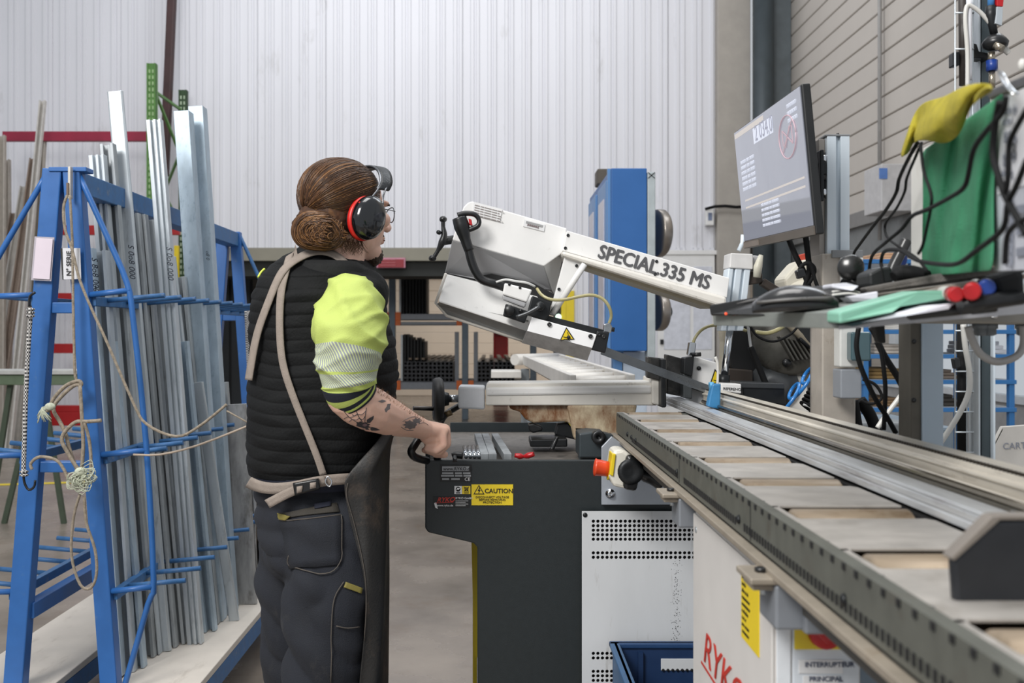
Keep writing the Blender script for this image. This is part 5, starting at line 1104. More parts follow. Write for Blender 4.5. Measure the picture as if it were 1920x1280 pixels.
for (a, b_) in (((-.035, -.015), (-.035, .018)), ((-.035, .018), (.035, -.018)), ((.035, .02), (.035, -.018)), ((-.042, -.028), (.042, .03)), ((-.02, -.02), (.02, .02))):
    MB().bar(cc_+ux*a[0]+uz*a[1], cc_+ux*b_[0]+uz*b_[1], .003, .001, nrm).build('screen_mark', sr, sq_)
# mount
mn = thing('monitor_mount', P(1552, 340, 2.2), 'dark hinged bracket joining monitor and column', 'bracket')
MB().slab([(1538, 292), (1548, 284), (1558, 290), (1559, 315), (1538, 314)], 2.19, .04).build('upper_hinge', blackmetal, mn, bev=.003)
MB().slab([(1538, 337), (1559, 337), (1559, 362), (1551, 374), (1538, 366)], 2.19, .04).build('lower_hinge', blackmetal, mn, bev=.003)
MB().cyl(P(1545, 313, 2.2), P(1545, 338, 2.2), .012, n=16).build('hinge_pin', M('mount_grey', (106, 106, 108), .4, .6), mn)
MB().box(X(1530, 2.2), X(1545, 2.2), 2.18, 2.24, Z(330, 2.2), Z(305, 2.2)).build('arm', blackmetal, mn, bev=.003)
for (x, y) in ((1547, 297), (1547, 360)): MB().lathe(P(x, y, 2.188), (0, -1, 0), [(0, .008), (.004, .008), (.005, .005), (.005, .0001)], 10).build('bolt', chrome, mn)
MB().box(X(1530, 2.2), X(1537, 2.2), 2.17, 2.3, Z(380, 2.2), Z(285, 2.2)).build('back_plate', blackmetal, mn, bev=.002)
# cables hanging from the monitor
cab([(1478, 446, 2.25), (1492, 480), (1508, 512), (1518, 545), (1522, 570)], 2.22, .0065, rubber, 'black monitor cable, left one of the two thick ones')
cab([(1510, 440, 2.2), (1515, 480), (1517, 510), (1505, 550), (1492, 575)], 2.2, .0065, rubber, 'black monitor cable, right one of the two thick ones')
cab([(1500, 500), (1515, 492), (1528, 505), (1518, 530), (1502, 548), (1500, 565)], 2.18, .004, rubber, 'thin black cable looped around the monitor cables')
cab([(1496, 522), (1499, 505), (1508, 495), (1520, 498), (1530, 530), (1545, 560)], 2.16, .004, rubber, 'thin cable with ferrite block falling toward the tray')
tag(MB().bar(P(1498, 505, 2.14), P(1503, 521, 2.14), .018, .018, (0, 1, 0)).build('ferrite_block', black, bev=.003), 'small black ferrite block on a thin monitor cable', 'ferrite')
# ================================================================ TRAY WITH MOUSE, PENS AND OTHER THINGS
ty = thing('tray', (.5, 1.3, 1.42), 'grey laminate shelf crowded with mouse, pens and cables', 'shelf')
# corners of the underside: far left, near left, near right, far right
q0 = Vector((X(1338, 1.52), 1.52, Z(610, 1.52))); q1 = Vector((X(1570, 1.16), 1.16, Z(616, 1.16))); q2 = Vector((.74, 1.22, Z(575, 1.2))); q3 = q2+(q0-q1)
q3 = Vector((.72, 1.62, 1.475))
th = Vector((-.002, 0, .0192))
MB().prism([q0, q1, q2, q3], th).build('board', traym, ty, bev=.001)
MB().prism([q1+Vector((.0015, -.0012, -.001)), q2+Vector((0, -.0012, 0)), q2+Vector((0, -.0012, .012)), q1+Vector((.0015, -.0012, .013))], (0, .001, 0)).build('front_edge_strip', M('pale_edge', (184, 184, 188), .4), ty)
def on(px, py, Y): return P(px, py, Y)
kb = thing('keyboard', P(1400, 570, 1.45), 'dark slanted keyboard lying at the left end of the shelf', 'keyboard')
MB().prism([P(1328, 572, 1.50), P(1332, 592, 1.50), P(1480, 594, 1.28), P(1500, 560, 1.28), P(1480, 545, 1.38)], (.12, .06, .004)).build('body', M('keyboard_black', (34, 34, 34), .3, 0, .1, 20), kb, bev=.003)
MB().prism([P(1345, 571, 1.49), P(1400, 562, 1.44), P(1440, 556, 1.40), P(1440, 560, 1.40), P(1346, 575, 1.49)], (.1, .05, .004)).build('key_edge', M('keyboard_key', (90, 88, 86), .3), kb)
MB().lathe(P(1361, 588, 1.44), (0, -1, 0), [(0, .0022), (.001, .0022), (.001, .0001)], 10).build('red_light', emis('red_led', (220, 80, 50), .8), kb)
ms = thing('computer_mouse', P(1490, 578, 1.27), 'black glossy computer mouse on the left half of the shelf', 'mouse')
m = MB(); rings = []
for k2 in range(13):
    t = k2/12; x = -.052+.104*t; hgt = .0325*math.sin(PI*min(1, .08+.92*t*.95))**.62*(1 if t < .5 else 1); wd = .030*math.sin(PI*(.1+.8*t))**.5
    rings.append([Vector((x, -wd*math.cos(a2*PI/10), max(0, hgt*math.sin(a2*PI/10)))) for a2 in range(11)]+[Vector((x, wd*.98*(1-2*s2/3), -.001)) for s2 in (1, 2)])
mtx = Matrix.Translation(P(1492, 582, 1.26)+Vector((.0, 0, 0))) @ Matrix.Rotation(-.35, 4, 'Z') @ Matrix.Rotation(-.05, 4, 'Y')
m.loft([[mtx @ p for p in r_] for r_ in rings]); m.build('shell', M('mouse_black', (30, 30, 31), .22, 0, .05, 20, coat=.3), ms)
MB().tube([mtx @ Vector((-.045, -.024, .012)), mtx @ Vector((0, -.033, .013)), mtx @ Vector((.045, -.026, .012))], .0022, 8, sm=4).build('side_groove', M('mouse_groove', (84, 82, 80), .3), ms)
cl_ = thing('green_ruler_case', P(1650, 570, 1.12), 'long mint green plastic case on the near edge of the shelf', 'case')
MB().prism([P(1574, 585, 1.13), P(1574, 607, 1.13), P(1675, 585, 1.13), P(1690, 575, 1.14), P(1786, 560, 1.16), P(1790, 552, 1.16), P(1786, 544, 1.16), P(1720, 546, 1.15), P(1640, 566, 1.14)], (.002, .05, .002)).build('case', mint, cl_, bev=.004)
MB().prism([P(1580, 608, 1.135), P(1680, 590, 1.135), P(1700, 577, 1.145), P(1786, 562, 1.165), P(1786, 572, 1.165), P(1700, 590, 1.145), P(1600, 612, 1.135)], (0, .04, 0)).build('case_underside', M('dark_teal', (22, 50, 54), .4), cl_, bev=.001)
def pen(a, b_, r, cm, lab, bm2=None):
    d = (b_-a).normalized(); L_ = (b_-a).length; e = thing('marker_pen', a, lab, 'pen')
    MB().lathe(a, d, [(0, r*.8), (.002, r), (L_*.28, r*1.02), (L_*.281, r*.9)], 16).build('cap', cm, e)
    MB().lathe(a+d*L_*.28, d, [(0, r*.9), (L_*.68, r*.9), (L_*.72, r*.6), (L_*.72+.001, .0001)], 16).build('barrel', bm2 or hosew, e); return e
pen(P(1793, 552, 1.08), P(1770, 545, 1.22)+Vector((.01, .03, .0)), .0085, redpl, 'marker pen with red cap, left one of the two red pens')
pen(P(1822, 547, 1.07), P(1830, 535, 1.22), .0095, redpl, 'marker pen with red cap right of the other red pen')
pen(P(1850, 540, 1.09), P(1850, 530, 1.24), .0095, bluepl, 'marker pen with dark blue cap right of the red pens')
pen(P(1870, 572, 1.1), P(1700, 590, 1.15), .0075, black, 'black marker pen lying along the near edge below the red caps', black)
tag(MB().tube([P(1800, 574, 1.09), P(1850, 566, 1.09), P(1915, 556, 1.09)], .009, 12).build('black_pen_pouch', black), 'black rounded case beside the pens at the right edge', 'case')
tag(MB().prism([P(1860, 520, 1.1), P(1925, 500, 1.08), P(1925, 570, 1.08), P(1866, 556, 1.1)], (0, .05, 0)).build('black_pouch', M('pouch_black', (28, 30, 32), .8), bev=.008), 'black fabric pouch at the right end of the shelf', 'pouch')
tag(MB().prism([P(1575, 610, 1.14), P(1700, 592, 1.12), P(1790, 578, 1.12), P(1795, 568, 1.12), P(1740, 572, 1.13), P(1640, 596, 1.14)], (0, .03, 0)).build('clear_sleeve', M('clear_white_film', (206, 206, 214), .25), bev=.001), 'crumpled clear plastic sleeve hanging over the near edge of the shelf', 'sleeve')
# dark mat / bar across behind the pens
tag(MB().prism([P(1620, 540, 1.32), P(1770, 512, 1.26), P(1925, 490, 1.2), P(1925, 512, 1.2), P(1780, 532, 1.26), P(1630, 552, 1.32)], (.01, .05, .002)).build('grey_mat', M('grey_worn_mat', (92, 88, 84), .8, 0, .2, 60, bump=.6, bscale=500), bev=.004), 'grey worn foam mat along the back of the shelf', 'mat')
tag(MB().prism([P(1600, 556, 1.28), P(1760, 535, 1.22), P(1925, 512, 1.15), P(1925, 522, 1.15), P(1780, 542, 1.22), P(1640, 566, 1.28)], (.01, .03, .0)).build('beige_strip', M('beige_strip', (156, 146, 138), .6), bev=.002), 'beige strip lying in front of the grey mat', 'strip')
wc = thing('webcam', P(1592, 505, 1.45), 'black round webcam standing on the shelf beside the black adapter', 'webcam')
MB().lathe(P(1595, 505, 1.47), (-.35, -1, .1), [(0, .014), (.012, .019), (.02, .019), (.024, .016), (.024, .0001)], 28).build('head', M('webcam_black', (30, 30, 30), .25, 0, .05, 20, coat=.3), wc)
MB().tube([P(1600, 515, 1.47), P(1608, 528, 1.47), P(1590, 540, 1.46)], [.013, .014, .016], 12, sm=4).build('neck', black, wc)
MB().prism([P(1582, 540, 1.46), P(1620, 526, 1.44), P(1650, 528, 1.4), P(1640, 548, 1.4), P(1590, 548, 1.46)], (0, .03, 0)).build('foot', black, wc, bev=.004)
ad = thing('power_adapter', P(1650, 520, 1.35), 'black power adapter block on the shelf under the cable loops', 'adapter')
MB().slab([(1629, 512), (1650, 501), (1672, 498), (1678, 528), (1640, 540), (1630, 536)], 1.36, .05).build('block', M('adapter_black', (36, 38, 39), .5), ad, bev=.004)
MB().slab([(1652, 499), (1656, 536), (1658, 535), (1654, 499)], 1.358, .002).build('joint', blackm, ad)
tag(MB().tube([P(1676, 520, 1.33), P(1690, 513, 1.33), P(1715, 512, 1.32), P(1740, 515, 1.3)], [.008, .012, .010, .006], 10, sm=4).build('dark_cable_bundle', rubber), 'thick dark cable lump right of the power adapter', 'cable')
tag(MB().prism([P(1560, 532, 1.3), P(1588, 530, 1.3), P(1612, 536, 1.3), P(1600, 545, 1.28), P(1560, 540, 1.3)], (.0, .04, .0)).build('white_card', M('clear_white_film', (206, 206, 214)), bev=.002), 'crumpled white bag under the webcam foot', 'bag')
for i in range(4): cab([(1560, 548+i*3), (1590, 545+i*3), (1612, 550+i*2)], 1.3-.01*i, .0022, black if i % 2 else hosew, ['uppermost', 'second', 'third', 'lowest'][i]+' thin wire coiled on the shelf in front of the webcam')
tag(MB().prism([P(1588, 556, 1.26), P(1646, 546, 1.24), P(1646, 562, 1.24), P(1600, 566, 1.26)], (0, .03, 0)).build('white_tag', M('clear_white_film', (206, 206, 214)), bev=.001), 'white paper tag on the shelf between mouse and mint case', 'tag')
# dark slab on the keyboard end
tag(MB().prism([P(1440, 545, 1.4), P(1555, 533, 1.38), P(1590, 540, 1.36), P(1590, 556, 1.36), P(1540, 562, 1.36), P(1450, 560, 1.4)], (.05, .05, .0)).build('black_charger', black, bev=.004), 'flat black charger lying behind the computer mouse', 'charger')
# terminal box under the shelf
tb = thing('junction_box', P(1850, 595, 1.4), 'beige junction box with cable glands under the right end of the shelf', 'box')
MB().slab([(1768, 584), (1960, 560), (1960, 608), (1768, 605)], 1.4, .1).build('housing', M('beige_box', (150, 146, 138), .5), tb, bev=.003)
for px in (1838, 1856, 1918): MB().lathe(P(px, 606, 1.44), (0, 0, -1), [(0, .011), (.008, .011), (.008, .009), (.016, .009), (.018, .005)], 12).build('cable_gland', M('gland_grey', (110, 116, 120), .4), tb)
MB().lathe(P(1864, 590, 1.399), (-.3, -1, 0), [(0, .006), (.002, .006), (.003, .003), (.003, .0001)], 14).build('box_screw', chrome, tb)
cab([(1918, 610), (1919, 645), (1905, 668), (1870, 678), (1840, 665), (1822, 635), (1815, 612)], 1.43, .0055, M('gland_cable', (170, 168, 166), .4), 'light grey cable sagging between two glands of the junction box')
cab([(1806, 608), (1810, 650), (1818, 700), (1815, 740), (1790, 790), (1745, 856)], 1.75, .005, hosew, 'milky hose running down beside the wire cable tray')
# column under the shelf (H section)
hcY = 1.62
hcx = thing('steel_support', (X(1738, hcY), hcY, .9), 'light blue-grey steel upright under the shelf, left of the cable tray', 'column')
m = MB(); m.box(X(1731, hcY), X(1769, hcY), hcY, hcY+.006, .35, Z(590, hcY)); m.box(X(1727, hcY), X(1731, hcY), hcY-.004, hcY+.05, .35, Z(588, hcY)); m.box(X(1731, hcY), X(1769, hcY), hcY+.05, hcY+.056, .35, Z(590, hcY))
m.build('h_profile', M('bluegrey_paint', (172, 188, 202), .4, 0, .04, 10), hcx, bev=.001)
MB().box(X(1708, hcY), X(1727, hcY), hcY+.0, hcY+.05, .35, Z(590, hcY)).build('dirty_flange', M('dirty_side', (92, 88, 80), .6, .2, .15, 20), hcx, bev=.001)
for yy in (640, 750): MB().lathe(P(1713, yy, hcY-.001), (0, -1, 0), [(0, .004), (.001, .004), (.001, .0001)], 10).build('hole', black, hcx)
# service post with hoses
py_ = 1.95
sp = thing('service_post', (X(1830, py_), py_, .9), 'dark service post with wire cable tray and hoses behind the shelf', 'post')
MB().box(X(1840, py_), X(1857, py_), py_, py_+.05, .35, 2.5).build('post', M('post_dark', (74, 84, 88), .4, .4, .1, 10), sp, bev=.002)
MB().box(X(1830, py_), X(1834, py_), py_-.01, py_+.03, .35, 2.5).build('edge_strip', galv, sp, bev=.001)
MB().box(X(1858, py_), X(1862, py_), py_-.01, py_+.03, .35, Z(600, py_)).build('edge_strip', alub, sp, bev=.001)
MB().cyl(P(1804, -30, py_-.02), P(1806, 160, py_-.02), .0075, n=12).build('dark_conduit', M('brown_conduit', (52, 46, 42), .5), sp)
MB().cyl(P(1803, 600, py_-.02), P(1804, 870, py_-.02), .009, n=12).build('dark_conduit', rubber, sp)
for px in (1797, 1813, 1824): MB().tube([P(px-6 if px < 1800 else px, -30, py_-.04), P(px-6 if px < 1800 else px, 870, py_-.04)], .0016, 6).build('tray_wire', galv, sp)
for yy in list(range(24, 160, 68))+list(range(620, 860, 38)): MB().tube([P(1791, yy, py_-.042), P(1826, yy, py_-.042)], .0016, 6).build('cross_wire', galv, sp)
MB().slab([(1787, 98), (1800, 96), (1800, 122), (1787, 124)], py_-.03, .02).build('clip', black, sp, bev=.002)
MB().slab([(1822, 80), (1832, 82), (1836, 96), (1858, 100), (1858, 110), (1824, 108)], py_-.03, .03).build('bracket', black, sp, bev=.002)
MB().slab([(1788, 672), (1799, 670), (1802, 688), (1792, 692)], py_-.05, .015).build('binder_clip', black, sp, bev=.002)
cab([(1814, 165), (1814, 100), (1810, 40), (1812, 14), (1820, 11), (1840, 25), (1865, 55), (1880, 80), (1891, 98)], 1.9, .0042, hosew, 'milky air hose arching from the post top to the valve')
cab([(1818, 0), (1817, 60), (1817, 150)], 1.905, .0055, M('clear_tube', (214, 214, 218), .3), 'clear straight tube running down the service post')
cab([(1891, 100), (1884, 94), (1876, 86)], 1.9, .005, hosew, 'short milky hose end on the valve fitting')
vl = thing('air_valve', P(1864, 80, 1.9), 'black air valve with blue collar and red lever on the service post', 'valve')
MB().lathe(P(1866, 64, 1.9), (0, 0, -1), [(0, .004), (.002, .012), (.01, .020), (.016, .024), (.024, .022), (.03, .012), (.032, .0001)], 24).build('bell', black, vl)
MB().tube([P(1858, 12, 1.9), P(1858, 30, 1.9), P(1860, 44, 1.9), P(1864, 64, 1.9)], [.010, .012, .008, .007], 12).build('neck', blackmetal, vl)
MB().cyl(P(1859, -20, 1.9), P(1858, 12, 1.9), .0065, n=12).build('blue_pipe', M('pipe_blue', (70, 130, 190), .4), vl)
MB().slab([(1870, -10), (1883, -10), (1881, 12), (1869, 11)], 1.89, .01).build('red_lever', redpl, vl, bev=.001)
MB().slab([(1869, 12), (1881, 13), (1879, 48), (1866, 44)], 1.888, .005).build('lever_plate', galv, vl, bev=.001)
MB().cyl(P(1859, 98, 1.9), P(1859, 116, 1.9), .0065, n=14).build('brass_nut', M('nickel', (176, 166, 150), .25, .9), vl)
MB().cyl(P(1860, 113, 1.9), P(1860, 133, 1.9), .0105, n=6).build('blue_collar', bluepl, vl)
MB().cyl(P(1860, 133, 1.9), P(1860, 165, 1.9), .006, n=6).build('coupling', M('nickel', (176, 166, 150)), vl)
MB().cyl(P(1866, 84, 1.88), P(1880, 92, 1.87), .007, n=10).build('side_fitting', M('nickel', (176, 166, 150)), vl)
# ================================================================ NOTICE BOARD WITH CLOTHS AND PAPERS
b0 = Vector((.627, 1.5, 0)); b1 = Vector((.500, .93, 0))
def bq(t, z, d=0):
    n_ = Vector((-(b1-b0).y, (b1-b0).x, 0)).normalized(); n_ = n_ if n_.x < 0 else -n_
    p = b0.lerp(b1, t); return Vector((p.x, p.y, z))+n_*d
def bpx(px, py, d=0):       # point of the board plane seen at a photo position
    n_ = Vector((-(b1-b0).y, (b1-b0).x, 0)).normalized(); n_ = n_ if n_.x < 0 else -n_
    dr = P(px, py, 1)-CAMP; k_ = ((b0+n_*d)-Vector((0, 0, 0))).dot(n_)/(dr.dot(n_)); return CAMP+dr*k_
nbd = thing('notice_board', (.57, 1.25, 1.5), 'pale board standing on the shelf behind green cloth and papers', 'board')
bn = Vector((-(b1-b0).y, (b1-b0).x, 0)).normalized(); bn = bn if bn.x < 0 else -bn
MB().prism([bpx(1708, 290), bpx(1930, 168), bpx(1930, 500), bpx(1708, 502)], -bn*.012).build('panel', board_m, nbd, bev=.002)
MB().prism([bpx(1844, 172, .002), bpx(1935, 135, .002), bpx(1935, 160, .002), bpx(1856, 188, .002)], -bn*.016).build('clip_rail', black, nbd, bev=.002)
pp1 = MB().prism([bpx(1878, 184, .003), bpx(1935, 158, .003), bpx(1935, 342, .003), bpx(1870, 365, .003)], -bn*.001).build('paper_sheet', paper); tag(pp1, 'upper printed sheet clipped to the board at the right picture edge', 'paper')
pp2 = MB().prism([bpx(1866, 350, .002), bpx(1935, 330, .002), bpx(1935, 505, .002), bpx(1864, 508, .002)], -bn*.001).build('paper_sheet', M('greyish_sheet', (190, 192, 200), .6)); tag(pp2, 'lower greyish printed sheet on the board at the right picture edge', 'paper')
pdir = (bpx(1930, 300)-bpx(1880, 300)).normalized(); ptint = M('print_grey', (130, 134, 146))
for (x, y, n_) in ((1882, 215, 9), (1880, 235, 7), (1882, 258, 4), (1882, 268, 10), (1880, 300, 9), (1880, 312, 5), (1878, 330, 8)):
    text('abcde fgh ijklm'[:n_], .012, bpx(x, y, .0045), pdir, (0, 0, 1), ptint, pp1, 'print_row', ext=.0002)
text('B', .022, bpx(1898, 297, .0045), pdir, (0, 0, 1), stick_k, pp1, 'print_letter', ext=.0002)
for i in range(11): text('|||  ||||', .011, bpx(1885+i % 2, 375+i*12, .004), pdir, (0, 0, 1), ptint, pp2, 'print_row', ext=.0002)
for i in range(3):
    MB().prism([bpx(1905, 385+i*40, .004), bpx(1925, 382+i*40, .004), bpx(1925, 398+i*40, .004), bpx(1905, 401+i*40, .004)], -bn*.0005).build('print_block', ptint, pp2)
bc = thing('binder_clip', bpx(1885, 160, .01), 'binder clip with wire handles on the top edge of the board', 'clip')
MB().tube([bpx(1872, 132, .01), bpx(1882, 140, .02), bpx(1893, 160, .02), bpx(1903, 172, .02), bpx(1908, 175, .02)], .0014, 6, sm=3).build('wire_handle', chrome, bc)
MB().tube([bpx(1872, 133, .01), bpx(1880, 152, .02), bpx(1900, 178, .02)], .0014, 6, sm=3).build('wire_handle', chrome, bc)
MB().ell(bpx(1917, 122, .0), (.004, .004, .006), seg=10, rings=6).build('clear_knob', hosew, bc)
# green cloth, folded sheet following the board
def cloth(rows, mat, name, lab, cat, th=.003, sub=1, disp=None):
    m = MB(); m.sheet(rows, th); o = m.build(name, mat, fix=False); 
    md = o.modifiers.new('subdivide', 'SUBSURF'); md.levels = md.render_levels = sub
    return tag(o, lab, cat)
left = [(1728, 282), (1730, 330), (1730, 380), (1729, 430), (1728, 480), (1730, 520)]
right = [(1886, 168), (1872, 230), (1866, 300), (1862, 370), (1864, 440), (1862, 510)]
rows = []
for k2 in range(6):
    row = []
    for i in range(15):
        t = i/14; x = left[k2][0]*(1-t)+right[k2][0]*t; y = left[k2][1]*(1-t)+right[k2][1]*t
        row.append(bpx(x, y, .010+.006*math.sin(t*9+k2*.7)+.004*math.sin(t*23+k2)))
    rows.append(row)
cloth(rows, clothg, 'green_cloth', 'green cloth hanging over the board above the shelf', 'cloth', sub=2)
# mustard towel draped over the top-left corner
outline_top = [(1690, 296), (1700, 262), (1722, 196), (1752, 186), (1776, 182), (1800, 165), (1830, 154), (1856, 158), (1862, 164)]
outline_bot = [(1697, 290), (1712, 268), (1724, 262), (1750, 262), (1772, 270), (1800, 254), (1808, 224), (1828, 184), (1858, 168)]
rows = []
for k2 in range(9):
    t = k2/8; row = []
    for i in range(9):
        a, b_ = outline_top[i], outline_bot[i]; x = a[0]*(1-t)+b_[0]*t; y = a[1]*(1-t)+b_[1]*t
        fold = .020*abs(math.sin(i*1.35+.4+t*.8))+.008*math.sin(t*5+i*1.3); row.append(bpx(x, y, .022+fold+.010*math.sin(t*PI)))
    rows.append(row)
cloth(rows, clothy, 'mustard_towel', 'mustard yellow towel draped over the top left of the green cloth', 'towel', th=.007, sub=3)
rows = [[bpx(x+dx, y, .008+.006*math.sin(x*.1+dx)) for x, y in ((1704, 262), (1728, 266), (1760, 264), (1800, 215), (1850, 172))] for dx in (0, 2)]
# loose black cables in front of the board
def cabb(pp, r, lab, d=.03, mt=None): return tag(MB().tube([bpx(x, y, q[0] if q else d) for x, y, *q in pp], r, 8, sm=5).build('cable', mt or rubber), lab, 'cable')
cabb([(1720, 268), (1702, 300), (1686, 335), (1680, 362), (1660, 395), (1640, 420), (1612, 458), (1601, 475), (1603, 490), (1612, 515), (1620, 545)], .0027, 'black cable looping from under the towel down to the webcam')
cabb([(1728, 268), (1714, 300), (1700, 335), (1696, 360), (1680, 392), (1660, 420), (1664, 445), (1690, 465), (1720, 485), (1740, 510)], .002, 'thin black cable falling left of the green cloth then onto the shelf')
cabb([(1726, 268), (1732, 320), (1745, 360), (1746, 385), (1738, 425), (1730, 460), (1722, 475)], .002, 'black cable hanging straight over the left part of the green cloth', .045)
cabb([(1886, 180), (1880, 210), (1850, 245), (1826, 280), (1815, 330), (1808, 350), (1790, 365), (1740, 392), (1710, 405), (1690, 430), (1660, 455), (1635, 480), (1628, 520)], .0026, 'black cable crossing the green cloth diagonally to the adapter', .045)
cabb([(1874, 190), (1865, 240), (1862, 290), (1872, 330), (1884, 365), (1900, 395), (1925, 440)], .003, 'thick black cable running down the right edge of the green cloth', .045)
cabb([(1925, 205), (1900, 250), (1892, 275), (1890, 330), (1886, 360)], .0025, 'black cable curving in front of the upper printed sheet', .045)
cabb([(1925, 300), (1905, 350), (1890, 380), (1884, 420), (1870, 440), (1830, 470), (1800, 492), (1770, 496), (1720, 488), (1690, 470), (1660, 470), (1652, 490), (1655, 505)], .0026, 'long black cable sagging across the foot of the green cloth', .045)
cabb([(1925, 408), (1900, 425), (1888, 445), (1884, 495)], .0025, 'black cable in front of the lower greyish sheet', .045)
for nm in (1,):
    cab([(1700, 450), (1690, 470), (1675, 500), (1668, 520)], 1.7, .010, M('grey_black_hose', (46, 46, 46), .3), 'thick grey-black hose rising behind the power adapter')
    cab([(1694, 478), (1694, 490), (1684, 500), (1672, 503)], 1.72, .006, bluepl, 'short dark blue hose bend behind the power adapter')
# cables below the shelf
cab([(1610, 614), (1606, 650), (1615, 690), (1640, 745), (1662, 780), (1680, 812)], 1.7, .0045, rubber, 'black cable hanging below the shelf, crossing to the right')
cab([(1632, 614), (1650, 650), (1658, 700), (1660, 740), (1657, 806)], 1.72, .004, rubber, 'black cable hanging nearly straight below the shelf')
cab([(1645, 640), (1660, 670), (1685, 710), (1700, 745), (1708, 780)], 1.75, .006, rubber, 'thick black cable curving down to the steel upright')
cab([(1618, 711), (1640, 720), (1653, 740), (1648, 752), (1630, 757), (1612, 750)], 1.9, .003, rubber, 'small black cable loop beside the column')
cab([(1708, 712), (1690, 740), (1660, 780), (1645, 802)], 2.0, .005, hosew, 'white hose slanting down behind the hanging cables')
tag(MB().slab([(1640, 606), (1660, 606), (1662, 644), (1648, 642)], 1.5, .02).build('black_bag', blackm, bev=.003), 'black cable wrap hanging under the shelf', 'wrap')
cab([(1600, 750), (1608, 800), (1614, 830)], 2.3, .012, rubber, 'dark ribbed conduit beside the column foot')
cab([(1612, 750), (1630, 775), (1642, 806), (1646, 830)], 2.32, .014, rubber, 'thick bent black conduit right of the column foot')
# ================================================================ BLUE SHELF UNIT, RIGHT BACKGROUND
sf = thing('blue_shelving', (X(1760, 6.2), 6.2, 0), 'open blue steel shelving standing before the bright windows', 'shelf')
SFY = 6.0; shb = M('shelf_blue', (52, 112, 170), .45, 0, .05, 6)
for px in (1624, 1712, 1898):
    for dy in (0, .7): MB().box(X(px-5, SFY), X(px+5, SFY), SFY+dy, SFY+dy+.04, 0, Z(486, SFY)).build('post', shb, sf, bev=.003)
for (y0, x0, x1) in ((486, 1600, 1720), (618, 1615, 1905), (664, 1615, 1905), (712, 1615, 1905), (764, 1615, 1905)):
    MB().box(X(x0, SFY), X(x1, SFY), SFY-.01, SFY+.02, Z(y0+8, SFY), Z(y0, SFY)).build('shelf_edge', shb, sf, bev=.002)
    MB().box(X(x0, SFY), X(x1, SFY), SFY+.02, SFY+.7, Z(y0+3, SFY), Z(y0, SFY)).build('shelf_board', M('shelf_pale', (196, 200, 204), .5), sf)
it = [(1632, 1700, 605, 617, (200, 196, 190), 'pale flat box on the top shelf level behind the hanging cables'), (1640, 1705, 645, 663, (206, 196, 184), 'pale stacked boards on the second shelf level'), (1628, 1704, 692, 711, (146, 118, 72), 'brown padded roll on the third shelf level'),
      (1740, 1800, 694, 711, (120, 108, 98), 'grey-brown parts box on the third shelf behind the steel upright'), (1770, 1802, 742, 763, (62, 58, 54), 'dark parcel on the lowest shelf level'), (1630, 1700, 748, 763, (150, 122, 90), 'brown boards on the lowest shelf level left'),
      (1830, 1890, 640, 663, (214, 216, 222), 'white carton on the second shelf at the right'), (1650, 1700, 470, 486, (186, 150, 120), 'small beige carton on top of the blue shelving')]
for i, (x0, x1, y0, y1, c_, lab) in enumerate(it):
    e = thing('stored_box', (X((x0+x1)/2, SFY+.1), SFY+.3, Z(y1, SFY+.1)), lab, 'box'); mt2 = M('stored_%d' % i, c_, .7, 0, .12, 12)
    h2 = Z(y0, SFY+.1)-Z(y1, SFY+.1); n2_ = 3; zb2 = Z(y1, SFY)
    for j in range(n2_): MB().box(X(x0+j*2, SFY+.1), X(x1-j*5, SFY+.1), SFY+.1+.02*j, SFY+.5, zb2+h2*j/n2_, zb2+h2*(j+.92)/n2_).build('layer', mt2, e, bev=.004)
# white carton far right, grey machine base
ct = thing('white_carton', (X(1890, 3.4), 3.4, Z(870, 3.4)), 'open white cardboard box behind the measuring rail at the right', 'box')
MB().slab([(1862, 835), (1880, 800), (1990, 792), (1990, 960), (1858, 960)], 3.3, .02).build('front_wall', cardboard, ct, bev=.002)
MB().slab([(1880, 800), (1990, 792), (1990, 960), (1880, 960)], 3.6, .02).build('back_wall', cardboard, ct, bev=.002)
MB().prism([P(1862, 835, 3.3), P(1880, 800, 3.3), P(1880, 803, 3.62), P(1866, 830, 3.62)], (0, 0, -.01)).build('flap', cardboard, ct)
text('CARTON', .03, P(1880, 842, 3.295), (1, 0, .05), (0, 0, 1), M('print_grey', (130, 134, 146)), ct, ext=.0003)
bs = thing('grey_console', (X(1660, 3.2), 3.2, 0), 'grey machine housing low behind the cables and column', 'housing')
MB().box(X(1560, 3.2), X(1790, 3.2), 3.2, 3.7, 0, Z(800, 3.2)).build('housing', M('console_grey', (120, 134, 146), .5), bs, bev=.01)
MB().box(X(1590, 3.2), X(1700, 3.2), 3.16, 3.3, Z(830, 3.2), Z(790, 3.2)).build('lid', M('console_lid', (132, 136, 138), .5), bs, bev=.008)
# ================================================================ THE WORKER
from mathutils import noise
pe = thing('person', (-.42, 2.4, 0), 'person with brown hair bun, black quilted vest, yellow sleeves and leather apron gripping a handle', 'person')
skin = M('skin', (226, 184, 164), .5, 0, .05, 18, sub=.12, bump=.12, bscale=260, dirt=((204, 142, 122), .1, 10, (1, 1, 1)))
vest_m = M('black_quilted_nylon', (17, 18, 19), .78, 0, .15, 40, bump=.5, bscale=160, spec=.25)
trou_m = M('navy_work_trousers', (31, 34, 42), .85, 0, .14, 16, bump=.5, bscale=500, dirt=((74, 72, 70), .1, 8, (1, 1, .6)))
apr_m = M('dark_leather_apron', (38, 37, 36), .55, 0, .14, 12, bump=.3, bscale=200, dirt=((98, 82, 68), .42, 5, (1, 1, .7)))
hair_m = M('brown_hair', (70, 44, 26), .8, 0, .3, 60, (1, 1, 1), dirt=((142, 98, 56), .2, 22, (1, 1, 1)))
hair_d = M('dark_brown_hair', (58, 40, 26), .55, 0, .2, 60)
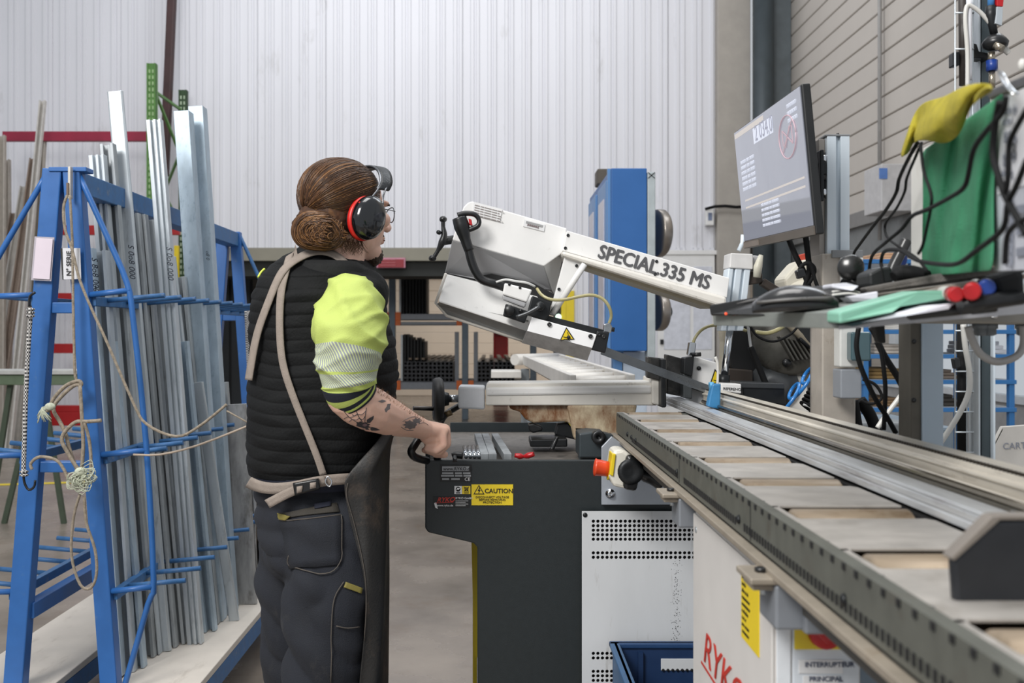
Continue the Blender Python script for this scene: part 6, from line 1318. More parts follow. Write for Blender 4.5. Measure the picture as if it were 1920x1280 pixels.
strap_m = M('beige_webbing', (150, 138, 128), .85, 0, .08, 60, bump=.5, bscale=600)
navy = M('navy_fabric', (24, 28, 44), .8, 0, .1, 30)
def remesh(mb, voxel, name, mat, parent, it=4, fac=.6, disp=0, dscale=8):
    me = bpy.data.meshes.new('tmp'); mb.bm.to_mesh(me); mb.bm.free(); o = bpy.data.objects.new('tmp', me); C.objects.link(o)
    md = o.modifiers.new('r', 'REMESH'); md.mode = 'VOXEL'; md.voxel_size = voxel; md.use_smooth_shade = True
    s = o.modifiers.new('s', 'SMOOTH'); s.iterations = it; s.factor = fac
    dg = bpy.context.evaluated_depsgraph_get(); dg.update(); m2 = bpy.data.meshes.new_from_object(o.evaluated_get(dg)); bpy.data.objects.remove(o)
    m2.materials.clear(); m2.materials.append(mat); m2.name = name
    if disp:
        nn = [v.normal.copy() for v in m2.vertices]
        for v, n_ in zip(m2.vertices, nn):
            p = v.co; k = noise.noise(Vector((p.x*dscale, p.y*dscale, p.z*dscale*1.6+p.x*dscale*.8)))
            v.co = p+n_*disp*(abs(k)*2-.35)
    o = bpy.data.objects.new(name, m2); C.objects.link(o); o.parent = parent; o.matrix_parent_inverse = parent_inv(parent)
    return o
th_ = math.radians(42)
fv = Vector((math.cos(th_), math.sin(th_), 0)); rv = Vector((math.sin(th_), -math.cos(th_), 0)); zv = Vector((0, 0, 1))
hc0 = P(651, 397, 2.38)
def HL(f, r, z): return hc0+fv*f+rv*r+zv*z
hrot = Matrix((fv, rv, zv)).transposed()
def hell(m, c, r, **k): return m.ell(HL(*c), r, rot=hrot, **k)
# ---- body: one continuous surface
m = MB()
hell(m, (-.005, 0, .03), (.095, .074, .082)); hell(m, (.036, 0, -.03), (.060, .060, .082)); hell(m, (.056, 0, -.092), (.036, .040, .030)); hell(m, (.02, 0, -.07), (.06, .056, .04))
m.cap(HL(.094, 0, .012), HL(.116, 0, -.030), .008, .0125); hell(m, (.104, .012, -.033), (.010, .008, .008)); hell(m, (.104, -.012, -.033), (.010, .008, .008))
hell(m, (.086, 0, .024), (.014, .05, .011)); hell(m, (.094, 0, -.058), (.010, .022, .006)); hell(m, (.093, 0, -.068), (.010, .019, .006))
for s in (1, -1): hell(m, (-.002, .074*s, -.012), (.018, .010, .031)); hell(m, (.070, .044*s, -.018), (.022, .02, .02))
m.cap(HL(-.015, 0, -.07), HL(-.035, 0, -.19), .058, .066)
# trunk core inside the clothes
for (x, y, Y, r) in ((600, 560, 2.4, .12), (602, 640, 2.4, .135), (604, 720, 2.4, .14), (600, 800, 2.4, .14), (598, 880, 2.4, .125), (598, 950, 2.42, .10)): m.ell(P(x, y, Y), (r, r*.85, r))
m.cap(P(600, 560, 2.42), P(657, 590, 2.25), .07, .046); m.cap(P(600, 540, 2.42), P(530, 550, 2.56), .07, .055)
m.cap(P(657, 590, 2.25), P(652, 735, 2.17), .046, .043)
fa = [(652, 742, 2.175, .047), (672, 756, 2.19, .0500), (700, 769, 2.22, .0495), (728, 781, 2.26, .0430), (752, 790, 2.30, .0360), (775, 798, 2.34, .0285), (792, 804, 2.37, .0250)]
for a, b in zip(fa, fa[1:]): m.cap(P(*a[:3]), P(*b[:3]), a[3], b[3])
# right hand: palm, four fingers curled round the handle, thumb
for a, b, ra, rb in (((790, 804, 2.375), (832, 808, 2.395), .022, .013), ((792, 804, 2.40), (834, 806, 2.42), .024, .014), ((792, 804, 2.42), (832, 804, 2.445), .024, .014), ((794, 806, 2.43), (826, 802, 2.465), .022, .013), ((800, 818, 2.39), (828, 826, 2.40), .018, .012), ((803, 815, 2.42), (826, 820, 2.43), .018, .014)):
    m.cap(P(*a), P(*b), ra, rb)
for i, (kx, ky, Y) in enumerate(((829, 814, 2.388), (836, 808, 2.413), (836, 804, 2.440), (828, 802, 2.466))):
    L = (.86, 1, 1.04, .97)[i]
    ch = [P(kx, ky, Y), P(kx+3*L, ky+24*L, Y-.004), P(kx-13*L, ky+(36+4*i)*L, Y-.002), P(kx-34*L, ky+(31+4*i)*L, Y+.002)]
    for j in range(3): m.cap(ch[j], ch[j+1], (.0118, .0102, .0092)[j], (.0102, .0092, .0080)[j])
ch = [P(800, 812, 2.455), P(806, 836, 2.468), P(818, 850, 2.462), P(834, 852, 2.450)]
for j in range(3): m.cap(ch[j], ch[j+1], (.017, .0125, .0115)[j], (.0125, .0115, .0095)[j])
# left arm reaching forward, hidden behind the trunk
la = [(535, 560, 2.56, .05), (570, 690, 2.68, .044), (650, 750, 2.72, .036), (690, 760, 2.73, .026)]
for a, b in zip(la, la[1:]): m.cap(P(*a[:3]), P(*b[:3]), a[3], b[3])
m.cap(P(690, 760, 2.73), P(722, 765, 2.735), .026, .02)
for i in range(4):
    q = P(716+i*0, 752+i*9, 2.73-.004*i); ch = [q, q+Vector((.028, 0, -.006)), q+Vector((.036, 0, -.026)), q+Vector((.018, 0, -.036))]
    for j in range(3): m.cap(ch[j], ch[j+1], .009, .0085)
ch = [P(700, 750, 2.72), P(716, 742, 2.70), P(732, 748, 2.695)]
for j in range(2): m.cap(ch[j], ch[j+1], .012, .010)
# legs inside the trousers
for (hx, hy_, hY, kx, kY, ax, aY) in ((640, 1000, 2.34, 640, 2.30, 640, 2.34), (560, 1000, 2.46, 552, 2.50, 545, 2.54)):
    hpv = P(hx, 960, hY); kn = Vector((P(kx, 0, kY).x, kY, .50)); an = Vector((P(ax, 0, aY).x, aY, .09)); m.cap(hpv, kn, .065, .055); m.cap(kn, an, .055, .04)
body = remesh(m, .0031, 'body', skin, pe, it=7)
bvb = bvh_of(body)
# eyes, glasses, beard
for s in (1, -1):
    e_ = MB(); hell(e_, (.079, .032*s, -.0005), (.012, .012, .012), seg=16, rings=10); ey = e_.build('eye', M('eye_white', (226, 222, 216), .2), pe)
    e_ = MB(); hell(e_, (.0885, .032*s, -.0005), (.0035, .005, .005), seg=12, rings=8); e_.build('iris', M('iris_brown', (60, 44, 30), .2), ey)
    e_ = MB(); e_.tube([HL(.092, .012*s, .017), HL(.098, .032*s, .022), HL(.086, .052*s, .017)], [.002, .003, .0015], 6, sm=3); e_.build('eyebrow', hair_d, pe)
gl = MB()
for s in (1, -1):
    ring = [HL(.108-.010*abs(math.cos(t*PI/10))*(1 if math.cos(t*PI/10)*s > 0 else 0), .032*s+.024*math.cos(t*PI/10), -.002+.018*math.sin(t*PI/10)) for t in range(21)]
    gl.tube(ring, .0013, 6); gl.tube([HL(.100, .056*s, .004), HL(.06, .074*s, .004), HL(.0, .082*s, .0), HL(-.02, .08*s, -.015)], .0012, 6, sm=3)
gl.tube([HL(.108, .010, .002), HL(.112, 0, .005), HL(.108, -.010, .002)], .0013, 6); gl.build('glasses', M('grey_wire_frame', (90, 92, 96), .3, .7), pe)
m = MB(); hell(m, (.064, 0, -.100), (.033, .034, .030)); hell(m, (.088, 0, -.052), (.014, .022, .006)); 
remesh(m, .003, 'beard', hair_d, pe, it=2, disp=.003, dscale=120)
m = MB()
for s in (1, -1): hell(m, (.097, 0, -.0635), (.006, .018, .004))
m.build('lips', M('lips', (176, 112, 104), .45), pe)
# hair: shell and strands swept back into a bun
m = MB(); hell(m, (-.016, 0, .036), (.096, .084, .088), seg=28, rings=18); hell(m, (-.055, 0, -.02), (.062, .072, .07)); hell(m, (-.07, .01, -.055), (.04, .05, .035))
m.cap(HL(-.09, 0, -.02), HL(-.125, 0, -.04), .038, .022); hair = remesh(m, .004, 'hair', hair_m, pe, it=4, disp=.002, dscale=60)
bun_c = HL(-.138, .0, -.050)
m = MB(); m.ell(P(590, 433, 2.300), (.040, .022, .032), seg=24, rings=14); m.ell(P(612, 438, 2.320), (.032, .026, .030)); bun = remesh(m, .004, 'hair_bun', hair_m, pe, it=2, disp=.003, dscale=50)
hmats = [M('hair_strand_dark', (62, 40, 24), .38, 0, .1), M('hair_strand_mid', (86, 57, 34), .35, 0, .1), M('hair_strand_light', (128, 90, 54), .32, 0, .1)]
ctr = Vector((-.016, 0, .034)); rad = Vector((.097, .085, .089)); endd = Vector((-.93, 0, -.42)).normalized()
sm2 = [MB(), MB(), MB()]
for i in range(2000):
    phi = R.uniform(-PI*.93, PI*.93); al = math.radians(38+38*abs(phi)/PI+R.uniform(-3, 3)); 
    if i % 3: al += R.uniform(0, 1.0)
    d0 = Vector((math.cos(al), math.sin(al)*math.sin(phi), math.sin(al)*math.cos(phi)))
    om = d0.angle(endd); jit = R.uniform(.0, .0035); wob = R.uniform(-.05, .05); pts = []
    n_ = 12; tmax = R.uniform(.55, 1) if i % 2 else .97
    for k in range(n_):
        t = k/(n_-1)*tmax; d = (d0*math.sin((1-t)*om)+endd*math.sin(t*om))/math.sin(om); d = (d+Vector((0, wob*math.sin(t*PI), 0))).normalized()
        sc_ = 1+.0*t; lo = Vector((d.x*rad.x, d.y*rad.y, d.z*rad.z)); kk = 1+jit/.09
        if d.x < -.2: kk *= 1+.12*min(1, (-d.x-.2))
        pts.append(HL(*(ctr+lo*kk)))
    sm2[R.choice((0, 0, 1, 1, 2))].tube(pts, [.0011]*(n_-2)+[.0008, .0004], 3)
def lock(path, c, dep, Y0, cnt):
    P2, _ = smooth([Vector((x, y, 0)) for x, y in path], [0]*len(path), 3)
    for i in range(cnt):
        s_ = math.sqrt(R.uniform(.02, 1)); jx = R.gauss(0, 9)*(1-s_*s_); jy = R.gauss(0, 5)*(1-s_*s_); dy = -dep*math.sqrt(max(0, 1-s_*s_))-.004; n_ = len(P2); a0 = R.randint(0, 2); a1 = n_-R.randint(0, 3); pts = []
        for k in range(a0, a1):
            x = c[0]+jx+(P2[k].x-c[0])*s_; y = c[1]+jy+(P2[k].y-c[1])*s_; pts.append(P(x, y, Y0+dy+R.uniform(-.0008, .0008)))
        sm2[R.choice((0, 1, 1, 2, 2))].tube(pts, [.0011]*(len(pts)-2)+[.0008, .0004], 3)
lock([(612, 398), (576, 395), (554, 410), (546, 432), (552, 452), (570, 466), (612, 471)], (610, 434), .040, bun_c.y-.004, 520)
lock([(590, 398), (616, 402), (636, 416), (647, 440), (640, 460), (616, 470), (590, 469)], (594, 436), .034, 2.300, 520)
lock([(600, 396), (592, 420), (600, 446), (622, 462), (640, 464)], (640, 430), .030, 2.305, 260)
for i in range(60):     # wisps at the nape
    a = HL(-.03+R.uniform(-.03, .03), .062, -.06+R.uniform(-.02, .0)); sm2[1].tube([a, a+rv*.004+zv*-.015+fv*R.uniform(-.01, .01), a+zv*-.03+fv*R.uniform(-.02, .02)], [.0008, .0006, .0003], 3, sm=3)
for a, mt2 in zip(sm2, hmats): o = a.build('hair_strands', mt2, pe, fix=False); o['kind'] = 'stuff'
MB().tube([HL(-.112, .028*math.cos(t*PI/6), -.038+.028*math.sin(t*PI/6)) for t in range(13)], .0028, 8).build('hair_tie', M('hair_tie_brown', (110, 70, 40), .6), pe)
# ear defenders: a thing the worker wears
em = thing('ear_defenders', HL(0, .11, -.02), 'black ear defenders with red rim worn over the long brown hair', 'ear defenders')
em_m = M('glossy_navy_black', (14, 17, 21), .16, 0, .05, 10, coat=.6)
def cup(s):
    m_ = MB(); m_.lathe((0, 0, 0), (0, 0, 1), [(0, .030), (.002, .0400), (.010, .0435), (.022, .0425), (.031, .036), (.037, .024), (.039, .0001)], 40)
    base = HL(-.010, (.090)*s, -.024); mt3 = Matrix.Translation(base) @ Matrix((fv, zv, rv*s)).transposed().to_4x4() @ Matrix.Rotation(-.35*s, 4, 'Z') @ Matrix.Diagonal((.98, 1.22, 1, 1))
    m_.bm.transform(mt3); cp = m_.build('ear_cup', em_m, em)
    m_ = MB(); m_.lathe((0, 0, 0), (0, 0, 1), [(-.012, .030), (-.012, .042), (-.006, .0445), (0, .044), (.003, .0405), (.003, .03)], 40); m_.bm.transform(mt3); m_.build('red_rim', M('rim_red', (200, 34, 28), .35), em)
    m_ = MB(); m_.lathe((0, 0, 0), (0, 0, 1), [(-.024, .022), (-.024, .036), (-.018, .041), (-.012, .041), (-.012, .02)], 40); m_.bm.transform(mt3); m_.build('cushion', black, em)
    for q_ in (.034, -.034):
        MB().tube([HL(q_*.9-.006, .112*s, -.004), HL(q_*.4+.016, .106*s, .030), HL(.036+q_*.3, .096*s, .052)], .0022, 8, sm=4).build('wire_fork', M('fork_steel', (120, 122, 126), .25, .9), em)
    m_ = MB(); m_.ell(HL(-.034, .107*s, .004), (.007, .007, .008)); m_.build('red_pivot', M('rim_red', (200, 34, 28)), em)
cup(1); cup(-1)
bandp = [HL(.036, .096, .046), HL(.050, .089, .066), HL(.060, .068, .092), HL(.066, .036, .109), HL(.068, 0, .114), HL(.066, -.036, .109), HL(.060, -.068, .092), HL(.050, -.089, .066), HL(.036, -.096, .046)]
bp2, _ = smooth(bandp, [0]*9, 5); m = MB(); w2 = .017
rows = [[p+fv*w2*a-zv*abs(a)*.001 for a in (-1, -.4, .4, 1)] for p in bp2]; m.sheet(rows, .006); bd = m.build('headband', M('band_black', (26, 29, 33), .4, 0, .1, 60, bump=.3, bscale=300), em, fix=False)
MB().tube([p-fv*w2*1.0 for p in bp2], .0028, 8).build('band_wire', M('fork_steel', (120, 122, 126)), em)
# ---- vest
def rings_from(tab, n, nr, p=2.3, Yc=None, fn=None):
    out = []
    for k in range(nr):
        t = k/(nr-1); yy = tab[0][0]+(tab[-1][0]-tab[0][0])*t
        for a, b in zip(tab, tab[1:]):
            if a[0] <= yy <= b[0]: break
        u = (yy-a[0])/(b[0]-a[0]); u2 = u*u*(3-2*u)*.5+u*.5; v = [a[i]+(b[i]-a[i])*u2 for i in range(1, len(a))]; xl, xr, hd, Y = v
        cx = X((xl+xr)/2, Y); hw = (xr-xl)/2*Y/F; z = Z(yy, Y); ring = []
        for i in range(n):
            an = 2*PI*i/n; c, s = math.cos(an), math.sin(an)
            x = math.copysign(abs(c)**(2/p), c); y = math.copysign(abs(s)**(2/p), s); q = Vector((cx+x*hw, Y+y*hd, z)); d = Vector((x, y, 0)).normalized()
            ring.append(fn(q, d, an, z) if fn else q)
        out.append(ring)
    return out
def quilt(q, d, an, z):
    zz = q.z+.012*math.cos(an*1+1.1)+.010*noise.noise(Vector((q.x*7, q.y*7, q.z*3))); ph = (zz/.0285) % 1
    b = abs(math.sin(PI*ph))**.45; w_ = noise.noise(Vector((q.x*16, q.y*16, q.z*36)))*.0045+noise.noise(Vector((q.x*5, q.y*5, q.z*7)))*.008
    side = 1 if abs(math.sin(an)) > -2 else 0
    return q+d*((b-1)*.0035*side+w_)
VT = [(456, 572, 640, .060, 2.42), (470, 552, 664, .085, 2.42), (484, 528, 684, .115, 2.41), (500, 507, 700, .132, 2.41), (524, 489, 712, .145, 2.40), (560, 478, 722, .155, 2.40), (600, 472, 731, .16, 2.40), (650, 470, 741, .165, 2.40), (700, 469, 745, .17, 2.40), (760, 469, 740, .17, 2.40), (820, 469, 728, .165, 2.40), (868, 471, 716, .158, 2.40), (884, 475, 708, .150, 2.40)]
m = MB(); m.loft(rings_from(VT, 96, 330, fn=quilt)); vest = m.build('vest', vest_m, pe)
# raised collar, open at the front
m = MB(); cen = HL(-.035, 0, -.165); rows = []
for k in range(7):
    t = k/6; row = []
    for i in range(41):
        a = math.radians(-168+336*i/40)+PI; r_ = .077+.008*math.sin(t*PI)+.004*t; dd = fv*math.cos(a)*1.12+rv*math.sin(a)
        fr_up = max(0, math.cos(a)); row.append(cen+dd*(r_+.028*(fr_up**2)*(1-t*.4))+zv*(-.045+.085*t-.040*fr_up))
    rows.append(row)
m.sheet(rows, .014); m.build('collar', M('collar_black', (15, 16, 17), .85, 0, .15, 30, bump=.3, bscale=200), pe, fix=False)
# shoulder yoke of the vest over the sleeve top
m = MB(); m.ell(P(655, 556, 2.29), (.070, .075, .058)); m.ell(P(690, 552, 2.33), (.05, .06, .06)); m.ell(P(616, 530, 2.34), (.07, .06, .05)); remesh(m, .006, 'shoulder_yoke', vest_m, pe, it=6, disp=.003, dscale=22)
m = MB(); m.ell(P(520, 540, 2.50), (.05, .06, .055)); remesh(m, .006, 'shoulder_yoke', vest_m, pe, it=6)
# ---- sleeves with reflective bands and navy cuff
def sleeve(path, name, n=56, seg=14):
    pts = [P(*p[:3]) for p in path]; rr = [p[3] for p in path]; pts, rr = smooth(pts, rr, seg); u = None; rings = []; m_ = len(pts)
    for k in range(m_):
        d = (pts[min(m_-1, k+1)]-pts[max(0, k-1)]).normalized(); u = Vector((1, 0, 0)) if u is None else u; u = (u-d*u.dot(d)).normalized(); q = d.cross(u); ring = []; t = k/(m_-1)
        for i in range(n):
            a = 2*PI*i/n; o = u*math.cos(a)+q*math.sin(a); p = pts[k]+o*rr[k]
            rg = 1-abs(noise.noise(Vector((p.x*5+2, p.y*5, p.z*13+p.x*10))))*2.2; rg2 = 1-abs(noise.noise(Vector((p.x*8, p.y*7+4, p.z*20-p.x*12))))*2.2; w_ = (max(0, rg)**2.2*.013+max(0, rg2)**3*.007-.006)*(1-t*.35)
            if t > .8: w_ *= .2
            ring.append(p+o*w_)
        rings.append(ring)
    return MB().loft(rings, caps=False)
sl_m = M('hi_vis_sleeve', (182, 197, 102), .75, 0, .03, 12, bump=.3, bscale=400); nt = sl_m.node_tree; N = nt.nodes; L = nt.links
uvn = N.new('ShaderNodeUVMap'); uvn.uv_map = 'UVMap'; sep = N.new('ShaderNodeSeparateXYZ'); L.new(uvn.outputs[0], sep.inputs[0])
bsdf = N['Principled BSDF']; src_ = bsdf.inputs['Base Color'].links[0].from_socket
# band map along the sleeve
cr = N.new('ShaderNodeValToRGB'); cr.color_ramp.interpolation = 'CONSTANT'; L.new(sep.outputs[1], cr.inputs[0])
el = cr.color_ramp.elements; el[0].position = 0; el[0].color = (0, 0, 0, 1)
stops = [(.44, 1), (.60, 0), (.635, 1), (.745, 0), (.80, 2), (.86, 0), (.90, 2), (.935, 0), (.958, 2)]
el[1].position = stops[0][0]; el[1].color = (1, 0, 0, 1)
for p_, v_ in stops[1:]: e_ = el.new(p_); e_.color = {0: (0, 0, 0, 1), 1: (1, 0, 0, 1), 2: (0, 1, 0, 1)}[v_]
sp2 = N.new('ShaderNodeSeparateColor'); L.new(cr.outputs[0], sp2.inputs[0])
ma = N.new('ShaderNodeMath'); ma.operation = 'MULTIPLY_ADD'; L.new(sep.outputs[0], ma.inputs[0]); ma.inputs[1].default_value = 66; mb_ = N.new('ShaderNodeMath'); mb_.operation = 'MULTIPLY'; L.new(sep.outputs[1], mb_.inputs[0]); mb_.inputs[1].default_value = 34; L.new(mb_.outputs[0], ma.inputs[2])
fr2 = N.new('ShaderNodeMath'); fr2.operation = 'FRACT'; L.new(ma.outputs[0], fr2.inputs[0]); gt = N.new('ShaderNodeMath'); gt.operation = 'GREATER_THAN'; L.new(fr2.outputs[0], gt.inputs[0]); gt.inputs[1].default_value = .42
m1 = N.new('ShaderNodeMix'); m1.data_type = 'RGBA'; L.new(gt.outputs[0], m1.inputs[0]); m1.inputs[6].default_value = lin((206, 216, 160)); m1.inputs[7].default_value = lin((146, 150, 156))
m2_ = N.new('ShaderNodeMix'); m2_.data_type = 'RGBA'; L.new(sp2.outputs[0], m2_.inputs[0]); L.new(src_, m2_.inputs[6]); L.new(m1.outputs[2], m2_.inputs[7])
m3 = N.new('ShaderNodeMix'); m3.data_type = 'RGBA'; L.new(sp2.outputs[1], m3.inputs[0]); L.new(m2_.outputs[2], m3.inputs[6]); m3.inputs[7].default_value = lin((22, 26, 40)); L.new(m3.outputs[2], bsdf.inputs['Base Color'])
rs_ = sleeve([(664, 536, 2.275, .036), (659, 560, 2.245, .066), (656, 608, 2.20, .0775), (656, 640, 2.175, .0790), (652, 672, 2.165, .0700), (651, 695, 2.165, .0660), (653, 716, 2.167, .0600), (656, 730, 2.172, .0560), (667, 745, 2.185, .0520)], 'sleeve')
sv = rs_.build('sleeve', sl_m, pe, fix=False)
ls_ = sleeve([(530, 545, 2.54, .045), (536, 565, 2.56, .062), (548, 620, 2.61, .064), (570, 690, 2.67, .055), (610, 725, 2.70, .045)], 'sleeve'); ls_.build('sleeve', sl_m, pe, fix=False)
MB().tube([P(484, 520, 2.43), P(489, 511, 2.44), P(496, 504, 2.45)], .003, 6, sm=3).build('hi_vis_piping', M('piping_yellow', (214, 232, 90), .6), pe)
# ---- trousers
m = MB()
for (yy, x0_, x1_) in ((885, 484, 712), (920, 482, 715), (960, 484, 716), (1000, 488, 716), (1040, 494, 716)):
    m.ell(P((x0_+x1_)/2, yy, 2.40), ((x1_-x0_)/2*2.4/F, .145, .07), seg=32, rings=16)
def leg(pts):
    for a, b in zip(pts, pts[1:]): m.cap(P(*a[:3]), P(*b[:3]), a[3], b[3], 24)
leg([(630, 1000, 2.33, .112), (622, 1100, 2.31, .108), (618, 1180, 2.30, .098), (616, 1290, 2.30, .092), (622, 1450, 2.33, .082), (626, 1690, 2.35, .078)])
leg([(568, 1000, 2.48, .105), (560, 1100, 2.49, .100), (560, 1200, 2.50, .093), (562, 1300, 2.52, .086), (562, 1450, 2.54, .080), (562, 1640, 2.55, .076)])
tr = remesh(m, .0062, 'trousers', trou_m, pe, it=6, disp=.016, dscale=7)
for (x, Y) in ((632, 2.35), (575, 2.55)):
    b_ = P(x, 0, Y); m = MB(); m.ell((b_.x+.06, Y+.04, .05), (.14, .055, .055), rot=Matrix.Rotation(th_, 3, 'Z')); m.ell((b_.x+.0, Y, .08), (.06, .05, .075)); o = remesh(m, .008, 'work_shoe', black, pe, it=3)
    MB().box(b_.x-.06, b_.x+.19, Y-.045, Y+.1, 0, .02).bm.free()
bvt = bvh_of(tr)
# pockets and seams laid on the trousers
def quad_on(bv, pts, name, mat, th=.003, off=.003, n=8, parent=pe, m_=6):
    a, b, c, d = [Vector((p[0], p[1])) for p in pts]; rows = []
    for i in range(m_+1):
        l = a.lerp(d, i/m_); r = b.lerp(c, i/m_); rows.append([hit(bv, *l.lerp(r, j/n), off) for j in range(n+1)])
    mb = MB(); mb.sheet(rows, th); return mb.build(name, mat, parent, fix=False)
def line_on(bv, pts, r, name, mat, off=.002, parent=pe, sm=4):
    P2 = [Vector((x, y, 0)) for x, y in pts]; P2, _ = smooth(P2, [0]*len(P2), sm); return MB().tube([hit(bv, p.x, p.y, off) for p in P2], r, 6).build(name, mat, parent)
trou_d = M('trouser_trim', (58, 54, 48), .8, 0, .15, 30, bump=.4, bscale=400)
quad_on(bvt, [(524, 962), (632, 944), (637, 960), (526, 972)], 'pocket_hem', trou_d)
quad_on(bvt, [(526, 974), (640, 966), (638, 1058), (545, 1066)], 'back_pocket', trou_m, th=.004, off=.004)
tse = M('seam_thread', (84, 78, 72), .8)
line_on(bvt, [(524, 974), (580, 974), (640, 966)], .0014, 'seam', tse, .006); line_on(bvt, [(640, 966), (640, 1020), (639, 1050), (620, 1072), (580, 1072), (545, 1058), (545, 1040)], .0013, 'seam', tse, .006)
line_on(bvt, [(644, 1090), (628, 1120), (622, 1170), (620, 1280)], .0014, 'seam', tse, .004); line_on(bvt, [(630, 1172), (650, 1176), (672, 1174)], .0014, 'seam', tse, .004)
quad_on(bvt, [(648, 1090), (678, 1102), (676, 1112), (644, 1100)], 'yellow_tab', M('dull_yellow', (128, 118, 56), .7), off=.004)
quad_on(bvt, [(525, 962), (548, 968), (540, 974), (524, 972)], 'yellow_tab', M('dull_yellow', (128, 118, 56)), off=.007)
quad_on(bvt, [(591, 947), (620, 943), (620, 951), (591, 957)], 'pocket_patch', navy, off=.007)
# ---- leather apron wrapped round the front
rows = []
AP = [(775, 736, 744, 720, 520), (800, 728, 742, 735, 500), (830, 706, 731, 735, 500), (860, 676, 727, 735, 490), (885, 652, 727, 735, 486), (900, 646, 727, 735, 484), (950, 652, 726, 735, 482), (1000, 663, 726, 736, 482), (1060, 678, 726, 737, 483), (1120, 684, 726, 738, 486), (1200, 681, 725, 738, 492), (1290, 672, 725, 738, 496), (1420, 668, 724, 738, 500)]
for (yy, xe, xr, xf, xl_e) in AP:
    row = []; Yn = 2.40-.155 if xe < 700 else 2.40-.09
    ctl = [P(xe, yy, 2.235 if yy > 860 else 2.26), P((xe+xr)/2+4, yy, 2.25), P(xr-2, yy, 2.31), P(xr, yy, 2.38), P(xr-8, yy, 2.48), P(xr-50, yy, 2.60), P((xr+xl_e)/2, yy, 2.64), P(xl_e+30, yy, 2.58), P(xl_e, yy, 2.50)]
    for q in ctl: q.z = Z(yy, 2.3)
    sp3, _ = smooth(ctl, [0]*9, 4)
    for j, q in enumerate(sp3): row.append(q+Vector((1, 0, 0))*.004*math.sin(j*1.1+yy*.013)+Vector((0, 1, 0))*.004*math.sin(yy*.02+j))
    rows.append(row)
m = MB(); m.sheet(rows, .004); ap_ = m.build('apron', apr_m, pe, fix=False); md = ap_.modifiers.new('s', 'SUBSURF'); md.levels = md.render_levels = 2
line_on(bvh_of(ap_), [(652, 905), (650, 930), (665, 985), (682, 1060), (687, 1120), (683, 1200)], .0012, 'stitched_edge', M('apron_edge', (82, 76, 70), .6), .002)
# ---- straps
pxy = MB(); pxy.loft(rings_from(VT[:-2]+[(850, 470, 722, .163, 2.40), (884, 473, 716, .160, 2.40), (960, 478, 716, .158, 2.40)], 64, 60)); po = pxy.build('proxy', None); bvv = bvh_of(po); bpy.data.objects.remove(po)
from mathutils.bvhtree import BVHTree as _B
def ribbon(bvs, path, wpx, name, mat, off=.005, th=.003, sm=8, Yd=2.25):
    p2 = [Vector((x, y, 0)) for x, y in path]; p2, _ = smooth(p2, [0]*len(p2), sm); rows = []
    for k in range(len(p2)):
        d = (p2[min(len(p2)-1, k+1)]-p2[max(0, k-1)]).normalized(); n_ = Vector((-d.y, d.x, 0)); row = []
        for s in (-1, -.33, .33, 1):
            q = p2[k]+n_*wpx/2*s; best = None
            for bv in bvs:
                h_ = hit(bv, q.x, q.y, off, Yd)
                if best is None or h_.y < best.y: best = h_
            row.append(best)
        rows.append(row)
    # even out the quilting underneath
    for _ in range(18):
        rows = [[(rows[max(0, k-1)][j]+rows[k][j]*2+rows[min(len(rows)-1, k+1)][j])/4 if 0 < k < len(rows)-1 else rows[k][j] for j in range(4)] for k in range(len(rows))]
    m_ = MB(); m_.sheet(rows, th); return m_.build(name, mat, pe, fix=False)
yk = [o for o in pe.children if o.name.startswith('shoulder_yoke')][0]; bvy = bvh_of(yk)
bvy2 = bvh_of(yk)
rbv = [bvv]
ribbon([bvv], [(551, 462), (546, 482), (541, 504), (531, 540), (527, 597), (530, 665), (542, 715), (566, 780), (592, 845), (606, 888)], 12.5, 'shoulder_strap', strap_m, .008)
ribbon([bvv], [(648, 502), (634, 488), (612, 478), (588, 478), (560, 490), (540, 506), (526, 524), (508, 570), (490, 620), (480, 672), (474, 712)], 12, 'shoulder_strap', strap_m, .010)
ribbon([bvv], [(474, 902), (490, 910), (520, 915), (560, 910), (600, 900), (640, 896), (658, 896)], 21, 'waist_strap', strap_m, .010)
ribbon([bvv], [(510, 942), (540, 924), (575, 908), (610, 896)], 17, 'strap_tail', strap_m, .016)
bk = quad_on(bvv, [(554, 902), (598, 893), (602, 912), (558, 925)], 'buckle', black, th=.010, off=.022)
for q in ((562, 908, 571, 920), (585, 900, 594, 912)): quad_on(bvv, [(q[0], q[1]), (q[2], q[1]-2), (q[2], q[3]-2), (q[0], q[3])], 'buckle_slot', strap_m, th=.003, off=.029, parent=bk, n=2, m_=2)
MB().tube([P(614, 892, 2.215), P(622, 902, 2.215), P(618, 912, 2.215), P(610, 904, 2.215), P(614, 892, 2.215)], .0018, 6, sm=3).build('ring', chrome, pe)
# waistband shirt tail below the vest
m = MB(); m.loft(rings_from([(878, 474, 706, .150, 2.40), (905, 478, 712, .150, 2.40)], 64, 8)); m.build('shirt_hem', navy, pe)
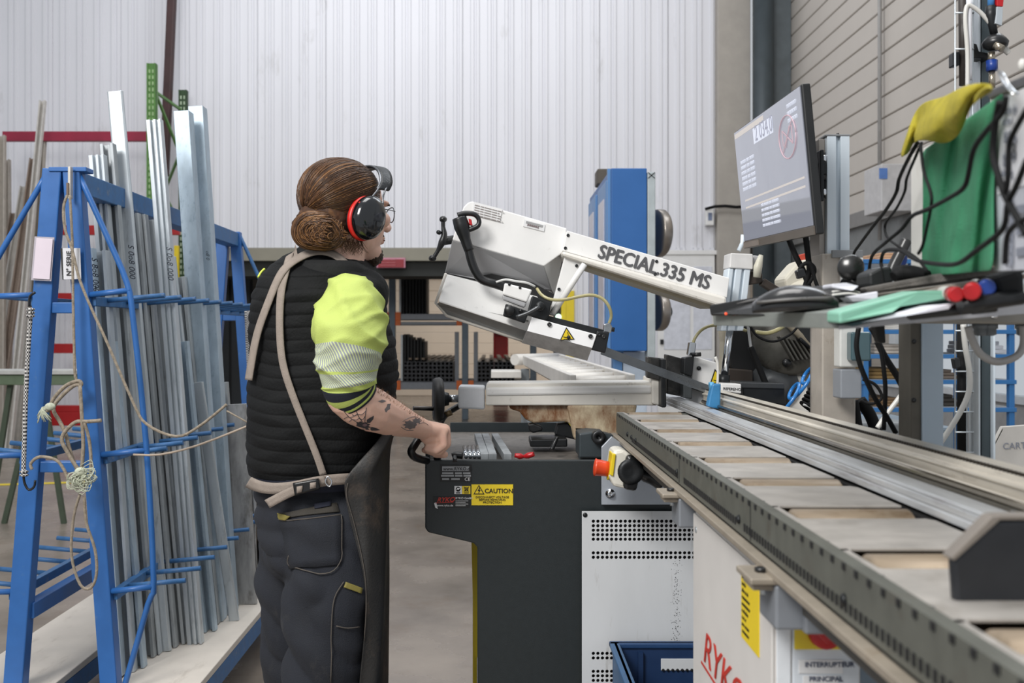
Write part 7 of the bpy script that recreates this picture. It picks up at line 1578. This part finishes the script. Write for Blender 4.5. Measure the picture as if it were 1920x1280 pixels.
# ---- tattoos printed on the forearm
ink = M('tattoo_ink', (64, 62, 66), .6, 0, .1, 30); ink2 = M('tattoo_faded_ink', (112, 104, 104), .6, 0, .15, 60)
def tl(pts, r=.0009, mt=ink, sm=4): line_on(bvb, pts, r, 'tattoo_line', mt, .0002, sm=sm)
for a in ([(644, 769), (655, 782), (676, 795)], [(667, 767), (672, 780), (679, 790)], [(687, 764), (685, 778), (684, 790)]): tl(a)
for a in ([(645, 785), (652, 781), (656, 782), (664, 780), (670, 776), (678, 777), (686, 770)], [(655, 790), (661, 786), (668, 787), (673, 784), (680, 786), (684, 780)], [(660, 777), (666, 779), (670, 775)]): tl(a, .0007)
def blot(c, rx, ry, n_, mt=ink, off=.0006, rot=0, seed=0):
    rr2 = random.Random(seed); ring = []
    for i in range(n_):
        a = 2*PI*i/n_; k = 1 if i % 2 == 0 else rr2.uniform(.55, .9); x = math.cos(a)*rx*k; y = math.sin(a)*ry*k; ring.append((c[0]+x*math.cos(rot)-y*math.sin(rot), c[1]+x*math.sin(rot)+y*math.cos(rot)))
    m_ = MB(); cv_ = m_.bm.verts.new(hit(bvb, *c, off)); vs_ = [m_.bm.verts.new(hit(bvb, *p, off)) for p in ring]; mid = [m_.bm.verts.new(hit(bvb, (p[0]+c[0])/2, (p[1]+c[1])/2, off)) for p in ring]
    for i in range(n_): j = (i+1) % n_; m_.bm.faces.new((cv_, mid[i], mid[j])); m_.bm.faces.new((mid[i], vs_[i], vs_[j], mid[j]))
    m_.build('tattoo_patch', mt, pe)
blot((682, 798), 15, 8, 18, seed=1, rot=.2); blot((694, 786), 10, 5, 6, seed=2, rot=-.8); blot((702, 804), 11, 4, 6, seed=3, rot=.15); blot((674, 794), 7, 5, 10, seed=4)
blot((684, 796), 5, 3, 8, M('tattoo_rose', (126, 104, 108), .6), .0010, seed=5)
blot((768, 796), 14, 9, 16, ink2, seed=6); blot((781, 789), 10, 6, 14, ink2, seed=7); blot((727, 764), 5, 10, 10, ink2, seed=8, rot=.5); blot((716, 752), 8, 3, 8, ink2, seed=9)
tl([(755, 790), (765, 784), (778, 781), (790, 787)], .0007, ink2); tl([(752, 800), (762, 806), (775, 806)], .0008, ink2); tl([(785, 795), (795, 792), (803, 797)], .0006, ink2)
# fine arm hair along the top of the forearm
m = MB()
for i in range(260):
    t = R.uniform(0, 1); x = 700+95*t; y = 723+60*t+R.uniform(-3, 10); q = hit(bvb, x, y, .0)
    m.tube([q, q+Vector((R.uniform(.001, .004), -.002, R.uniform(.003, .007)))], [.0003, .0001], 3)
o = m.build('arm_hair', M('arm_hair', (150, 112, 80), .6), pe, fix=False); o['kind'] = 'stuff'
